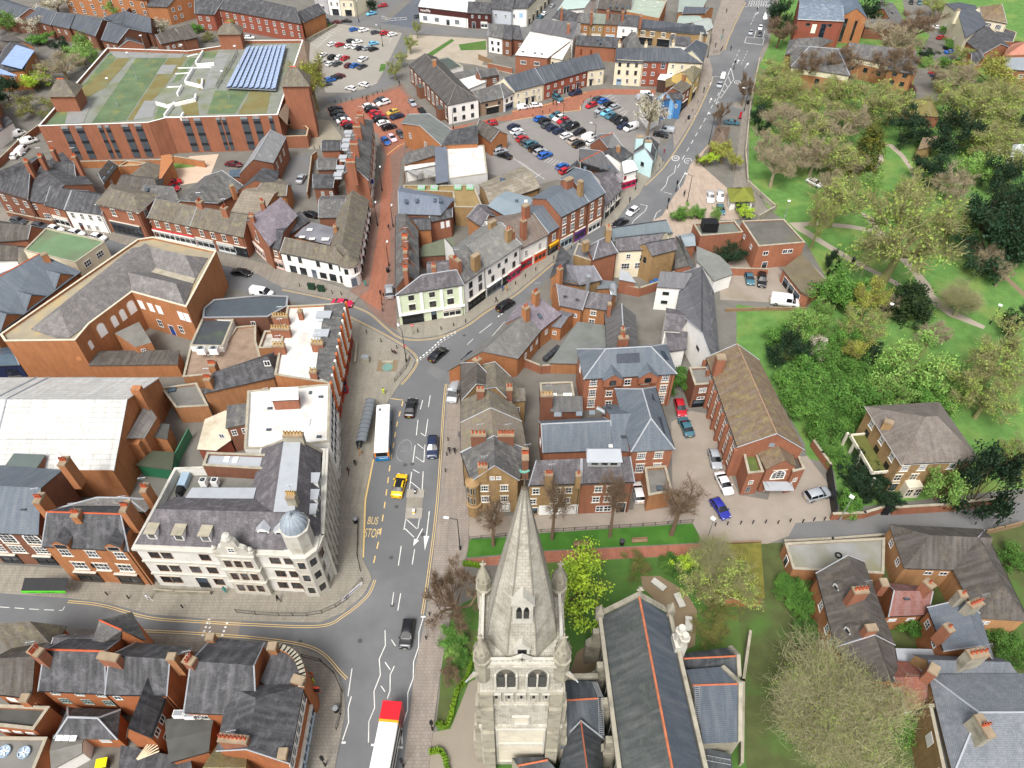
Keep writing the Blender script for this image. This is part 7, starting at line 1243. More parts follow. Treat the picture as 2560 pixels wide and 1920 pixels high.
FL('red brick block with broad stained white slab roof','C:30,480 305,505 C:497,360 400,300 160,280',6.2,BR,mat('#dcdad2',.8,.06,.3,c2='#a39d90',amt=.6,sc2=.25),[(0,3.6,2.0,1.2,[.25,.68],'w')],0,'office_block','building',sky=[SKY('C:95,448',6.4,.0,.3),SKY('C:198,460',6.4,.0,.3),SKY('C:258,468',6.4,.0,.3)])
FL('cream side wing with white windows under the white slab roof','C:335,500 430,520 500,395 497,362',5.6,CR,mat('#dcdad2',.8,.06,.3),[(0,3.2,.7,1.2,[.2,.5,.8],'s',DK)],0,'side_wing','building')
GH('big dark slate roof with tall white gable and lean to behind the white slab roof','C:165,265 525,330 200,165 565,195',7.0,9.6,WH,mat('#5f5e60',.85,.12,.3,'slate'),[],[CH_('C:490,200',11,1,1,0,0,BR)],'warehouse','warehouse')
GH('orange brick outbuilding with skylit slate roof behind the cream flats','C:548,385 900,410 570,305 930,330',5.0,6.6,BR,SLD,[(0,1.6,.7,2.0,[.15,.4],'x','#6d3a28')],[],'outbuilding','outbuilding',sky=[SKY('C:740,340',6.4,.5,0),SKY('C:765,365',6.2,.5,0)])
HH('steep grey pyramid roof behind the flats chimneys','C:985,425 1120,410 1080,345 960,350',5.6,4,(2,2),BRD,SL,[],[])
for i,(s,wm,lab)in enumerate((('C:350,150 555,200 420,70 575,120',WH,'white house with dark garage opening at the side street corner'),('C:555,192 668,200 575,110 690,120',BRS,'brown brick terrace house with two stacked white windows'),('C:668,200 800,205 690,115 815,125',BRB,'brick terrace house over a pale garage front'),('C:800,205 915,212 825,118 935,130',BRS,'brown brick terrace house over a blue and white shop'),('C:915,212 1090,225 935,125 1110,140',WH,'white terrace house with two tall windows and dark shopfront'))):
 GH(lab,s,6.2,8.8,wm,(SLD,SL,mat('#7d8478',.8,.12,.3,'slate'),TLD,SLD)[i],[(0,3.6,.9,1.3,[.3,.72],'s'),(0,.2,3.4,2.3,[.5],'g',('#e8e6e0','#efece4','#e4e0d8','#cfe0ea','#2a2d33')[i])],[CH_(('C:430,70','C:690,100','C:830,90','C:960,100','C:1115,135')[i],10.4,.9,.9,0,1,BR)],'terrace_house','terrace house')
GH('long dark slate roofed parade of shops with cream bays and black fascias','C:1090,232 1690,290 1105,165 1650,225',6.0,8.4,BRB,SLN,[(0,3.4,1.6,1.4,[.08,.22,.38,.52],'t','#efe8d8','#e5dcc4'),(0,.1,5.0,2.6,[.13,.4,.65],'g','#1d1f22'),(0,3.4,3,1.4,[.85],'x','#e6e0cc')],[],'shop_parade','shops')
GH('dark hipped roof behind the flats at the road junction','C:1370,380 1555,400 1375,310 1540,320',6,8,WH,SLD,[],[])
HH('pale grey roofed corner shop on the far junction of the main road','C:1640,300 1730,240 1690,160 1500,170',6,1.2,(0,0),CR,mat('#9aa09a',.8,.08,.3),[(0,.1,3,2.4,[.5],'g','#e9e9e6')],[],'shop','shop')
FL('sage flat roof with white lights above an orange brick rear wall','C:990,100 1270,160 1340,0 1050,-20',6.2,BRL,mat('#9aa596',.85,.1,.3),[],.2,'flat_roofed_block','building',sky=[SKY('C:1115,50',6.2,None,0,(1,.6)),SKY('C:1140,10',6.2,None,0,(1,.6)),SKY('C:1235,60',6.2,None,0,(1,.6)),SKY('C:1260,20',6.2,None,0,(1,.6))])
GH('dark tiled hipped roof with four white rooflights at the top edge','C:740,70 1030,105 760,-40 1040,-20',5.6,8,BRD,TLD,[],[],sky=[SKY('C:850,50',7,.5,0),SKY('C:905,55',7,.5,0),SKY('C:955,58',7,.5,0),SKY('C:1000,60',7,.5,0)])
HH('grey green sheet roofed white barn at the side street','C:390,90 620,70 720,0 520,-30',4.6,1.2,(0,0),WH,mat('#a3b3ac',.8,.06,.3),[(0,1.6,.8,1.0,[.2],'s',DK)],[],'barn','barn')
FL('orange brick shop backs with sage roof near the far pavement','C:1435,110 1640,90 1680,0 1450,-10',6,BRL,mat('#8f9a92',.85,.08,.3),[(0,3.4,1.2,.9,[.4,.75],'x','#9fb8a6')],0,'shop_block','building')
HH('blue slate roof over the far pavement shops','C:1470,120 1660,115 1740,70 1500,60',6.4,1.0,(0,0),BRS,SLN,[],[],'shop_block','building')
HH('sage green lean roof above the parade of shops','C:1420,210 1640,190 1620,140 1450,140',6.6,.5,(0,0),BRS,mat('#93a096',.85,.08,.3),[],[],'shop_block','building')
# far top, east side
GH('blue grey roofed office with red brick bays and central glazed strip','D:258,165 655,182 275,25 650,45',10.5,12.4,NB,mat('#6f7d8c',.7,.08,.3,'slate',c2='#aeb6ba',amt=.5),[(0,1.5,1.8,7.8,[.6],'m','#30465a'),(0,6.0,1.6,3.0,[.4],'x','#efe9d8'),(0,8.4,1.5,.9,[.25,.72],'c',DK)],[],'office_block','offices',verge=MWH)
GH('tall orange brick gabled wing with dark corner glazing beside the blue grey office','D:855,158 740,-60 765,75 660,-90',9,12,BRL,mat('#5f6f7e',.7,.08,.3,'slate'),[(3,.5,1.2,8,[.25],'m',DK),(3,1,.9,7,[.65],'m',DK)],[],'office_wing','offices')
GH('low grey roofed link range beside the orange office wing','D:840,235 1190,260 850,165 1180,180',4,5.4,BRD,SL)
GH('grey skylit barn roof among shrubs behind the office','D:1060,185 1165,165 1000,80 1085,35',4,6,BRL,SL,[],[],'barn','barn',sky=[SKY('D:1050,90',5.4,.4,.6),SKY('D:1075,110',5.4,.4,.6)])
D2W=[(0,4.9,9,1.7,[.25,.75],'x','#ddd3b8'),(0,5.4,1.6,1.2,[.1,.4,.75],'c',DK),(0,2.6,1.4,1.6,[.15,.5,.85],'s',DK)]
HH('rambling hipped slate care home wing with cream upper storey and brick below','D:205,575 700,650 720,420 190,400',6.8,3.4,(5,5),BRS,SL,D2W,[],'care_home','house',ridge=LEAD)
GH('long slate roofed care home rear wing with cream dormers behind bare trees','D:700,480 1290,610 700,370 1280,440',6.8,10,BRS,SL,[(0,4.9,10,1.7,[.25,.75],'x','#ddd3b8'),(0,5.4,1.6,1.2,[.1,.3,.6,.85],'c',DK),(0,2.6,1.4,1.6,5,'s',DK)],[],'care_home','house')
HH('far end slate roofed care home wing with leaded corner','D:150,470 420,420 560,355 190,350',7.2,2.6,(3,3),BRS,SL,[],[],'care_home','house')
HH('brick base of the care home under the cream storey','D:1040,600 1260,640 1290,520 1060,500',6.8,3,(3,0),BRS,SL,[(0,5.2,1.4,1.2,[.3,.7],'c',DK),(0,2.4,1.4,1.4,[.3,.7],'s',DK)],[],'care_home','house')
GH('cream rendered villa with brown tiled roof and white grid windows','D:1860,160 2070,200 1830,60 2020,40',7,10.5,CR,TLM,[(0,4.4,2.0,1.6,[.3,.72],'m'),(0,1.4,2.0,1.6,[.72],'m')],[])
GH('half rendered house with black tiled roof and white skylights beside the hedge','D:1700,330 1880,210 1640,110 1790,50',7,9.6,CR,SLN,[(3,2.4,.9,1.2,[.3,.7],'s')],[CH_('D:1650,80',11.5,1,1.2,0,0,CR)],sky=[SKY('D:1720,170',8.4,.4,.8),SKY('D:1705,140',8.4,.4,.8)])
HH('low dark slate wing with two rooflights below the black tiled house','D:1690,340 1860,470 2100,420 1900,230',4.6,2.4,(0,0),BR,SLD,[],[],'house','house')
FL('brick garden room with flat roof and white French doors','D:1940,350 2120,365 2150,280 1970,220',4,BR,SLD,[(0,.6,1.0,2.0,[.25,.6,.85],'s')],.2,'garden_room','extension')
GH('pink tiled hipped cottage roof at the photo edge','D:2030,480 2280,470 2060,430 2230,360',4,6,BR,mat('#c08570',.9,.1,.4,'slate'))
GH('small brick gable with dark roof and blue door among the shrubs','D:1745,590 1860,495 1760,470 1830,440',4.4,6.4,BRL,SLD,[(0,.2,1.6,2,[.3],'d','#4a87b8','#4a87b8')])
GH('brick hall with pale slate roof half hidden by the willow','D:2030,595 2330,610 2060,500 2300,500',6.4,9,BR,mat('#8d959c',.8,.1,.3,'slate'),[(0,3.6,1.2,1.4,[.3,.6],'s')])
HH('mossy hip roofed bungalow among the park trees','D:1240,990 1480,1010 1400,840 1110,880',3.4,2.0,(2,2),BR,mat('#837846',.95,.2,.5,'slate',c2='#6b6a3a',amt=.6),[],[],'bungalow','bungalow')
HH('tan brick garden building half buried in dark evergreens','D:1290,1290 1420,1260 1470,1180 1350,1180',3.4,1.4,(0,0),BRB,TLM,[],[],'garden_building','building')
HH('white framed conservatory at the photo edge beside the lawn','D:2100,1330 2300,1340 2290,1250 2130,1250',3,1.4,(1,1),WH,mat('#dfe6ea',.3,.05,1),[(0,.5,1,1.8,5,'p','#e9eeee')],[],'conservatory','conservatory')
FL('white paved terrace wall beside the conservatory','D:1975,1335 2110,1335 2120,1300 1985,1300',.5,MWH,mat('#c9c5bb',.9,.1,.5),[],0,'terrace_wall','terrace')
# side street, near the photo's edge
DL='orange brick building with blue slate roof and three white windowed front gables'
GH(DL,'E:-60,1250 690,690 -330,920 345,540',6.5,10.5,BRL,SLB,[],[CH_('E:375,530',11.5,1.2,1.0,.6,0,BRL)],'gabled_building','building',ridge=TERRA)
th,P,h,O,ro,ow=HOUSES[DL];fa=AN('E:-60,1250 690,690',6.5)
for s in('E:115,1150','E:325,985','E:570,800'):dormer(th,O,MQ(s,6)[0],4.2,fa,5.0,2.6,5.5,SLB,BRL,'front_gable','t',ww=3.2)
FL('cream building with mossy green flat roof and two white grid windows','E:650,612 905,432 870,410 400,310 205,505',6.0,CR,mat('#67805f',.9,.12,.25,c2='#6b5a50',amt=.6,sc2=.15),[(0,3.4,1.9,1.5,[.3,.72],'t'),(0,.3,7,1.6,[.5],'m','#e6dfc8')],.2)
HH('grey tiled house behind the mossy green flat roof','E:-80,430 240,405 370,320 -80,240',5.5,2.2,(0,0),BR,TLD)
HH('low grey tiled range with white end wall beside the mossy green roof','E:-80,590 150,580 215,480 -80,440',4.6,1.8,(0,0),WH,TLD)
HH('navy fronted shop squeezed between the chapel building and the photo edge','E:-100,1500 170,1490 90,1350 -100,1370',3.4,.5,(0,0),mat('#26304f',.5,.08,1),GLB,[(0,.4,2.4,2,[.6],'m','#26304f')],[],'shop','shop')
# trees and shrubs
def tree_mesh(kind,seed):
 "meshes of a tree about 10 m high, crown about 4 m in radius: trunk with limbs, crown"
 rd=random.Random(seed);form,tw,lc,n_tw,n_lf,ls=TK[kind]
 tr,cr=MB(),MB();tips=[]
 def V(a,b,c):return Vector((a,b,c))
 shrub,con=form=='shrub',form=='con'
 hz={'shrub':.6,'con':.4,'poll':5.6}.get(form,3.0)
 top=V(rd.uniform(-.3,.3),rd.uniform(-.3,.3),hz)
 tr.tube([(0,0,-.2),(top.x*.5,top.y*.5,hz*.5),top],[.42,.32,.28],8)
 if con:tr.tube([top,(0,0,9.2)],[.28,.05],6)
 def limb(p,d,l,r,lev):
  q=p+d*l*.55+V(rd.uniform(-1,1),rd.uniform(-1,1),rd.uniform(-.2,.5))*l*.1;e=q+(d+V(rd.uniform(-.4,.4),rd.uniform(-.4,.4),.25)).normalized()*l*.5
  (tr if lev<2 else cr).tube([p,q,e],[r,r*.75,r*.5],5 if lev<2 else 3,0,lev<1)
  if lev==3:tips.append((e,d));tips.append((q,d));return
  for _ in range(3 if lev else 4):
   dd=(d*.75+V(rd.gauss(0,.6),rd.gauss(0,.6),rd.gauss(.12,.4))).normalized();s=q if rd.random()<.5 else e
   limb(s,dd,l*rd.uniform(.55,.8),r*.5,lev+1)
 if not con:
  k=14 if kind=='pale' else 7
  for i in range(k):
   a=i*6.283/k+rd.uniform(-.4,.4);el=rd.uniform(.25,1.2)if form!='poll' else rd.uniform(.9,1.45)
   limb(top,V(math.cos(a)*math.cos(el),math.sin(a)*math.cos(el),math.sin(el)),rd.uniform(2.2,3.2)if not shrub else rd.uniform(2.6,3.6),.2 if not shrub else .1,1)
 else:
  for i in range(420):
   z=rd.uniform(.6,9.8);a=rd.uniform(0,6.28);rr=3.2*((10-z)/10)**.55*rd.uniform(.55,1.05)*(1+.2*math.sin(a*3+z));tips.append((V(rr*math.cos(a),rr*math.sin(a),z),V(math.cos(a),math.sin(a),.2)))
 for i in range(n_tw):
  p,d=rd.choice(tips);p=p+V(rd.gauss(0,1),rd.gauss(0,1),rd.gauss(0,.8))*(.55 if kind=='pale' else .22);d=(d*.6+V(rd.gauss(0,.6),rd.gauss(0,.6),rd.gauss(.25,.5))).normalized();l=rd.uniform(.5,1.3);q=p+d*l;m=p+d*l*.5+V(rd.gauss(0,.1),rd.gauss(0,.1),rd.gauss(0,.1));s=d.cross(V(rd.gauss(0,1),rd.gauss(0,1),rd.gauss(0,1))).normalized()*rd.uniform(.016,.03)*(.4 if kind=='pale' else 1)
  cr.face([p-s,m-s*.8,q,m+s*.8,p+s],0,[(0,0)]*5)
 if n_lf:
  cl=[rd.choice(tips)[0]+V(rd.gauss(0,.35),rd.gauss(0,.35),rd.gauss(0,.3))for _ in range(max(40,n_lf//34))]
  for i in range(n_lf):
   c=rd.choice(cl)+V(rd.gauss(0,.42),rd.gauss(0,.42),rd.gauss(0,.32));n=V(rd.gauss(0,1),rd.gauss(0,1),rd.gauss(.6,1)).normalized();u=n.cross(V(rd.gauss(0,1),rd.gauss(0,1),.3)).normalized();v=n.cross(u);s=ls*rd.uniform(.6,1.3)
   cr.face([c-u*s,c-v*s*.6,c+u*s,c+v*s*.6],1,[(0,0)]*4)
 bark=mat(tw,.95,.15,2);me=cr.mesh('crown',[bark,leafmat(*lc)])
 zs=sorted(v.co.z for v in me.vertices);rs=sorted(math.hypot(v.co.x,v.co.y)for v in me.vertices);n=len(zs)
 return tr.mesh('trunk',[bark]),me,zs[int(n*.98)],rs[int(n*.86)]
TK={'bare':('tree','#75624f',('#8d7d55','#7a6a4c'),5200,900,.09),'pink':('tree','#948870',('#a09a62','#8f9158'),3600,700,.1),'olive':('tree','#858258',('#9fb052','#87a04a'),3000,2300,.13),'pale':('tree','#948f6c',('#8d9e4e','#748a3c'),24000,12000,.06),'poll':('poll','#75624f',('#8d7d55','#7a6a4c'),2600,300,.08),'green':('shrub','#5b4d3a',('#618c3a','#436c29'),300,6500,.2),'light':('shrub','#6b5d45',('#86aa55','#64893f'),700,6500,.17),'lime':('tree','#6b5a3c',('#b0cc3c','#93b53a'),700,4300,.19),'dark':('shrub','#4a4030',('#26402a','#1c3018'),200,5600,.2),'con':('con','#4a4030',('#33441f','#20341c'),0,7000,.2),'gold':('con','#4a4030',('#6b6b2a','#33451f'),0,6500,.2),'white':('tree','#7a6a58',('#dedacb','#a6a37c'),1800,3600,.14),'willow':('tree','#86764f',('#a9ad4c','#8a9540'),1800,5600,.16),'rust':('shrub','#5a4034',('#6b3a34','#57302c'),400,3200,.17),'moss':('shrub','#6f6146',('#767a38','#5b6a2c'),1800,3200,.15)}
KW={'bare':'bare brown twigged tree','pink':'pinkish bare twigged tree','olive':'olive budding tree','pale':'pale bare tree','green':'bushy green shrub','light':'light green bushy tree','lime':'lime green leafy tree','dark':'dark evergreen','con':'dark conifer','gold':'golden tipped tall conifer','white':'white blossoming tree','poll':'pollarded bare tree','willow':'yellowish weeping tree','rust':'purple leaved shrub','moss':'scrubby mossy shrub'}
TMC={};TCT={}
def tree(kind,s,r,H,loc,base=None,name=None):
 v=TCT.get(kind,0);TCT[kind]=v+1;key=(kind,v%(1 if kind in('pale','rust')else 3))
 if key not in TMC:TMC[key]=tree_mesh(kind,hash(kind[:2])%1+len(kind)*31+key[1]*7+ord(kind[0]))
 tm,cm,hh,rr=TMC[key];t,(x,y)=s[0],map(float,s[2:].split(','))
 c=g(t,x,y,H*.58);wx=r*K/(FPX/((CH-H*.58)*sT+c[1]*cT))
 if base:c=MQ(base)[0]
 w_=KW[kind];nm=name or('shrub' if 'shrub' in w_ or H<3 else 'tree')
 o=thing(nm,w_+' '+loc,nm,(*c,0),random.uniform(0,6.28));f=1.03*wx/rr;o.scale=(f,f,H/hh)
 link('trunk',tm,o);link('crown',cm,o);return o
TREES='''dark D:80,80 110 12 beside the blue grey office by the road
bare D:110,270 120 10 between the road and the red brick office
bare D:320,270 75 9 in front of the red brick office bays
pink D:1060,350 200 12 rising behind the care home rear wing
bare D:1290,240 170 12 standing over the far courtyard cars
bare D:1090,560 190 13 before the cream dormers of the care home
bare D:620,560 150 12 before the hipped care home wing
bare D:360,590 130 11 at the brick corner of the care home
olive D:80,640 140 10 beside the road wall next to the care home
olive D:280,830 200 11 below the care home hipped wing
olive D:910,880 230 12 in the middle of the care home garden edge
pink D:150,1060 190 11 at the park edge by the road path
pink D:650,1060 220 12 spreading above the tall conifer
gold D:880,1270 120 13 beside the curved park path
olive D:580,1350 210 10 beside the orange play object in the park
pink D:70,1430 150 11 beside the white car on the park grass
pink D:540,1590 110 8 just below the park white car
light D:850,1610 120 7 at the bend of the small park path
olive D:1210,1640 170 8 between the two small park paths
dark D:1230,1090 170 9 beside the mossy bungalow
dark D:1600,1140 220 11 in the biggest dark clump of the park
dark D:1430,1440 150 8 at the lower end of the dark clump
olive D:1800,950 250 12 above the dark clump near the courtyard
pink D:1660,650 190 11 beside the row of red courtyard cars
willow D:1950,640 190 11 in front of the pale slate brick hall
olive D:2060,860 180 10 below the pale slate brick hall
light D:1790,1440 170 8 beside the conservatory lawn
pink D:1600,1590 140 8 beside the far park path
dark D:2040,1500 150 9 below the conservatory at the photo edge
olive D:2170,1420 130 9 at the photo edge below the conservatory
dark D:2160,1060 100 8 at the photo edge above the conservatory
dark D:830,90 130 11 behind the orange office gable
light D:950,110 90 6 beside the grey skylit barn
light D:1380,530 75 2.6 as a bright clipped hedge by the courtyard
dark D:1390,460 70 3 next to the bright clipped hedge
green D:1530,540 75 3 as a tall square hedge beside the courtyard cars
rust D:590,830 60 3 at the care home corner
rust D:1245,765 45 3 by the courtyard end of the care home
rust D:1475,700 55 3 between the red courtyard cars
light D:720,790 80 2.5 on the care home lawn
green D:1235,805 45 2 next to the purple shrub by the courtyard
green D:1560,250 60 3 in the hedge below the half rendered house
green D:1600,380 60 3 in the hedge beside the blue courtyard car
olive D:1690,470 90 5 at the foot of the black tiled house
olive D:1820,1200 150 9 in the garden behind the dark clump
olive D:2080,1050 140 8 near the white terrace wall
olive H:600,90 230 12 over the upper park path
olive H:1250,360 360 23 with a thick leaning trunk by the crossing paths|H:975,800
olive H:420,240 120 13 with a dark trunk beside the mossy flat roof|H:370,490
dark H:560,600 60 6 as an ivy clad trunk on the park path
dark H:2060,330 300 16 filling the park edge as the biggest evergreen
con H:1245,930 170 7 shaped like a low dome beside the wide path
white H:1755,490 78 5 beside the biggest evergreen
pink H:1900,570 100 7 below the white blossoming park tree
pink H:2040,690 90 7 on the far earth path
pale H:1680,940 140 7 bending over the wide park path
green H:620,870 190 8 behind the white van and garages
willow H:870,930 130 10 with a white stem behind the garages
olive H:830,1170 170 8 below the weeping tree in the park
pink H:1060,970 70 5 beside the low dome conifer
dark H:2150,1140 110 7 at the photo edge by the park lamp
olive H:1600,300 180 11 to the far side of the big leaning tree
pink H:1440,1230 120 6 leaning over the lower park lawn
light H:1240,1490 290 9 as the wide round crown over the lower lawn
olive H:1960,1490 330 12 as the wide golden crown at the photo edge
light H:320,1130 150 8 at the end of the back garden lawn
light H:470,1070 100 7 next to the blue bin behind the garden
dark H:170,1340 160 7 beside the back garden lawn
white H:410,1350 90 6 between the back garden and the scrub
willow H:730,1380 90 7 in the middle of the scrub
green H:560,1460 180 5 in the scrub below the white blossom
dark H:890,1410 120 5 in the scrub beside the lower lawn
green H:330,1610 190 5 in the scrub behind the long hall
moss H:480,1280 120 4 beside the white blossom in the scrub
green H:1000,1560 130 5 under the wide round crown
green L:330,140 170 4.5 beside the hall roof edge
green L:700,130 200 5 above the derelict villa roof
green L:480,330 160 4.5 between the hall and the villa
green L:600,640 110 3 behind the broken brick wall
dark L:860,770 160 4 before the villa veranda
light L:1470,840 190 8 covering the villa front corner|L:1440,1000
dark L:1890,830 250 13 behind the villa beside the footpath
green L:1370,90 140 5 at the back corner of the villa
olive L:1900,130 220 9 on the slope behind the villa
olive L:2160,650 160 9 at the photo edge by the footpath
green L:740,1050 110 3 at the wall corner near the lamp
light L:1100,60 160 6 on the bank above the villa
green L:2130,1500 120 3 in the garden beside the timber fence
poll K:345,1010 105 14 nearest the church spire|K:345,1340
poll K:860,950 110 15 between the two benches|K:845,1320
poll K:1440,980 150 14 with forked trunk near the bollards|K:1375,1300
poll J:2000,1150 110 12 at the road end of the lawn strip|J:2050,1395
bare N:1700,120 230 13 with dark gnarled boughs leaning over the road pavement|N:1740,390
lime K:690,1640 320 12 on the churchyard lawn behind the spire|O:575,300
moss K:1080,1570 120 2.5 along the red path, nearest the lime tree
green K:1380,1570 100 2.5 along the red path beside the mossy shrub
lime K:1500,1545 75 3 at the bright end of the red path border
pale K:1720,1500 160 6 with white stems at the end of the red path
olive O:1760,70 270 7 in the churchyard beyond the tombs
olive O:1980,60 170 6 against the mossy garage roof
moss O:1700,460 130 2 in the grass beside the church annexe
pale P:470,1230 470 11 as the huge dense dome beside the church|P:450,1350
green P:330,270 110 3 beside the old brick house
green P:300,150 90 3 under the mossy garage wall
green P:1270,420 120 3.5 inside the leafy courtyard
green P:1230,1300 120 3 between the cottage and the stone house
green P:2100,620 150 3 in the garden beside the tan wing
green P:1650,1600 60 3 at the stone house corner
green N:1750,560 130 2.2 in the flower bed below the gnarled tree
light N:1690,640 90 2 in the flower bed nearest the pavement
bare N:1680,840 90 2.5 sprawling low in the flower bed
green N:1780,730 60 1.5 in the flower bed beside the hedge
dark G:1880,530 120 5 between the brick flat roofs
green G:1440,200 55 3 at the planter by the crossing
light G:1510,170 70 3.5 in the middle of the crossing planter
green G:1600,180 60 3 at the inner end of the crossing planter
light G:1765,180 40 4 with a round head beside the blue car
lime G:2010,170 75 3 behind the white kiosk
dark G:1980,120 60 3 against the white kiosk wall
green G:1690,1460 90 3 below the white gable end
green G:1470,1610 110 4 between the flats and the hall annexe
green K:1370,30 60 3 beside the green bins of the flats
white C:1160,970 115 11 in the lower car park|C:1165,1170
bare C:1790,970 60 7 beside the lay-by|C:1790,1090
bare C:1990,740 65 10 at the main road kerb|C:1980,915
willow C:1830,1310 90 6 behind the shelter building
lime C:1700,1370 70 4 before the shelter building
willow C:1930,1400 60 5 beside the long road path
dark C:2160,1010 90 7 along the long road path
pink C:2190,700 90 8 at the far road path
pink C:2190,1250 110 8 between the road path and the park
willow B:530,700 120 15 against the car park stair tower|B:540,960
olive B:1345,370 55 6 on the far verge beside the entrance lane|B:1335,460
olive B:1390,250 45 6 by the far street pavement|B:1395,330
olive B:1255,510 50 5 at the verge beside the waste ground
olive B:1195,600 60 6 by the bare paved corner of the plaza
light B:405,270 40 3 below the brick undercroft flats
dark B:1000,30 40 4 at the far shopping corner
white A:290,200 130 7 before the stepped terrace
white A:470,20 120 7 before the balcony flats
white A:1390,235 90 6 beside the sandy brick bay house
light A:1030,60 100 6 before the balcony flats corner
pink A:530,570 170 8 beside the car park parapet
light A:690,460 120 7 at the far corner of the car park parapet
dark A:530,410 80 6 next to the solar panel roof
light A:700,330 80 5 below the stepped terrace gables
lime A:300,690 110 5 under the solar panel roof
dark A:20,760 100 7 at the photo edge by the solar roof
moss A:240,890 190 6 beside the first stair tower
light A:40,170 140 8 at the photo edge by the stepped terrace
olive A:1990,130 120 7 before the French windowed flats
rust A:560,270 90 4 under the stepped terrace
green A:1690,240 50 3 beside the round headed window house
moss A:1800,310 70 3 beside the far stair tower
green A:330,340 90 3 beside the white blossoming tree
olive D:1450,60 100 7 beside the half rendered house hedge
moss C:1640,1380 60 2.5 at the road corner bed'''
for ln in TREES.split('\n'):
 ln,_,base=ln.partition('|');k,s,r,H,loc=ln.split(' ',4);tree(k,s,float(r),float(H),loc,base or None)
def fill(kind,t,pts,n,r,H,loc,grp,sd):
 rd=random.Random(sd);P=[tuple(map(float,q.split(',')))for q in pts.split()];xs,ys=[p[0]for p in P],[p[1]for p in P]
 while n:
  x,y=rd.uniform(min(xs),max(xs)),rd.uniform(min(ys),max(ys));ins=False
  for i in range(len(P)):
   (x0,y0),(x1,y1)=P[i-1],P[i]
   if(y0>y)!=(y1>y)and x<(x1-x0)*(y-y0)/(y1-y0)+x0:ins=not ins
  if ins:tree(kind,f'{t}:{x},{y}',r*rd.uniform(.7,1.3),H*rd.uniform(.7,1.2),loc)['group']=grp;n-=1
for a in(('green','L','120,0 900,-150 1050,120 860,200 740,480 540,480 300,350',16,110,3,'in the dense scrub between the hall and the villa','scrub shrubs',1),('green','H','60,1230 520,1200 1050,1400 1000,1650 300,1650',14,110,4,'in the dense scrub below the back garden lawn','garden scrub',2),('dark','L','600,700 760,640 960,960 1250,1000 1000,1040 640,980',9,80,2.5,'crowding the foot of the derelict villa','villa shrubs',3),('olive','D','20,480 250,700 1100,800 1200,1000 900,1250 150,1250',6,150,9,'in the tree belt behind the care home','park tree belt',4),('olive','D','1500,700 2200,800 2200,1450 1650,1250',7,160,9,'in the far gardens beyond the dark clump','far garden trees',5),('pink','D','20,900 700,900 850,1400 60,1500',4,140,9,'in the tangled park edge by the road','park edge trees',6),('green','P','120,0 330,0 420,500 260,620',6,80,2,'in the weedy strip beside the old brick house','weedy strip',7),('light','L','1050,-100 1800,-60 1900,200 1600,150',6,120,5,'on the slope beyond the villa','slope shrubs',8),('green','P','130,100 420,160 560,560 320,640',7,70,2,'in the overgrown strip behind the churchyard wall','overgrown strip',11),('moss','O','1600,40 1880,60 1900,560 1620,300',5,110,2,'in the rough churchyard corner','churchyard scrub',9),('dark','H','1850,0 2212,0 2212,560 1900,500',5,170,11,'in the great evergreen mass at the park edge','evergreen mass',10)):fill(*a)
HG=leafmat('#6f8f1e','#527a1c')
def hedge(s,wd,hh,label,m=HG):
 p=smooth(MQ(s),8);mb=MB();rd=random.Random(len(s));t=thing('hedge',label,'hedge',(*p[0],0));q=[]
 for a,b in zip(p,p[1:]):
  n=int(dist(a,b)/.06)+1
  for i in range(n):
   c=lerp(a,b,rd.random());d=unit(a,b);o=rd.uniform(-wd/2,wd/2);z=rd.uniform(.1,hh)
   for _ in range(3):
    c3=Vector((c[0]-d[1]*o+rd.gauss(0,.06),c[1]+d[0]*o+rd.gauss(0,.06),min(hh,z+rd.random()*.5)));n3=Vector((rd.gauss(0,1),rd.gauss(0,1),rd.gauss(.8,1))).normalized();u=n3.orthogonal().normalized();v=n3.cross(u);mb.face([c3-u*.12,c3-v*.08,c3+u*.12,c3+v*.08],0,[(0,0)]*4)
  d=unit(a,b);mb.obox(cent([a,b]),math.atan2(d[1],d[0]),dist(a,b)+.1,wd*.8,0,hh*.85)
 mb.build('foliage',m,t,t.location)
hedge('N:1915,560 1850,800 1800,930 1740,1000 1660,1290 1560,1280',.7,.9,'bright green clipped hedge bordering the church path flower bed')
hedge('N:1500,1530 1610,1530 1660,1700',.7,.9,'bright green clipped hedge round the small bed by the church gate')
hedge('J:1790,1560 1960,1580',.7,.9,'short clipped hedge between the red path and the gnarled tree')
hedge('D:1500,180 1560,330 1640,460',1.2,1.6,'long green hedge beside the fence of the half rendered house',leafmat('#4e7a30','#34591f'))
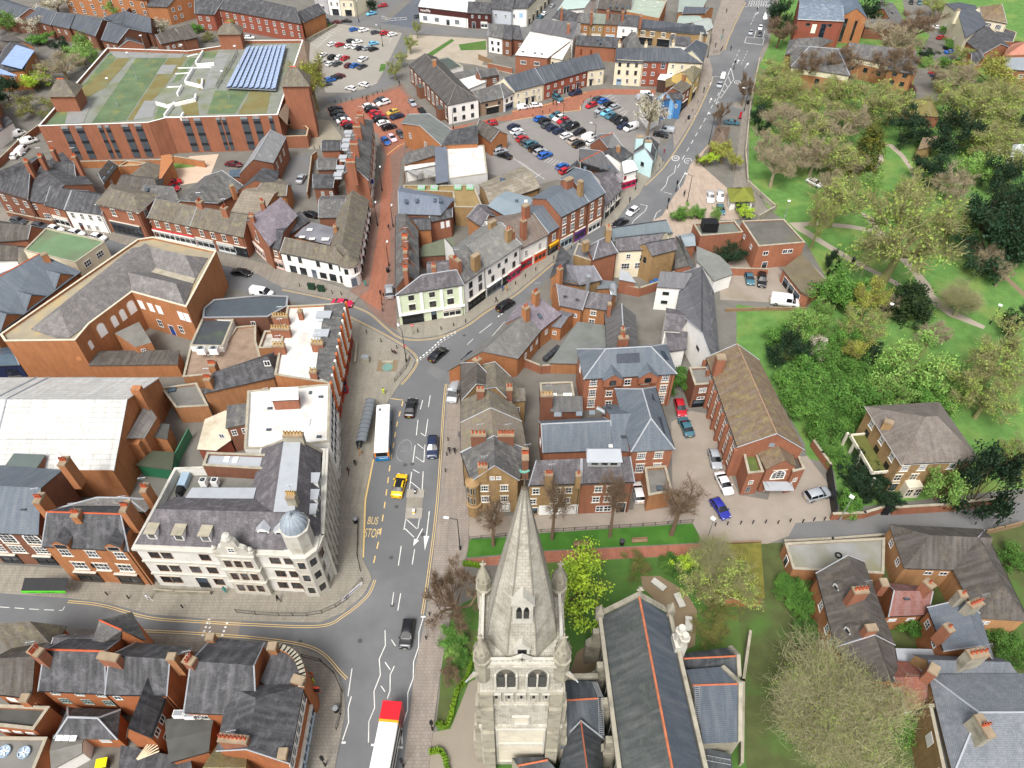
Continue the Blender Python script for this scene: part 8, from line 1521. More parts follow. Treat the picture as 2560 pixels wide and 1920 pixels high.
# vehicles
CC=dict(k=('black','#17181b'),w=('white','#e9e9e8'),g=('silver','#9ea3a8'),d=('dark grey','#45494e'),b=('blue','#2660ae'),n=('navy blue','#222c47'),r=('red','#b0202c'),m=('maroon','#5e2128'),t=('teal','#3f6a78'),c=('light blue','#6fb9dc'),y=('yellow','#f2c318'),o=('gold','#c8a84a'),i=('mint green','#5fc9a0'),e=('beige','#b8aca0'),x=('pink and white','#e7c3cb'))
KN=dict(h=('hatchback','car','parked_car'),s=('saloon','car','parked_car'),u=('SUV','car','parked_car'),v=('van','van','van'),p=('pickup','pickup','pickup_truck'))
ST_=dict(h=(4.15,1.76,[(-2.07,.62,0),(-2.0,.88,0),(-1.92,.96,1.0),(-1.55,.98,1.40),(-.6,.98,1.5),(.25,.95,1.46),(1.0,.93,.98),(1.06,.93,0),(1.6,.84,0),(1.95,.72,0),(2.08,.5,0)]),s=(4.6,1.82,[(-2.3,.6,0),(-2.22,.86,0),(-1.6,.98,0),(-1.5,.98,1.02),(-.85,.97,1.37),(0,.95,1.43),(.45,.94,1.38),(1.15,.92,.97),(1.25,.9,0),(1.8,.82,0),(2.2,.68,0),(2.3,.48,0)]),u=(4.6,1.9,[(-2.3,.7,0),(-2.25,.98,0),(-2.2,1.05,1.1),(-1.9,1.06,1.62),(-.6,1.06,1.7),(.3,1.04,1.66),(1.0,1.02,1.08),(1.08,1.0,0),(1.75,.95,0),(2.15,.82,0),(2.3,.55,0)]),v=(5.0,1.98,[(-2.5,.5,0),(-2.46,1.1,1.85),(-2.3,1.1,2.0),(0,1.1,2.05),(1.05,1.08,1.98),(1.75,1.06,1.12),(1.82,1.0,0),(2.3,.86,0),(2.5,.55,0)]),p=(5.1,1.9,[(-2.55,.6,0),(-2.5,.98,0),(-.85,.98,0),(-.8,1.0,1.06),(-.55,1.0,1.7),(.4,1.0,1.74),(.6,1.0,1.7),(1.25,.98,1.04),(1.35,.98,0),(2.2,.9,0),(2.5,.55,0)]))
CGL=mat('#14181c',.08,.1,1,spec=.8);TYR=mat('#161616',.9,.05,1);RIM=mat('#8d9194',.35,.1,2,metal=.5);LMP=mat('#dfe4e8',.15,.05,1,spec=.8);TLP=mat('#8f1418',.3,.1,1);PLW=mat('#e6e4da',.5,.03,1);PLY=mat('#d9b63a',.5,.03,1)
def sect(x,zb,zr,w):
 h=[(w*.44,.24),(w*.5,.42),(w*.5,zb-.12),(w*.475,zb)]
 if zr:t=(zr-zb);h+=[(w*(.475-.10*min(1,t/.5)),zb+t*.86),(w*.32,zb+t*.98),(0,zr+.02)]
 else:h+=[(w*.45,zb+.015),(w*.3,zb+.04),(0,zb+.05)]
 return[(x,y,z)for y,z in h]+[(x,-y,z)for y,z in h[-2::-1]]
CM={}
def car_parts(t,c):
 if(t,c)in CM:return CM[t,c]
 L,w,S_=ST_[t];P=mat(c,.28,.04,.8,spec=.6);P_=[]
 mb=MB();se=[sect(x,zb,zr,w*(.9 if i in(0,len(S_)-1)else 1))for i,(x,zb,zr)in enumerate(S_)];k=len(se[0])
 for s in se:mb.v+=s
 for i in range(len(se)-1):
  for j in range(k-1):mb.f.append([i*k+j,(i+1)*k+j,(i+1)*k+j+1,i*k+j+1]);mb.m.append(0);mb.uv.append([(0,0)]*4)
 mb.f+=[list(range(k)),list(range((len(se)-1)*k,len(se)*k))[::-1]];mb.m+=[0,0];mb.uv+=[[(0,0)]*k]*2
 for s in(-1,1):mb.box(.75,s*w*.5-.02 if s>0 else-w*.5-.2,.92,.95,w*.5+.2 if s>0 else-w*.5+.02,1.06)
 P_.append(('body',mb.mesh('body',[P],smooth=True)))
 g_=MB();gi=[i for i,q in enumerate(S_)if q[2]]
 def quad(i0,i1,a0,a1,side,e=.012):
  q=[Vector(se[i0][a0]),Vector(se[i1][a0]),Vector(se[i1][a1]),Vector(se[i0][a1])];n=(q[1]-q[0]).cross(q[3]-q[0]).normalized();cc=sum(q,Vector())/4
  if n.dot(cc-Vector((0,0,.9)))<0:n=-n
  q=[cc+(p-cc)*.9+n*e for p in q];g_.face(q,0,[(0,0)]*4);g_.face(q[::-1],0,[(0,0)]*4)
 lo=gi[-3]if t=='v' else gi[0]
 for i in range(lo,gi[-1]):
  quad(i,i+1,3,4,1);quad(i,i+1,k-5,k-4,-1)
 def screen(i0,i1):
  for a in(4,5,6,7):
   q=[Vector(se[i0][a]),Vector(se[i1][a]),Vector(se[i1][a+1]),Vector(se[i0][a+1])];n=Vector((.5 if i1>i0+0 and S_[i0][0]>0 else-.5,0,.8)).normalized()*.015;q=[p+n for p in q];g_.face(q,0,[(0,0)]*4)
 screen(gi[-2],gi[-1])
 if t!='v':screen(gi[0],gi[1])
 P_.append(('window',g_.mesh('window',[CGL])))
 wm=MB();r=.36 if t in 'uvp' else .31
 wm.tube([(0,-.11,0),(0,.11,0)],r,14,0);rm=MB();rm.tube([(0,-.12,0),(0,.12,0)],r*.62,10,0)
 P_.append(('wheel',wm.mesh('wheel',[TYR]),rm.mesh('rim',[RIM]),[(sx*L*.305,sy*(w/2-.1),r)for sx in(-1,1)for sy in(-1,1)]))
 for nm,x,y,z,dx,dy,dz,m in(('headlight',L/2-.14,.62,.62,.1,.17,.09,LMP),('tail_light',-L/2+.05,.66,.74,.06,.12,.12,TLP),('number_plate',L/2+.0,0,.42,.02,.26,.06,PLW),('number_plate',-L/2+.0,0,.6,.04,.26,.06,PLY)):
  b=MB();b.box(-dx,-dy,-dz,dx,dy,dz);me=b.mesh(nm,[m])
  P_.append((nm,me,[(x,s*y*w/1.8,z)for s in((-1,1)if y else(0,))]))
 CM[t,c]=P_;return P_
def car(t,c,pos,ang,label,sc=1.0,group=None,full=True,name=None,cat=None):
 o=thing(name or KN[t][2],label,cat or KN[t][1],(*pos,.02),ang,group,sc)
 for p in car_parts(t,c):
  if p[0]in('body','window'):link(p[0],p[1],o)
  elif p[0]=='wheel':
   for q in p[3]:w_=link('wheel',p[1],o);w_.location=q;link('rim',p[2],w_)
  elif full:
   for q in p[2]:link(p[0],p[1],o).location=q
 return o
def csc(y):y0=[(0,.84),(60,.87),(290,1.0),(1050,1.05),(1220,1.04),(1600,.95),(2000,.93)];return next(a[1]+(b[1]-a[1])*(y-a[0])/(b[0]-a[0])for a,b in zip(y0,y0[1:])if y<=b[0])
ORD='first second third fourth fifth sixth seventh eighth ninth tenth eleventh twelfth'.split()
def crow(t,vec,desc,end,s,group=None):
 "a row of parked cars: x,y,colour,kind; vec = tail to nose on the tile"
 for i,q in enumerate(s.split()):
  x,y,c,k=q.split(',');x,y=float(x),float(y);vx,vy=map(float,vec.split(','))
  a,b=g(t,x-vx/2,y-vy/2,.7),g(t,x+vx/2,y+vy/2,.7);P=cent([a,b]);py=px(t,x,y)[1]
  car(k,CC[c][1],P,math.atan2(b[1]-a[1],b[0]-a[0]),f'{CC[c][0]} {KN[k][0]}, {ORD[i]} from {end} in {desc}',csc(max(1,py)),group or desc,py>330)
def one(t,x0,y0,x1,y1,c,k,label,name='car',z=.7,sc=None):
 a,b=g(t,x0,y0,z),g(t,x1,y1,z);py=px(t,(x0+x1)/2,(y0+y1)/2)[1]
 return car(k,c if c[0]=='#' else CC[c][1],cent([a,b]),math.atan2(b[1]-a[1],b[0]-a[0]),label,sc or csc(max(1,py)),None,py>330,name if k in 'hsu' else None)
q=one('J',1215,960,1262,790,'y','s','bright yellow saloon with black roof driving up the main road',sc=1.08);mb=MB();mb.box(-.95,-.5,1.41,.4,.5,1.475);mb.build('roof_panel',CGL,q)
one('J',1325,260,1350,145,'k','s','black saloon driving up the main road beside the stopped bus');one('J',1528,470,1522,620,'n','u','navy blue SUV driving toward the church past the road hatching')
one('J',1730,0,1690,140,'g','v','silver grey van waiting at the kerb beside the brown tiled terrace');one('F',1525,1440,1620,1360,'k','s','black saloon crossing the mouth of the junction')
one('F',1875,1400,1790,1495,'n','s','dark navy saloon standing at the kerb by the slate road house');one('F',2110,1010,2200,945,'k','u','black SUV driving up the curved shopping street')
one('G',1085,130,1000,195,'w','h','white hatchback coming down to the bend beside the zigzag lines');one('G',980,240,890,285,'k','s','black saloon half hidden behind the buff chimney at the bend')
one('N',1325,380,1285,615,'k','u','black people carrier driving down the main road toward the church');one('F',1155,910,1150,800,'g','u','silver grey SUV parked on the red paving beside the pale green building','parked_car')
one('F',540,205,390,180,'k','s','black saloon parked in the walled yard behind the white corner building','parked_car');one('F',660,950,830,965,'#c01f4a','s','crimson saloon on the side street by the red paving');one('F',-60,850,160,890,'w','v','white van with long roof on the side street behind the chimney stack')
one('E',2000,680,2170,705,'k','s','black saloon on the street before the brick terrace shopfronts')
for i,(x,y,c,l)in enumerate(((480,318,'w','white hatchback behind the green roof corner nearest the photo edge'),(660,352,'w','white hatchback behind the middle of the green roof'),(850,388,'w','white hatchback behind the rounded end of the green roof'),(345,290,'d','dark grey hatchback in the street before the brick villa wall'),(160,245,'d','dark grey hatchback at the villa gate'))):one('E',x-70,y-18,x+70,y+18,c,'h',l,'parked_car')
one('K',1440,145,1470,260,'r','h','little red hatchback with white roof beside the new flats','parked_car');one('K',1535,435,1475,300,'t','s','teal saloon parked on the rutted lane behind the little red car','parked_car')
one('K',1735,570,1775,720,'g','h','silver grey hatchback parked beside the long hall','parked_car');one('K',1785,760,1880,950,'w','s','white coupe parked beside the hall porch block','parked_car');one('K',1740,985,1860,1160,'#2a2f8f','h','royal blue hatchback stopped on the lane beside the bollards','parked_car')
one('K',1108,1010,1070,855,'w','h','white hatchback in the gap beside the orange brick house','parked_car');one('L',330,980,530,925,'g','u','silver grey SUV parked against the black board fence','parked_car')
one('G',2040,690,2065,790,'t','s','blue grey saloon in the walled gravel yard','parked_car');one('G',2160,700,2160,820,'k','u','black SUV in the walled gravel yard','parked_car');one('H',20,930,270,965,'w','v','long white van below the brick garages',sc=1.25)
one('G',1712,-10,1718,90,'w','p','white pickup on the forecourt nearest the planter');one('G',1800,-20,1800,85,'w','p','white pickup on the forecourt nearest the kiosk');one('G',1795,100,1815,190,'t','s','slate blue saloon parked behind the white pickups','parked_car')
one('C',1815,680,1838,620,'w','v','white van waiting at the far lights beside the hatching',sc=.8);one('C',1785,755,1808,695,'g','s','silver grey saloon queuing behind the white van at the far lights')
one('C',2075,240,2055,310,'g','s','silver grey saloon stopped at the far cycle box');one('C',2155,205,2140,265,'w','h','white hatchback queuing above the far cycle box');one('C',2148,260,2138,320,'d','h','dark grey hatchback stopped first at the far cycle box');one('C',2200,90,2180,200,'w','v','white van queuing near the top of the main road',sc=.85)
one('C',1840,1050,1960,1060,'t','s','dark blue saloon half in the lay-by behind the shelter building','parked_car');one('C',1400,1130,1280,1110,'g','v','silver grey van at the lower car park entrance',sc=.9);one('C',1235,1150,1340,1170,'k','s','black saloon leaving the lower car park beside the silver van')
crow('C','110,-42','the lower car park shop side row','the red street','15,1090,n,h 40,1130,w,h 65,1165,g,h 88,1195,r,h 122,1225,d,h 162,1243,t,u 205,1278,k,u 245,1310,g,u 287,1340,b,u')
crow('C','110,-42','the lower car park near double row','the red street','240,1020,b,h 282,1042,k,h 305,1078,d,h 350,1102,n,h 405,1128,n,h 470,1168,w,h')
crow('C','-110,42','the lower car park far double row','the red street','375,992,t,h 405,1016,w,h 442,1040,r,h 470,1068,d,h 522,1092,k,u 582,1136,k,h')
crow('C','105,-45','the lower car park lamp row','the white van','540,1212,e,u 585,1242,k,u 665,1183,w,v 690,1225,w,h')
crow('C','105,-40','the lower car park row facing the flats','the flats','745,850,d,h 792,868,b,h 840,895,k,h 888,920,g,h')
crow('C','-105,40','the lower car park gable row','the red street','685,906,r,h 765,950,g,h 815,972,c,h 857,1000,t,h 900,1022,k,h 942,1047,k,u 962,1086,n,h 1028,1100,w,v')
one('C',1070,850,1200,835,'g','v','silver grey long van below the flats garage',sc=.95);one('C',1110,815,1220,815,'w','v','white van parked behind the silver long van',sc=.9)
one('C',375,1460,495,1410,'b','h','blue hatchback beside the small black timber gable','parked_car');one('C',425,1485,500,1455,'r','h','red hatchback tucked behind the small black timber gable','parked_car');one('C',615,1335,690,1375,'i','h','mint green hatchback beside the orange ridged house','parked_car')
one('C',40,930,150,915,'w','v','white van parked before the new white terrace house',sc=.8);one('C',155,912,262,900,'w','h','white hatchback parked before the new white terrace house','parked_car');one('C',355,820,435,868,'t','u','blue grey SUV reversing out beside the new terrace','parked_car');one('C',598,790,495,812,'n','u','navy SUV parked below the new terrace porches','parked_car')
one('B',2055,1060,2005,1065,'r','h','red hatchback alone by the red street kerb','parked_car');one('B',2055,1320,2165,1290,'g','u','silver grey SUV behind the orange shop unit','parked_car');one('B',2205,1360,2090,1325,'k','s','black saloon behind the orange shop unit','parked_car')
crow('B','120,-25','the red brick plaza kerb row','the car park tower','685,935,k,s 700,972,k,s 727,1005,d,s 757,1036,w,s 787,1062,r,h 812,1092,k,h')
crow('B','120,-30','the red brick plaza middle row','the bollards','975,912,w,h 997,942,k,u 1027,970,r,h 1052,997,r,s 1072,1027,k,u 1102,1060,w,h 1150,1096,k,u')
crow('B','-118,35','the red brick plaza back row','the bollards','1070,862,d,h 1100,886,w,u 1182,966,o,h 1217,1003,n,s')
crow('B','55,60','the red brick plaza end row','the red street','1120,1216,b,h 1177,1190,x,h 1250,1156,d,h 1313,1126,w,h 1395,1092,w,h')
one('B',1325,855,1375,915,'g','s','silver grey saloon beside the arched window building','parked_car');one('B',1410,925,1455,990,'k','s','black saloon beside the last arched windows','parked_car')
crow('B','70,-15','the upper car park street row','the flats','845,250,b,h 930,256,w,u 1030,275,d,h 1115,282,r,u 1178,292,w,h');crow('B','75,-22','the upper car park second row','the flats','660,377,w,h 725,382,r,h 805,396,w,h 866,400,w,h 906,412,k,h 960,412,g,h 1014,419,k,h')
crow('B','75,-15','the upper car park part row','the flats','822,350,k,h 875,356,w,s 1016,370,c,h');crow('B','70,-40','the upper car park third row','the flats','575,470,w,s 660,490,k,u 720,490,w,h 770,497,r,h 925,507,w,u')
crow('B','75,-35','the upper car park fourth row','the flats','553,526,w,u 641,546,w,h 702,546,d,h 803,560,m,h 855,560,b,h 915,570,d,s');crow('B','80,-15','the upper car park tree side row','the tower','605,722,d,h 640,686,b,h 690,667,k,h 722,652,m,h');crow('B','-95,-25','the upper car park exit pair','the tower','817,760,w,h 930,727,w,h')
for a in((655,190,740,182,'m','s','maroon saloon on the far street below the cream shops'),(740,175,822,178,'k','s','black saloon on the far street behind the maroon one'),(605,165,622,185,'d','h','dark grey hatchback by the far flats gable'),(1030,105,962,120,'c','p','bright blue pickup at the far junction'),(1125,40,1065,48,'r','u','red SUV by the far pavement shrub'),(1385,140,1415,130,'d','h','dark grey hatchback beside the charity shop'),(372,1570,408,1510,'g','s','silver grey saloon in the narrow yard behind the brick warehouse')):one('B',*a)
for a in((325,60,375,30,'g','h','silver hatchback on the side street nearest the top edge'),(258,125,305,95,'w','h','white hatchback on the side street before the long white terrace'),(225,155,270,128,'t','h','teal hatchback at the side street mouth')):one('C',*a)
for a in((90,1180,210,1135,'w','v','white van parked by the white washed wall'),(180,1240,310,1200,'w','v','white van parked nearest the multi storey car park corner'),(160,1330,220,1270,'w','v','white van parked lowest on the narrow street'),(110,1360,150,1310,'w','h','white hatchback behind the lowest white van'),(1430,1590,1560,1560,'r','u','red SUV in the sandy yard'),(1430,1605,1545,1630,'r','h','red hatchback in the sandy yard'),(1955,1410,2080,1420,'m','s','maroon saloon inside the gated yard'),(2120,320,2190,318,'w','h','white hatchback beside the far stair tower')):one('A',*a)
crow('D','90,-10','the far courtyard by the care home','the hedge','1500,322,r,h 1565,405,k,s 1575,442,b,s');crow('D','-90,-25','the near care home courtyard row','the bright hedge','1440,630,r,h 1455,655,n,h 1500,755,r,s 1535,787,r,s 1555,828,w,h');crow('D','10,50','the top courtyard row','the barn','1240,15,k,h 1312,18,t,h 1368,15,k,h');one('D',1400,225,1530,240,'w','s','white saloon in the middle of the far courtyard','parked_car');one('D',345,1545,460,1605,'w','s','white saloon standing on the park grass under the trees','parked_car')
def bus(label,a,b,L,H,W,roof,parts):
 o=thing('bus',label,'bus',(*cent([a,b]),.02),math.atan2(b[1]-a[1],b[0]-a[0]));x0,x1=-L/2,L/2
 mb=MB();mb.box(x0,-W/2,.35,x1,W/2,H-.25);mb.prism(offset([(x0,-W/2),(x1,-W/2),(x1,W/2),(x0,W/2)],-.08),H-.25,H);mb.build('body',mat(roof,.35,.04,.5),o)
 for nm,bx,m in parts:q=MB();q.box(*bx);q.build(nm,mat(m,.3,.06,1)if m[0]=='#' else CGL,o)
 wm=MB();wm.tube([(0,-.15,0),(0,.15,0)],.48,14);me=wm.mesh('wheel',[TYR])
 for x in(x0+2.6,x1-2.6):
  for y in(-W/2+.1,W/2-.1):link('wheel',me,o).location=(x,y,.48)
 return o
a,b=g('J',1080,585,2.9),g('J',1100,180,2.9);L=dist(a,b);W=2.5;x0,x1=-L/2,L/2
o=bus('single deck white bus with blue and orange tail waiting at the bus stop',a,b,L,3.0,W,'#f0f0ee',[('rear_panel',(x0-.05,-W/2,.4,x0,W/2,1.45),'#1576ad'),('rear_corner',(x0-.04,-W/2-.02,1.45,x0+1.2,-W/2+.22,2.7),'#ef8a1e'),('rear_corner',(x0-.04,W/2-.22,1.45,x0+1.2,W/2+.02,2.7),'#ef8a1e'),('rear_window',(x0-.05,-W/2+.25,1.6,x0,W/2-.25,2.6),'g'),('side_window',(x0+1.4,-W/2-.02,1.3,x1-.6,-W/2,2.35),'g'),('side_window',(x0+1.4,W/2,1.3,x1-.6,W/2+.02,2.35),'g'),('side_stripe',(x0+1.2,-W/2-.025,.5,x1,-W/2,.95),'#1f86b8'),('windscreen',(x1,-W/2+.2,1.1,x1+.03,W/2-.2,2.6),'g'),('roof_hatch',(x1-1.6,.3,3.0,x1-1.0,.8,3.06),'#5a6068'),('roof_vent',(-1.4,-.7,3.0,.6,.7,3.1),'#dcdedd'),('roof_vent',(x0+1.2,-.5,3.0,x0+2.4,.5,3.08),'#d2d5d5'),('tail_light',(x0-.07,-W/2+.05,1.0,x0-.05,-W/2+.2,1.3),'#9a1418'),('tail_light',(x0-.07,W/2-.2,1.0,x0-.05,W/2-.05,1.3),'#9a1418')])
tx=link('lettering',text_mesh('Stagecoach',MWH,.36,.01),o);tx.location=(x0-.07,-.2,1.15);tx.rotation_euler=(R(90),0,R(-90))
a=g('N',1180,1085,4.2);b=g('N',1050,1740,4.2);L=11;d=unit(a,b);b=(a[0]+d[0]*L,a[1]+d[1]*L);x0,x1=-L/2,L/2
bus('double deck bus with white roof, orange stripe and red end at the photo bottom',b,a,L,4.3,W,'#f4f4f2',[('red_roof_end',(x1-2.3,-W/2-.02,2.2,x1+.03,W/2+.02,4.32),'#c8242e'),('orange_stripe',(x1-2.65,-W/2-.02,2.2,x1-2.3,W/2+.02,4.31),'#ef9a2a'),('red_skirt',(x1-2.0,-W/2-.02,.4,x1+.02,W/2+.02,2.2),'#a01822'),('side_window',(x0+.6,-W/2-.03,2.9,x1-.7,-W/2-.021,3.8),'g'),('side_window',(x0+.6,-W/2-.03,1.2,x1-.7,-W/2-.021,2.1),'g'),('side_window',(x0+.6,W/2+.021,2.9,x1-.7,W/2+.03,3.8),'g'),('rear_window',(x1+.03,-1,2.9,x1+.05,1,3.8),'g'),('roof_seam',(-.2,-1.1,4.3,-.1,1.1,4.32),'#c9c9c6'),('roof_seam',(-2.7,-1.1,4.3,-2.6,1.1,4.32),'#c9c9c6'),('roof_hatch',(.8,-.4,4.3,1.6,.4,4.36),'#d5d6d4')])
# people
def person_mesh(pose):
 P=[(0,0,.95),(0,0,1.2),(0,0,1.42),(0,0,1.52),(.02,0,1.63),(.02,0,1.74)];r=[(.14,.11),(.15,.11),(.13,.1),(.055,.055),(.085,.075),(.06,.055)];E=[(0,1),(1,2),(2,3),(3,4),(4,5)]
 def add(p,rr,par):
  P.append(p);r.append((rr,rr));E.append((par,len(P)-1));return len(P)-1
 sit=pose==2;st=(.22,.1,0,.03)[pose]if not sit else 0
 for s in(-1,1):
  f=s*st
  h=add((0,s*.09,.9),.085,0);k=add((.42,s*.11,.92),.075,h)if sit else add((f*.75+.05,s*.09,.5),.065,h);a=add((.42,s*.11,.5),.045,k)if sit else add((f*1.5-.03,s*.1,.09),.042,k);add((P[a][0]+.17,s*.12,P[a][2]-.04),.035,a)
  sh=add((0,s*.19,1.4),.06,2);e=add((-.04-f*.5,s*.24,1.13),.045,sh);w_=add((.08-f*.9 if not sit else .28,s*.23,.9 if not sit else 1.02),.03,e)
  hd=Vector(P[w_]);d=Vector((.25,0,-1)).normalized()if not sit else Vector((1,0,-.2)).normalized();pl=add(tuple(hd+d*.07),.028,w_)
  for i in range(4):y=(i-1.5)*.02;q=add(tuple(hd+d*.12+Vector((0,y,0))),.009,pl);add(tuple(hd+d*(.16+.012*(1.5-abs(i-1.3)))+Vector((.015,y*1.1,0))),.007,q)
  q=add(tuple(hd+d*.06+Vector((.035,-s*.02,0))),.01,pl);add(tuple(hd+d*.1+Vector((.05,-s*.03,0))),.008,q)
 q=add((.1,0,1.64),.018,4)
 me=bpy.data.meshes.new('body');me.from_pydata(P,E,[]);o=bpy.data.objects.new('body',me);col.objects.link(o);o.modifiers.new('s','SKIN');
 for i,sv in enumerate(me.skin_vertices[0].data):sv.radius=r[i];sv.use_root=i==0
 o.modifiers.new('u','SUBSURF').levels=1;o.modifiers['u'].render_levels=1
 m2=bpy.data.meshes.new_from_object(o.evaluated_get(bpy.context.evaluated_depsgraph_get()));bpy.data.objects.remove(o)
 for p in m2.polygons:
  c=p.center;z=c.z;out=abs(c.y)>.16
  p.material_index=3 if z<.13 and not sit else(2 if z>1.5 or(out and z<.93 and not sit)or(sit and c.x>.3 and z>.97)else(1 if z<.93 or(sit and c.x>.15 and z<.98)else 0));p.use_smooth=True
 return m2
PM=[person_mesh(i)for i in range(4)];SKIN=mat('#c99878',.6,.05,1)
hb=MB();hb.lathe((.0,0),[(.1,1.6),(.115,1.68),(.1,1.75),(.05,1.8),(0,1.81)],10);hairm=[hb.mesh('hair',[mat(c,.8,.1,1)],smooth=True)for c in('#1f1812','#5a4028','#8d8d8a')]
PC=dict(k='#18191c',b='#2b4a7c',n='#20283f',t='#2f8f8a',w='#e8e8e8',o='#e0622a',y='#cfe236',r='#8f2430',g='#7d7f82',m='#5a3028',e='#b98a5a',d='#3b3e42')
CW=dict(k='black',b='blue',n='navy',t='teal',w='white',o='orange',y='bright yellow',r='dark red',g='grey',m='brown',e='tan',d='dark grey')
def person(s,ang,pose,top,legs,loc):
 o=thing('person',f"person in {CW[top]} top {('walking', 'walking', 'sitting', 'standing')[pose]} {loc}",'person',(*MQ(s,.12)[0],.12 if pose!=2 else-.3),R(ang),'pedestrians',1.06)
 k=('body',top,legs,pose)
 if k not in PEO:me=PM[pose].copy();me.materials.clear();[me.materials.append(m)for m in(mat(PC[top],.85,.1,3),mat(PC[legs],.85,.1,3),SKIN,BLK)];PEO[k]=me
 link('body',PEO[k],o);link('hair',hairm[len(loc)%3],o)
PEO={}
for a in(('J:905,615',20,0,'e','g','near the end of the bus shelter'),('J:862,705',-60,3,'k','k','beside the bank wall pavement behind the bus'),('J:803,775',-100,0,'m','k','on the pavement below the colonnaded front'),('J:1672,595',-90,0,'k','k','beside another on the pavement, nearer the kerb'),('J:1718,600',-90,1,'k','k','beside another on the pavement, nearer the terrace'),('J:1755,470',90,0,'c' if 0 else 'g','g','by the terrace wall above two walkers'),('J:1105,90',100,3,'y','k','with a bicycle at the railings'),('M:1295,205',-30,0,'w','n','past the ramp on the side street pavement'),('M:1955,145',100,3,'t','k','against the bank wall beside the ramp'),('N:200,220',150,0,'k','k','on the corner pavement below the bank door'),('N:490,870',60,1,'o','k','at the curved brick corner'),('N:500,925',60,3,'y','k','under the shop sign at the curved brick corner'),('F:948,815',-90,3,'t','n','on the red paving at the white corner'),('F:1080,900',100,0,'k','k','beside the silver SUV on the red paving'),('F:1150,330',90,0,'n','k','between the lamp posts of the red street'),('F:1180,1400',30,2,'k','g','on a plaza seat near the lamp post'),('F:1205,1410',100,2,'m','k','on a plaza seat beside a companion'),('F:2075,955',0,0,'k','k','at the kerb before the black SUV'),('F:2130,855',50,1,'b','n','before the black shopfront of the white house'),('F:2165,860',50,0,'e','r','behind another before the pink shopfront'),('G:1485,40',90,0,'k','k','on the forecourt paving by the crossing'),('G:1015,90',60,1,'n','k','on the pavement by the white hatchback'),('B:960,880',60,0,'k','k','at the plaza bollards'),('B:1318,1005',0,1,'d','n','across the plaza beside the navy saloon'),('B:1240,740',60,0,'k','k','at the top corner of the plaza'),('B:1290,1280',20,1,'g','n','round the bend of the red street'),('C:355,905',90,0,'k','k','in the red street before the new terrace'),('C:385,915',90,3,'d','k','in the red street beside a companion'),('C:715,1020',60,3,'g','k','in the car park aisle, nearest the red street'),('C:730,1015',60,0,'d','n','in the car park aisle beside a companion'),('C:1312,1330',60,0,'r','k','on the pavement by the pub'),('C:1655,800',60,0,'k','k','on the pavement before the yellow house'),('C:1888,440',60,1,'k','k','across the far side road'),('C:2115,100',20,0,'k','k','across the top of the main road'),('C:1850,115',60,1,'k','k','near the far bus stop'),('C:1808,345',60,0,'t','k','on the far pavement before the parade'),('C:1755,410',60,3,'n','k','at the far corner railings'),('C:1820,290',60,1,'d','k','on the far pavement above the blue bin'),('H:1550,985',-30,0,'g','n','on the wide park path')):person(*a)
# street furniture
def prop(name,label,cat,s,z=0,rz=0,group=None):return thing(name,label,cat,(*MQ(s,z)[0],z),rz,group)
def pole(par,h,r=.07,m=None,nm='column'):mb=MB();mb.lathe((0,0),[(r*1.9,0),(r*1.9,.9),(r,1.0),(r*.7,h)],8);return mb.build(nm,m or BLK,par)
def lamp(s,h,ang,label,m=BLK,arm=1.4,z=.1):
 o=prop('street_lamp',label,'street lamp',s,z,R(ang));pole(o,h,.09,m)
 mb=MB();mb.tube([(0,0,h),(arm,0,h+.15)],.05,6);mb.build('arm',m,o);mb=MB();mb.box(arm-.1,-.17,h+.08,arm+.75,.17,h+.24);mb.build('lamp_head',mat('#d5d9da',.4,.05,1),o)
for a in(('J:1765,1430',8.5,172,'tall black street lamp at the road end of the lawn strip'),('J:1780,330',8.5,175,'tall black street lamp beside the brown tiled terrace'),('F:1300,1470',8.5,120,'tall black street lamp at the plaza corner'),('F:1150,640',5.5,90,'black street lamp low on the red street'),('F:1050,290',5.5,90,'black street lamp by the white wing on the red street'),('F:1185,300',5,90,'ornate black street lamp opposite the white wing'),('B:1090,1650',6,90,'black street lamp beside the big red brick terrace'),('B:1705,1110',6,60,'black street lamp before the white rendered end'),('C:705,1340',9,140,'black street lamp beside the beige car park SUV'),('C:440,1090',7,160,'black street lamp between the double rows'),('C:1700,1250',9,150,'tall black street lamp beside the shelter building'),('C:1690,500',8,150,'black street lamp at the far corner of the flats'),('G:1510,100',8,150,'black street lamp rising from the crossing planter'),('C:2005,960',7,160,'black street lamp by the lay-by trees'),('B:890,190',7,90,'street lamp on the far street above the upper car park'),('B:1095,400',7,150,'slim lamp beside the upper car park exit')):lamp(*a)
for s,h,l in(('K:1680,1350',6,'pale grey lamp post by the lane bollards'),('L:615,1180',6.5,'grey lamp post at the brick wall corner by the footpath'),('H:140,230',5,'grey lamp post at the park edge beside the mossy roof'),('H:1000,1130',5,'dark lamp post in the park below the low dome conifer'),('H:1915,1140',5,'dark lamp post at the end of the wide park path'),('A:1020,920',8,'white lamp post on the car park deck nearest the front'),('A:1185,690',8,'white lamp post in the middle of the car park deck'),('A:1295,535',8,'white lamp post at the back of the car park deck'),('A:1985,855',8,'white lamp post below the solar panel rows'),('A:1640,620',8,'white lamp post beside the zigzag ramp walls'),('A:2090,630',8,'white lamp post among the solar panel rows')):
 z=9.6 if s[0]=='A' else 0;o=prop('street_lamp',l,'street lamp',s,z,2.4);pole(o,h,.08,STEEL if z or 'grey' in l else BLK);mb=MB();mb.box(-.2,-.3,h,.5,.3,h+.18);mb.build('lamp_head',MWH,o)
bm=MB();bm.lathe((0,0),[(.09,0),(.09,.78),(.12,.8),(.12,.86),(.09,.88),(.09,.96),(0,1.02)],8);BOL=bm.mesh('bollard',[BLK])
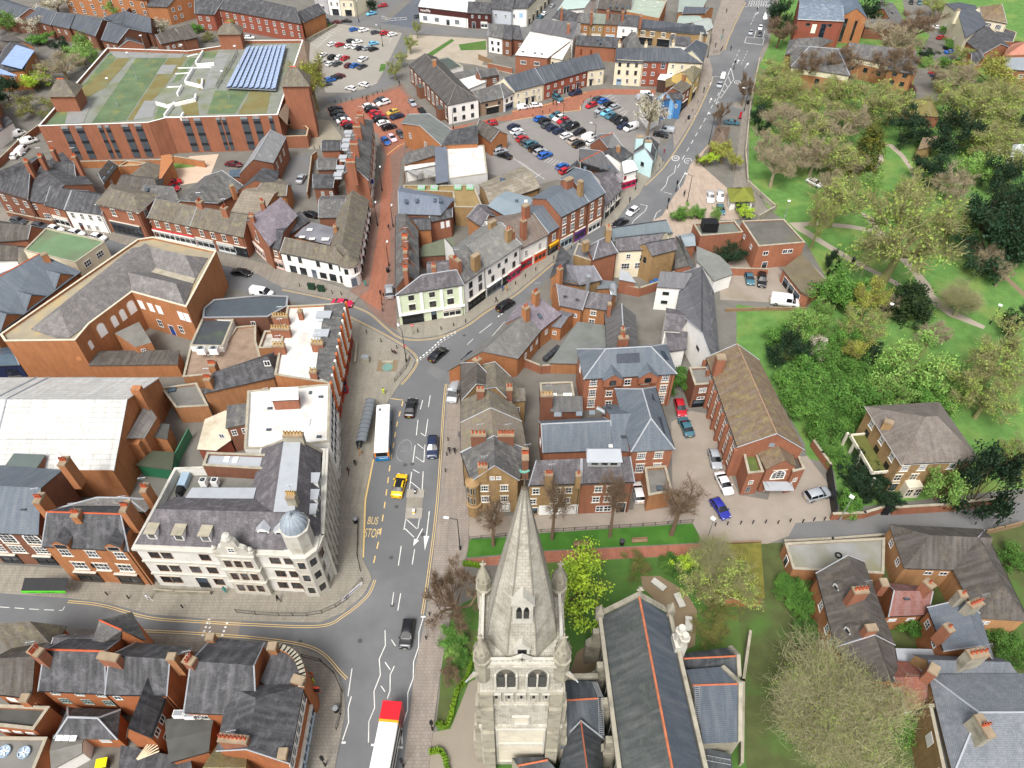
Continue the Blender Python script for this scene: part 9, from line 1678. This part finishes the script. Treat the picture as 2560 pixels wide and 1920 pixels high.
for s,w_ in(('J:1660,490 1650,620 1638,760','terrace side pavement'),('N:1500,340 1470,545','churchyard side pavement'),('F:955,1220 1082,1295 1218,1355','plaza edge'),('F:1085,940 1090,980 1097,1030 1103,900','mouth of the red street'),('F:1400,1215 1600,1190 1708,1160 1812,1130','pavement before the pale green building'),('F:380,820 660,880 738,890','pavement before the white corner building'),('G:30,800 115,735 205,680 360,580 430,530 512,490 585,435','pavement before the red shopfronts'),('M:230,130 930,165 1115,195 1580,275','side street pavement'),('B:920,850 968,840 1012,825 1050,810 1092,795 685,885 735,880 780,870 830,865','plaza end of the entrance lane'),('B:1388,1150 1340,1170 1300,1190','plaza street end'),('B:505,1285 550,1280','paved court'),('B:690,1060 705,1090 730,1115','plaza kerb row'),('C:1560,965 1605,890 1500,1060','main road pavement by the shops'),('C:1275,1440 1300,1400','pub pavement'),('K:1755,1225 1860,1215 1975,1210 2080,1205 2190,1200 L:85,1205 190,1190 300,1195 395,1180 485,1175','end of the lane'),('C:180,1010 265,980 325,965 620,890 680,845','red street edge of the lower car park')):
 P=MQ(s,.1);e='small black bollard in the row on the '+w_
 for i,q in enumerate(P):o=link('bollard',BOL);o.location=(*q,.02 if 'lane' in w_ else .12);tag(o,e,'bollard','bollards on the '+w_)
def railing(s,label,hh=1.0,m=BLK,nm='guard_rail',gap=1.8,bars=True,z=.12):
 p=MQ(s,z);o=thing(nm,label,'railing' if bars else 'fence',(*p[0],z));O=o.location;mb=MB();pm=MB()
 for a,b in zip(p,p[1:]):
  n=max(1,int(dist(a,b)/gap));d=unit(a,b)
  for zz in(.12,hh):mb.tube([(*a,z+zz),(*b,z+zz)],.03,4)
  if bars:
   for i in range(int(dist(a,b)/.16)):q=lerp(a,b,i*.16/dist(a,b));mb.tube([(*q,z+.12),(*q,z+hh)],.009,3,0,False)
  for i in range(n+1):q=lerp(a,b,i/n);pm.tube([(*q,z),(*q,z+hh+.08)],.045,5)
 mb.build('rails',m,o,O);pm.build('posts',m,o,O)
railing('M:2045,315 2212,335 N:200,345 440,345 570,322 690,270 785,205 920,40','long black guard railing round the bank corner')
railing('J:885,1200 878,1500 905,1620','black guard railing along the bus stop pavement');railing('F:1200,1640 1300,1520 1330,1440','black guard railing with bicycles at the plaza corner')
railing('N:400,700 560,740 680,850 745,1000 730,1200 695,1330','black guard railing round the curved brick corner');railing('K:-370,1345 250,1280 1020,1235 1560,1195','low rail along the lane edge of the lawn strip',.8,z=.02);railing('C:1740,460 1800,450 1820,415','black guard railing at the far side road corner')
railing('A:1880,770 2060,470','dark fence beside the solar panel rows on the deck',1.4,BLK,z=9.6);railing('B:1090,160 1160,180 1300,170','white hoop railing round the dark asphalt lot',.9,MWH,'hoop_rail',1.8,False);railing('C:650,905 700,870','short railing at the car park mouth');railing('B:1290,1425 1275,1600','post row along the beer garden wall',1,BRS,'garden_fence',1)
def wallrun(s,hh,th,m,label,nm='wall',cat='wall',z=0):
 p=MQ(s,hh);o=thing(nm,label,cat,(*p[0],0));mb=MB();cp=MB()
 for a,b in zip(p,p[1:]):d=unit(a,b);c=cent([a,b]);an=math.atan2(d[1],d[0]);mb.obox(c,an,dist(a,b)+th,th,0,hh);cp.obox(c,an,dist(a,b)+th+.06,th+.1,hh,hh+.09)
 mb.build('panel',m,o,o.location);cp.build('coping',COPE if m not in(BLK,WOOD)else m,o,o.location)
for a in(('L:570,1120 840,1110 1000,1060',1.6,.35,BR,'low brick wall beside the footpath lamp post'),('L:1110,1065 1690,1030 1710,1015 2060,985',2.0,.35,BR,'long brick wall topped with black boards before the villa'),('L:400,490 470,590 545,690',1.8,.35,BR,'broken brick wall beside the hall porch'),('L:545,700 600,1075',2.6,.12,BLK,'black board fence by the silver SUV','board_fence','fence'),('L:1020,1065 1075,1065',2.2,.12,BLK,'black gate in the villa brick wall','gate','gate'),('K:1840,1370 2150,1360',1.2,.2,WOOD,'timber fence between the lane and the mossy roof','timber_fence','fence'),('L:150,1355 560,1335 1000,1300',1.1,.3,STD,'low stone wall along the footpath edge'),('L:1900,1265 2212,1190',1.3,.15,WOOD,'pale timber fence at the photo edge','timber_fence','fence'),('G:560,1480 250,1500 100,1440',2.2,.3,BR,'brick yard wall behind the brown tiled terrace'),('G:930,790 1100,830 1280,770 1400,690',2.4,.35,BR,'curved old brick wall below the cream house'),('G:1830,655 2212,665',2.0,.3,BRP,'brick yard wall behind the parked blue grey saloon'),('G:1850,1010 2212,1000 H:320,1000',.8,.2,WOOD,'low timber fence at the end of the gravel yard','timber_fence','fence'),('C:2040,1560 2150,1659 H:70,120 G:2140,200',1.4,.3,STD,'stone park wall below the long path'),('C:2140,500 2060,900 2020,1300 2040,1540',1.5,.25,STD,'long park wall beside the road path'),('H:300,560 500,760',2.0,.3,BR,'brick wall along the park edge of the garages'),('B:2005,545 2212,590',1.6,.3,BR,'brick wall at the foot of the waste ground'),('B:1920,470 2040,520',1.8,.1,WOOD,'pale timber fence on the waste ground','timber_fence','fence'),('D:1540,150 1700,430',1.8,.12,WOOD,'grey timber fence behind the half rendered house','timber_fence','fence'),('B:690,205 430,340',1.0,.25,STD,'pale wall edging the upper car park beside the flats'),('A:700,1395 1400,1380 1500,1350 1760,1390',2.0,.3,BRL,'brick wall behind the sandy yard'),('A:-40,1400 170,1200 330,1080',2.0,.3,BR,'brick wall on the narrow street by the white vans'),('B:440,1660 480,1340 520,1310',2.0,.2,BRS,'yard wall beside the silver saloon'),('O:2060,480 2000,900 1990,1600',1.6,.3,STD,'mossy stone wall beside the churchyard annexe'),('M:1330,115 1500,130 1810,140',1.0,.12,STD,'pale ramp wall in front of the bank'),('F:870,1290 855,1460',.9,.3,STD,'raised planter wall beside the orange pilasters'),('E:430,190 460,250 300,220 60,170',1.4,.3,BRD,'front garden wall of the brick villa')):wallrun(*a)
def boxes(name,label,cat,s,z,rz,L,group=None):
 o=prop(name,label,cat,s,z,rz,group)
 for nm,bx,m in L:mb=MB();mb.box(*bx);mb.build(nm,m if not isinstance(m,str)else mat(m,.5,.06,1),o)
 return o
sh=prop('bus_shelter','long grey bus shelter with curved ribbed roof beside the stopped bus','bus shelter','J:945,330',.12);a,b=MQ('J:905,500 J:990,135',2.5);an=math.atan2(b[1]-a[1],b[0]-a[0]);c=cent([a,b]);L=dist(a,b);sh.location=(*c,.12);sh.rotation_euler=(0,0,an);mb=MB();n=8
for i in range(n):
 t0,t1=math.pi*i/n,math.pi*(i+1)/n;y0,z0,y1,z1=.95*math.cos(t0),2.2+.55*math.sin(t0),.95*math.cos(t1),2.2+.55*math.sin(t1);mb.face([(-L/2,y0,z0),(L/2,y0,z0),(L/2,y1,z1),(-L/2,y1,z1)][::-1])
mb.build('roof',mat('#6f7478',.35,.1,.8),sh);mb=MB()
for i in range(11):x=-L/2+L*i/10;mb.tube([(x,.97*math.cos(k*.3927),2.2+.57*math.sin(k*.3927))for k in range(9)],.04,4);mb.tube([(x,.9,0),(x,.9,2.2)],.04,4)
mb.build('frame',DKG,sh);mb=MB();mb.box(-L/2,.86,.3,L/2,.9,2.0);mb.build('glass',GLB,sh);mb=MB();mb.box(-L/2+.3,.3,.45,L/2-.3,.6,.52);mb.build('seat',DKG,sh)
boxes('phone_box','red telephone kiosk with black roof on the plaza pavement','phone box','J:780,70',.12,0,[('body',(-.45,-.45,0,.45,.45,2.3),'#b3202a'),('roof',(-.42,-.42,2.3,.42,.42,2.45),BLK),('window',(-.3,-.47,.6,.3,-.45,2.1),GLB)]);boxes('pillar_box','red sign board beside the lay-by path','sign','C:1968,1025',.1,0,[('board',(-.3,-.1,.2,.3,.1,2.2),'#b3202a'),('base',(-.4,-.2,0,.4,.2,.2),BLK)])
for s,l in(('F:485,840','dark green street cabinet nearest the white corner windows'),('F:568,858','dark green street cabinet nearest the round bin')):boxes('street_cabinet',l,'cabinet',s,.12,-.2,[('body',(-.8,-.3,0,.8,.3,1.5),'#24402f'),('lid',(-.85,-.35,1.5,.85,.35,1.58),'#1c3325')])
boxes('information_pillar','stone and steel information pillar on the plaza','pillar','F:948,1460',.12,0,[('base',(-.8,-.6,0,.8,.6,1.0),STD),('cap',(-.7,-.5,1.0,.7,.5,1.3),STEEL)])
bt=prop('plaza_basin','low stone surround with green glass panel set in the plaza','monument','F:1135,1500',.12);mb=MB();mb.box(-2,-1.6,0,2,1.6,.06);mb.build('base',PATHB,bt);mb=MB();mb.lathe((.1,-.6),[(1.1,.06),(1.1,.12),(0,.12)],16);mb.build('panel',mat('#6f8f86',.3,.1,1),bt);mb=MB();mb.box(-1.2,.5,.06,1.2,1.0,.5);mb.build('seat',STD,bt)
for s,l in(('J:862,1195','black litter bin with grey top at the bus stop railing'),('N:695,1165','black litter bin with grey top at the curved brick corner railing'),('K:948,1385','black round litter bin on the lawn strip'),('C:1525,1030','black litter bin on the main road pavement'),('C:2035,900','black litter bin by the lay-by kerb'),('F:1140,690','black litter bin with white notice on the red street'),('H:735,600','black litter bin beside the park path')):o=prop('litter_bin',l,'bin',s,.1);mb=MB();mb.lathe((0,0),[(.36,0),(.4,1.0),(.44,1.0),(.44,1.1)],10);mb.build('body',BLK,o);mb=MB();mb.lathe((0,0),[(.44,1.1),(.3,1.25),(0,1.28)],10);mb.build('lid',GRY if 'grey' in l else DKG,o)
for s,l in(('K:600,1395','wooden bench on the lawn strip nearest the spire'),('K:1100,1365','wooden bench on the lawn strip beside the round bin')):boxes('park_bench',l,'bench',s,0,.06,[('seat',(-1.3,-.3,.42,1.3,.25,.48),WOOD),('backrest',(-1.3,.22,.55,1.3,.28,1.0),WOOD),('leg',(-1.2,-.3,0,-1.1,.28,.55),WOOD),('leg',(1.1,-.3,0,1.2,.28,.55),WOOD)])
for s,rz,l in(('O:1262,90',-.75,'worn stone tomb chest lying skew at the far end of the brown path'),('O:1442,225',R(-75),'worn stone tomb chest in the middle of the brown path'),('O:1520,430',R(80),'worn stone tomb chest behind the chimney turret')):boxes('tomb_chest',l,'tomb',s,0,rz,[('chest',(-1.0,-.4,0,1.0,.4,.6),STD),('slab',(-1.15,-.5,.6,1.15,.5,.75),ST)])
boxes('traffic_island','kerbed traffic island with a square post at the top of the crossing','traffic island','J:1378,950',.02,0,[('kerb',(-1.5,-.8,0,1.5,.9,.14),KERB),('post',(-.2,-.1,.14,.2,.3,1.0),DKG),('sign',(-.18,-.13,.75,.18,-.1,1.1),MWH)])
boxes('traffic_island','kerbed traffic island with yellow and white bollard below the crossing','traffic island','J:1365,1120',.02,0,[('kerb',(-1.4,-1.0,0,1.4,1.1,.14),KERB),('bollard',(-.2,-.2,.14,.2,.2,1.1),MWH),('band',(-.22,-.22,.4,.22,.22,.8),'#f0b81c')]);boxes('crossing_surface','buff paved crossing strip between the two traffic islands','crossing','J:1370,1020',.02,0,[('paving',(-1.35,-1.5,0,1.35,1.6,.02),PAVE)])
for s,rz,l in(('N:600,1640',2.6,'traffic signal on the brick corner pavement'),('N:1275,1650',.5,'traffic signal at the church side of the stop line'),('N:1525,1330',1,'black signal cabinet post by the clipped hedge'),('C:1065,1640',0,'traffic signal at the pub crossing'),('C:1415,1655',0,'traffic signal at the planter crossing'),('C:1915,600',0,'traffic signal on the far island'),('G:1340,150',0,'traffic signal beside the road bend litter bin')):
 o=prop('traffic_light',l,'traffic light',s,.1,rz);pole(o,3.2,.07);mb=MB();mb.box(-.2,-.22,2.3,.2,.1,3.3);mb.build('signal_head',BLK,o);mb=MB();[mb.lathe((0,-.23),[(.09,2.45+.3*i),(.09,2.6+.3*i),(0,2.6+.3*i)],8)for i in range(3)];mb.build('lens',mat('#3a2a24',.3,.2,1),o)
for s,rz,l in(('F:1360,1230',0,'no entry sign on a post before the pale green building'),('F:1295,1410',.3,'no entry sign on the plaza lamp column')):
 o=prop('no_entry_sign',l,'sign',s,.12,rz);pole(o,2.9,.05,GRY);mb=MB();mb.tube([(0,-.08,2.6),(0,-.11,2.6)],.38,16);mb.build('disc',mat('#c01a28',.4,.05,1),o);mb=MB();mb.box(-.27,-.125,2.53,.27,-.11,2.67);mb.build('bar',MWH,o)
o=prop('banner','white printed banner tied to the guard railing at the bank corner','banner','N:835,150',.12,R(48));mb=MB();mb.box(-2,-.06,.15,2,-.03,1.0);mb.build('sheet',MWH,o);mb=MB();mb.box(-1.6,-.07,.42,1.5,-.06,.72);mb.build('printed_band',mat('#8a8da8',.6,.3,6),o)
o=prop('wheelie_bin','bright yellow lidded wheelie bin at the photo bottom','bin','M:905,1640',0,.2);mb=MB();mb.box(-.6,-.5,0,.6,.5,1.1);mb.build('body',mat('#4a4d30',.5,.1,1),o);mb=MB();mb.box(-.68,-.58,1.1,.68,.58,1.22);mb.build('lid',mat('#e8d818',.4,.04,1),o)
o=prop('timber_pile','fan of pale timber offcuts on the dark lean to roof','timber','M:1190,1590',3.3,.4);[(lambda mb:(mb.tube([(0,0,.1+k*.05),(2.6*math.cos(k*.15),2.6*math.sin(k*.15),.15+k*.05)],.09,4),mb.build('plank',mat('#d9c7a8',.8,.1,1),o)))(MB())for k in range(6)]
for i,s in enumerate(('G:1205,815','G:1240,795')):o=prop('wheelie_bin',('dark wheelie bin with blue lid nearest the old brick yard wall','dark wheelie bin with blue lid beside the buff block corner')[i],'bin',s);mb=MB();mb.box(-.5,-.5,0,.5,.5,1.1);mb.build('body',DKG,o);mb=MB();mb.box(-.55,-.55,1.1,.55,.55,1.2);mb.build('lid',mat('#2f5f96',.5,.05,1),o)
o=prop('stock_of_kegs','row of dark crates stored beside the roof ladder in the courtyard','crates','G:330,1420',0,.9);[(lambda mb:(mb.box(-2+k*1.3,-.5,0,-.9+k*1.3,.5,.9),mb.build('crate',DKG,o)))(MB())for k in range(4)];o.name='crate_row'
o=prop('access_ladder','white lattice ladder lying across the grey felt yard roof','ladder','G:430,1290',3);ladder((-2,-2.6,0),(2.4,2.6,.9),.7,16,MWH,o)
o=prop('play_spring','orange play object on the park grass','play object','D:685,1480',0);mb=MB();mb.lathe((0,0),[(.9,0),(1.1,.6),(.7,1.3),(0,1.6)],10);mb.build('shell',mat('#c4511f',.5,.1,1),o)
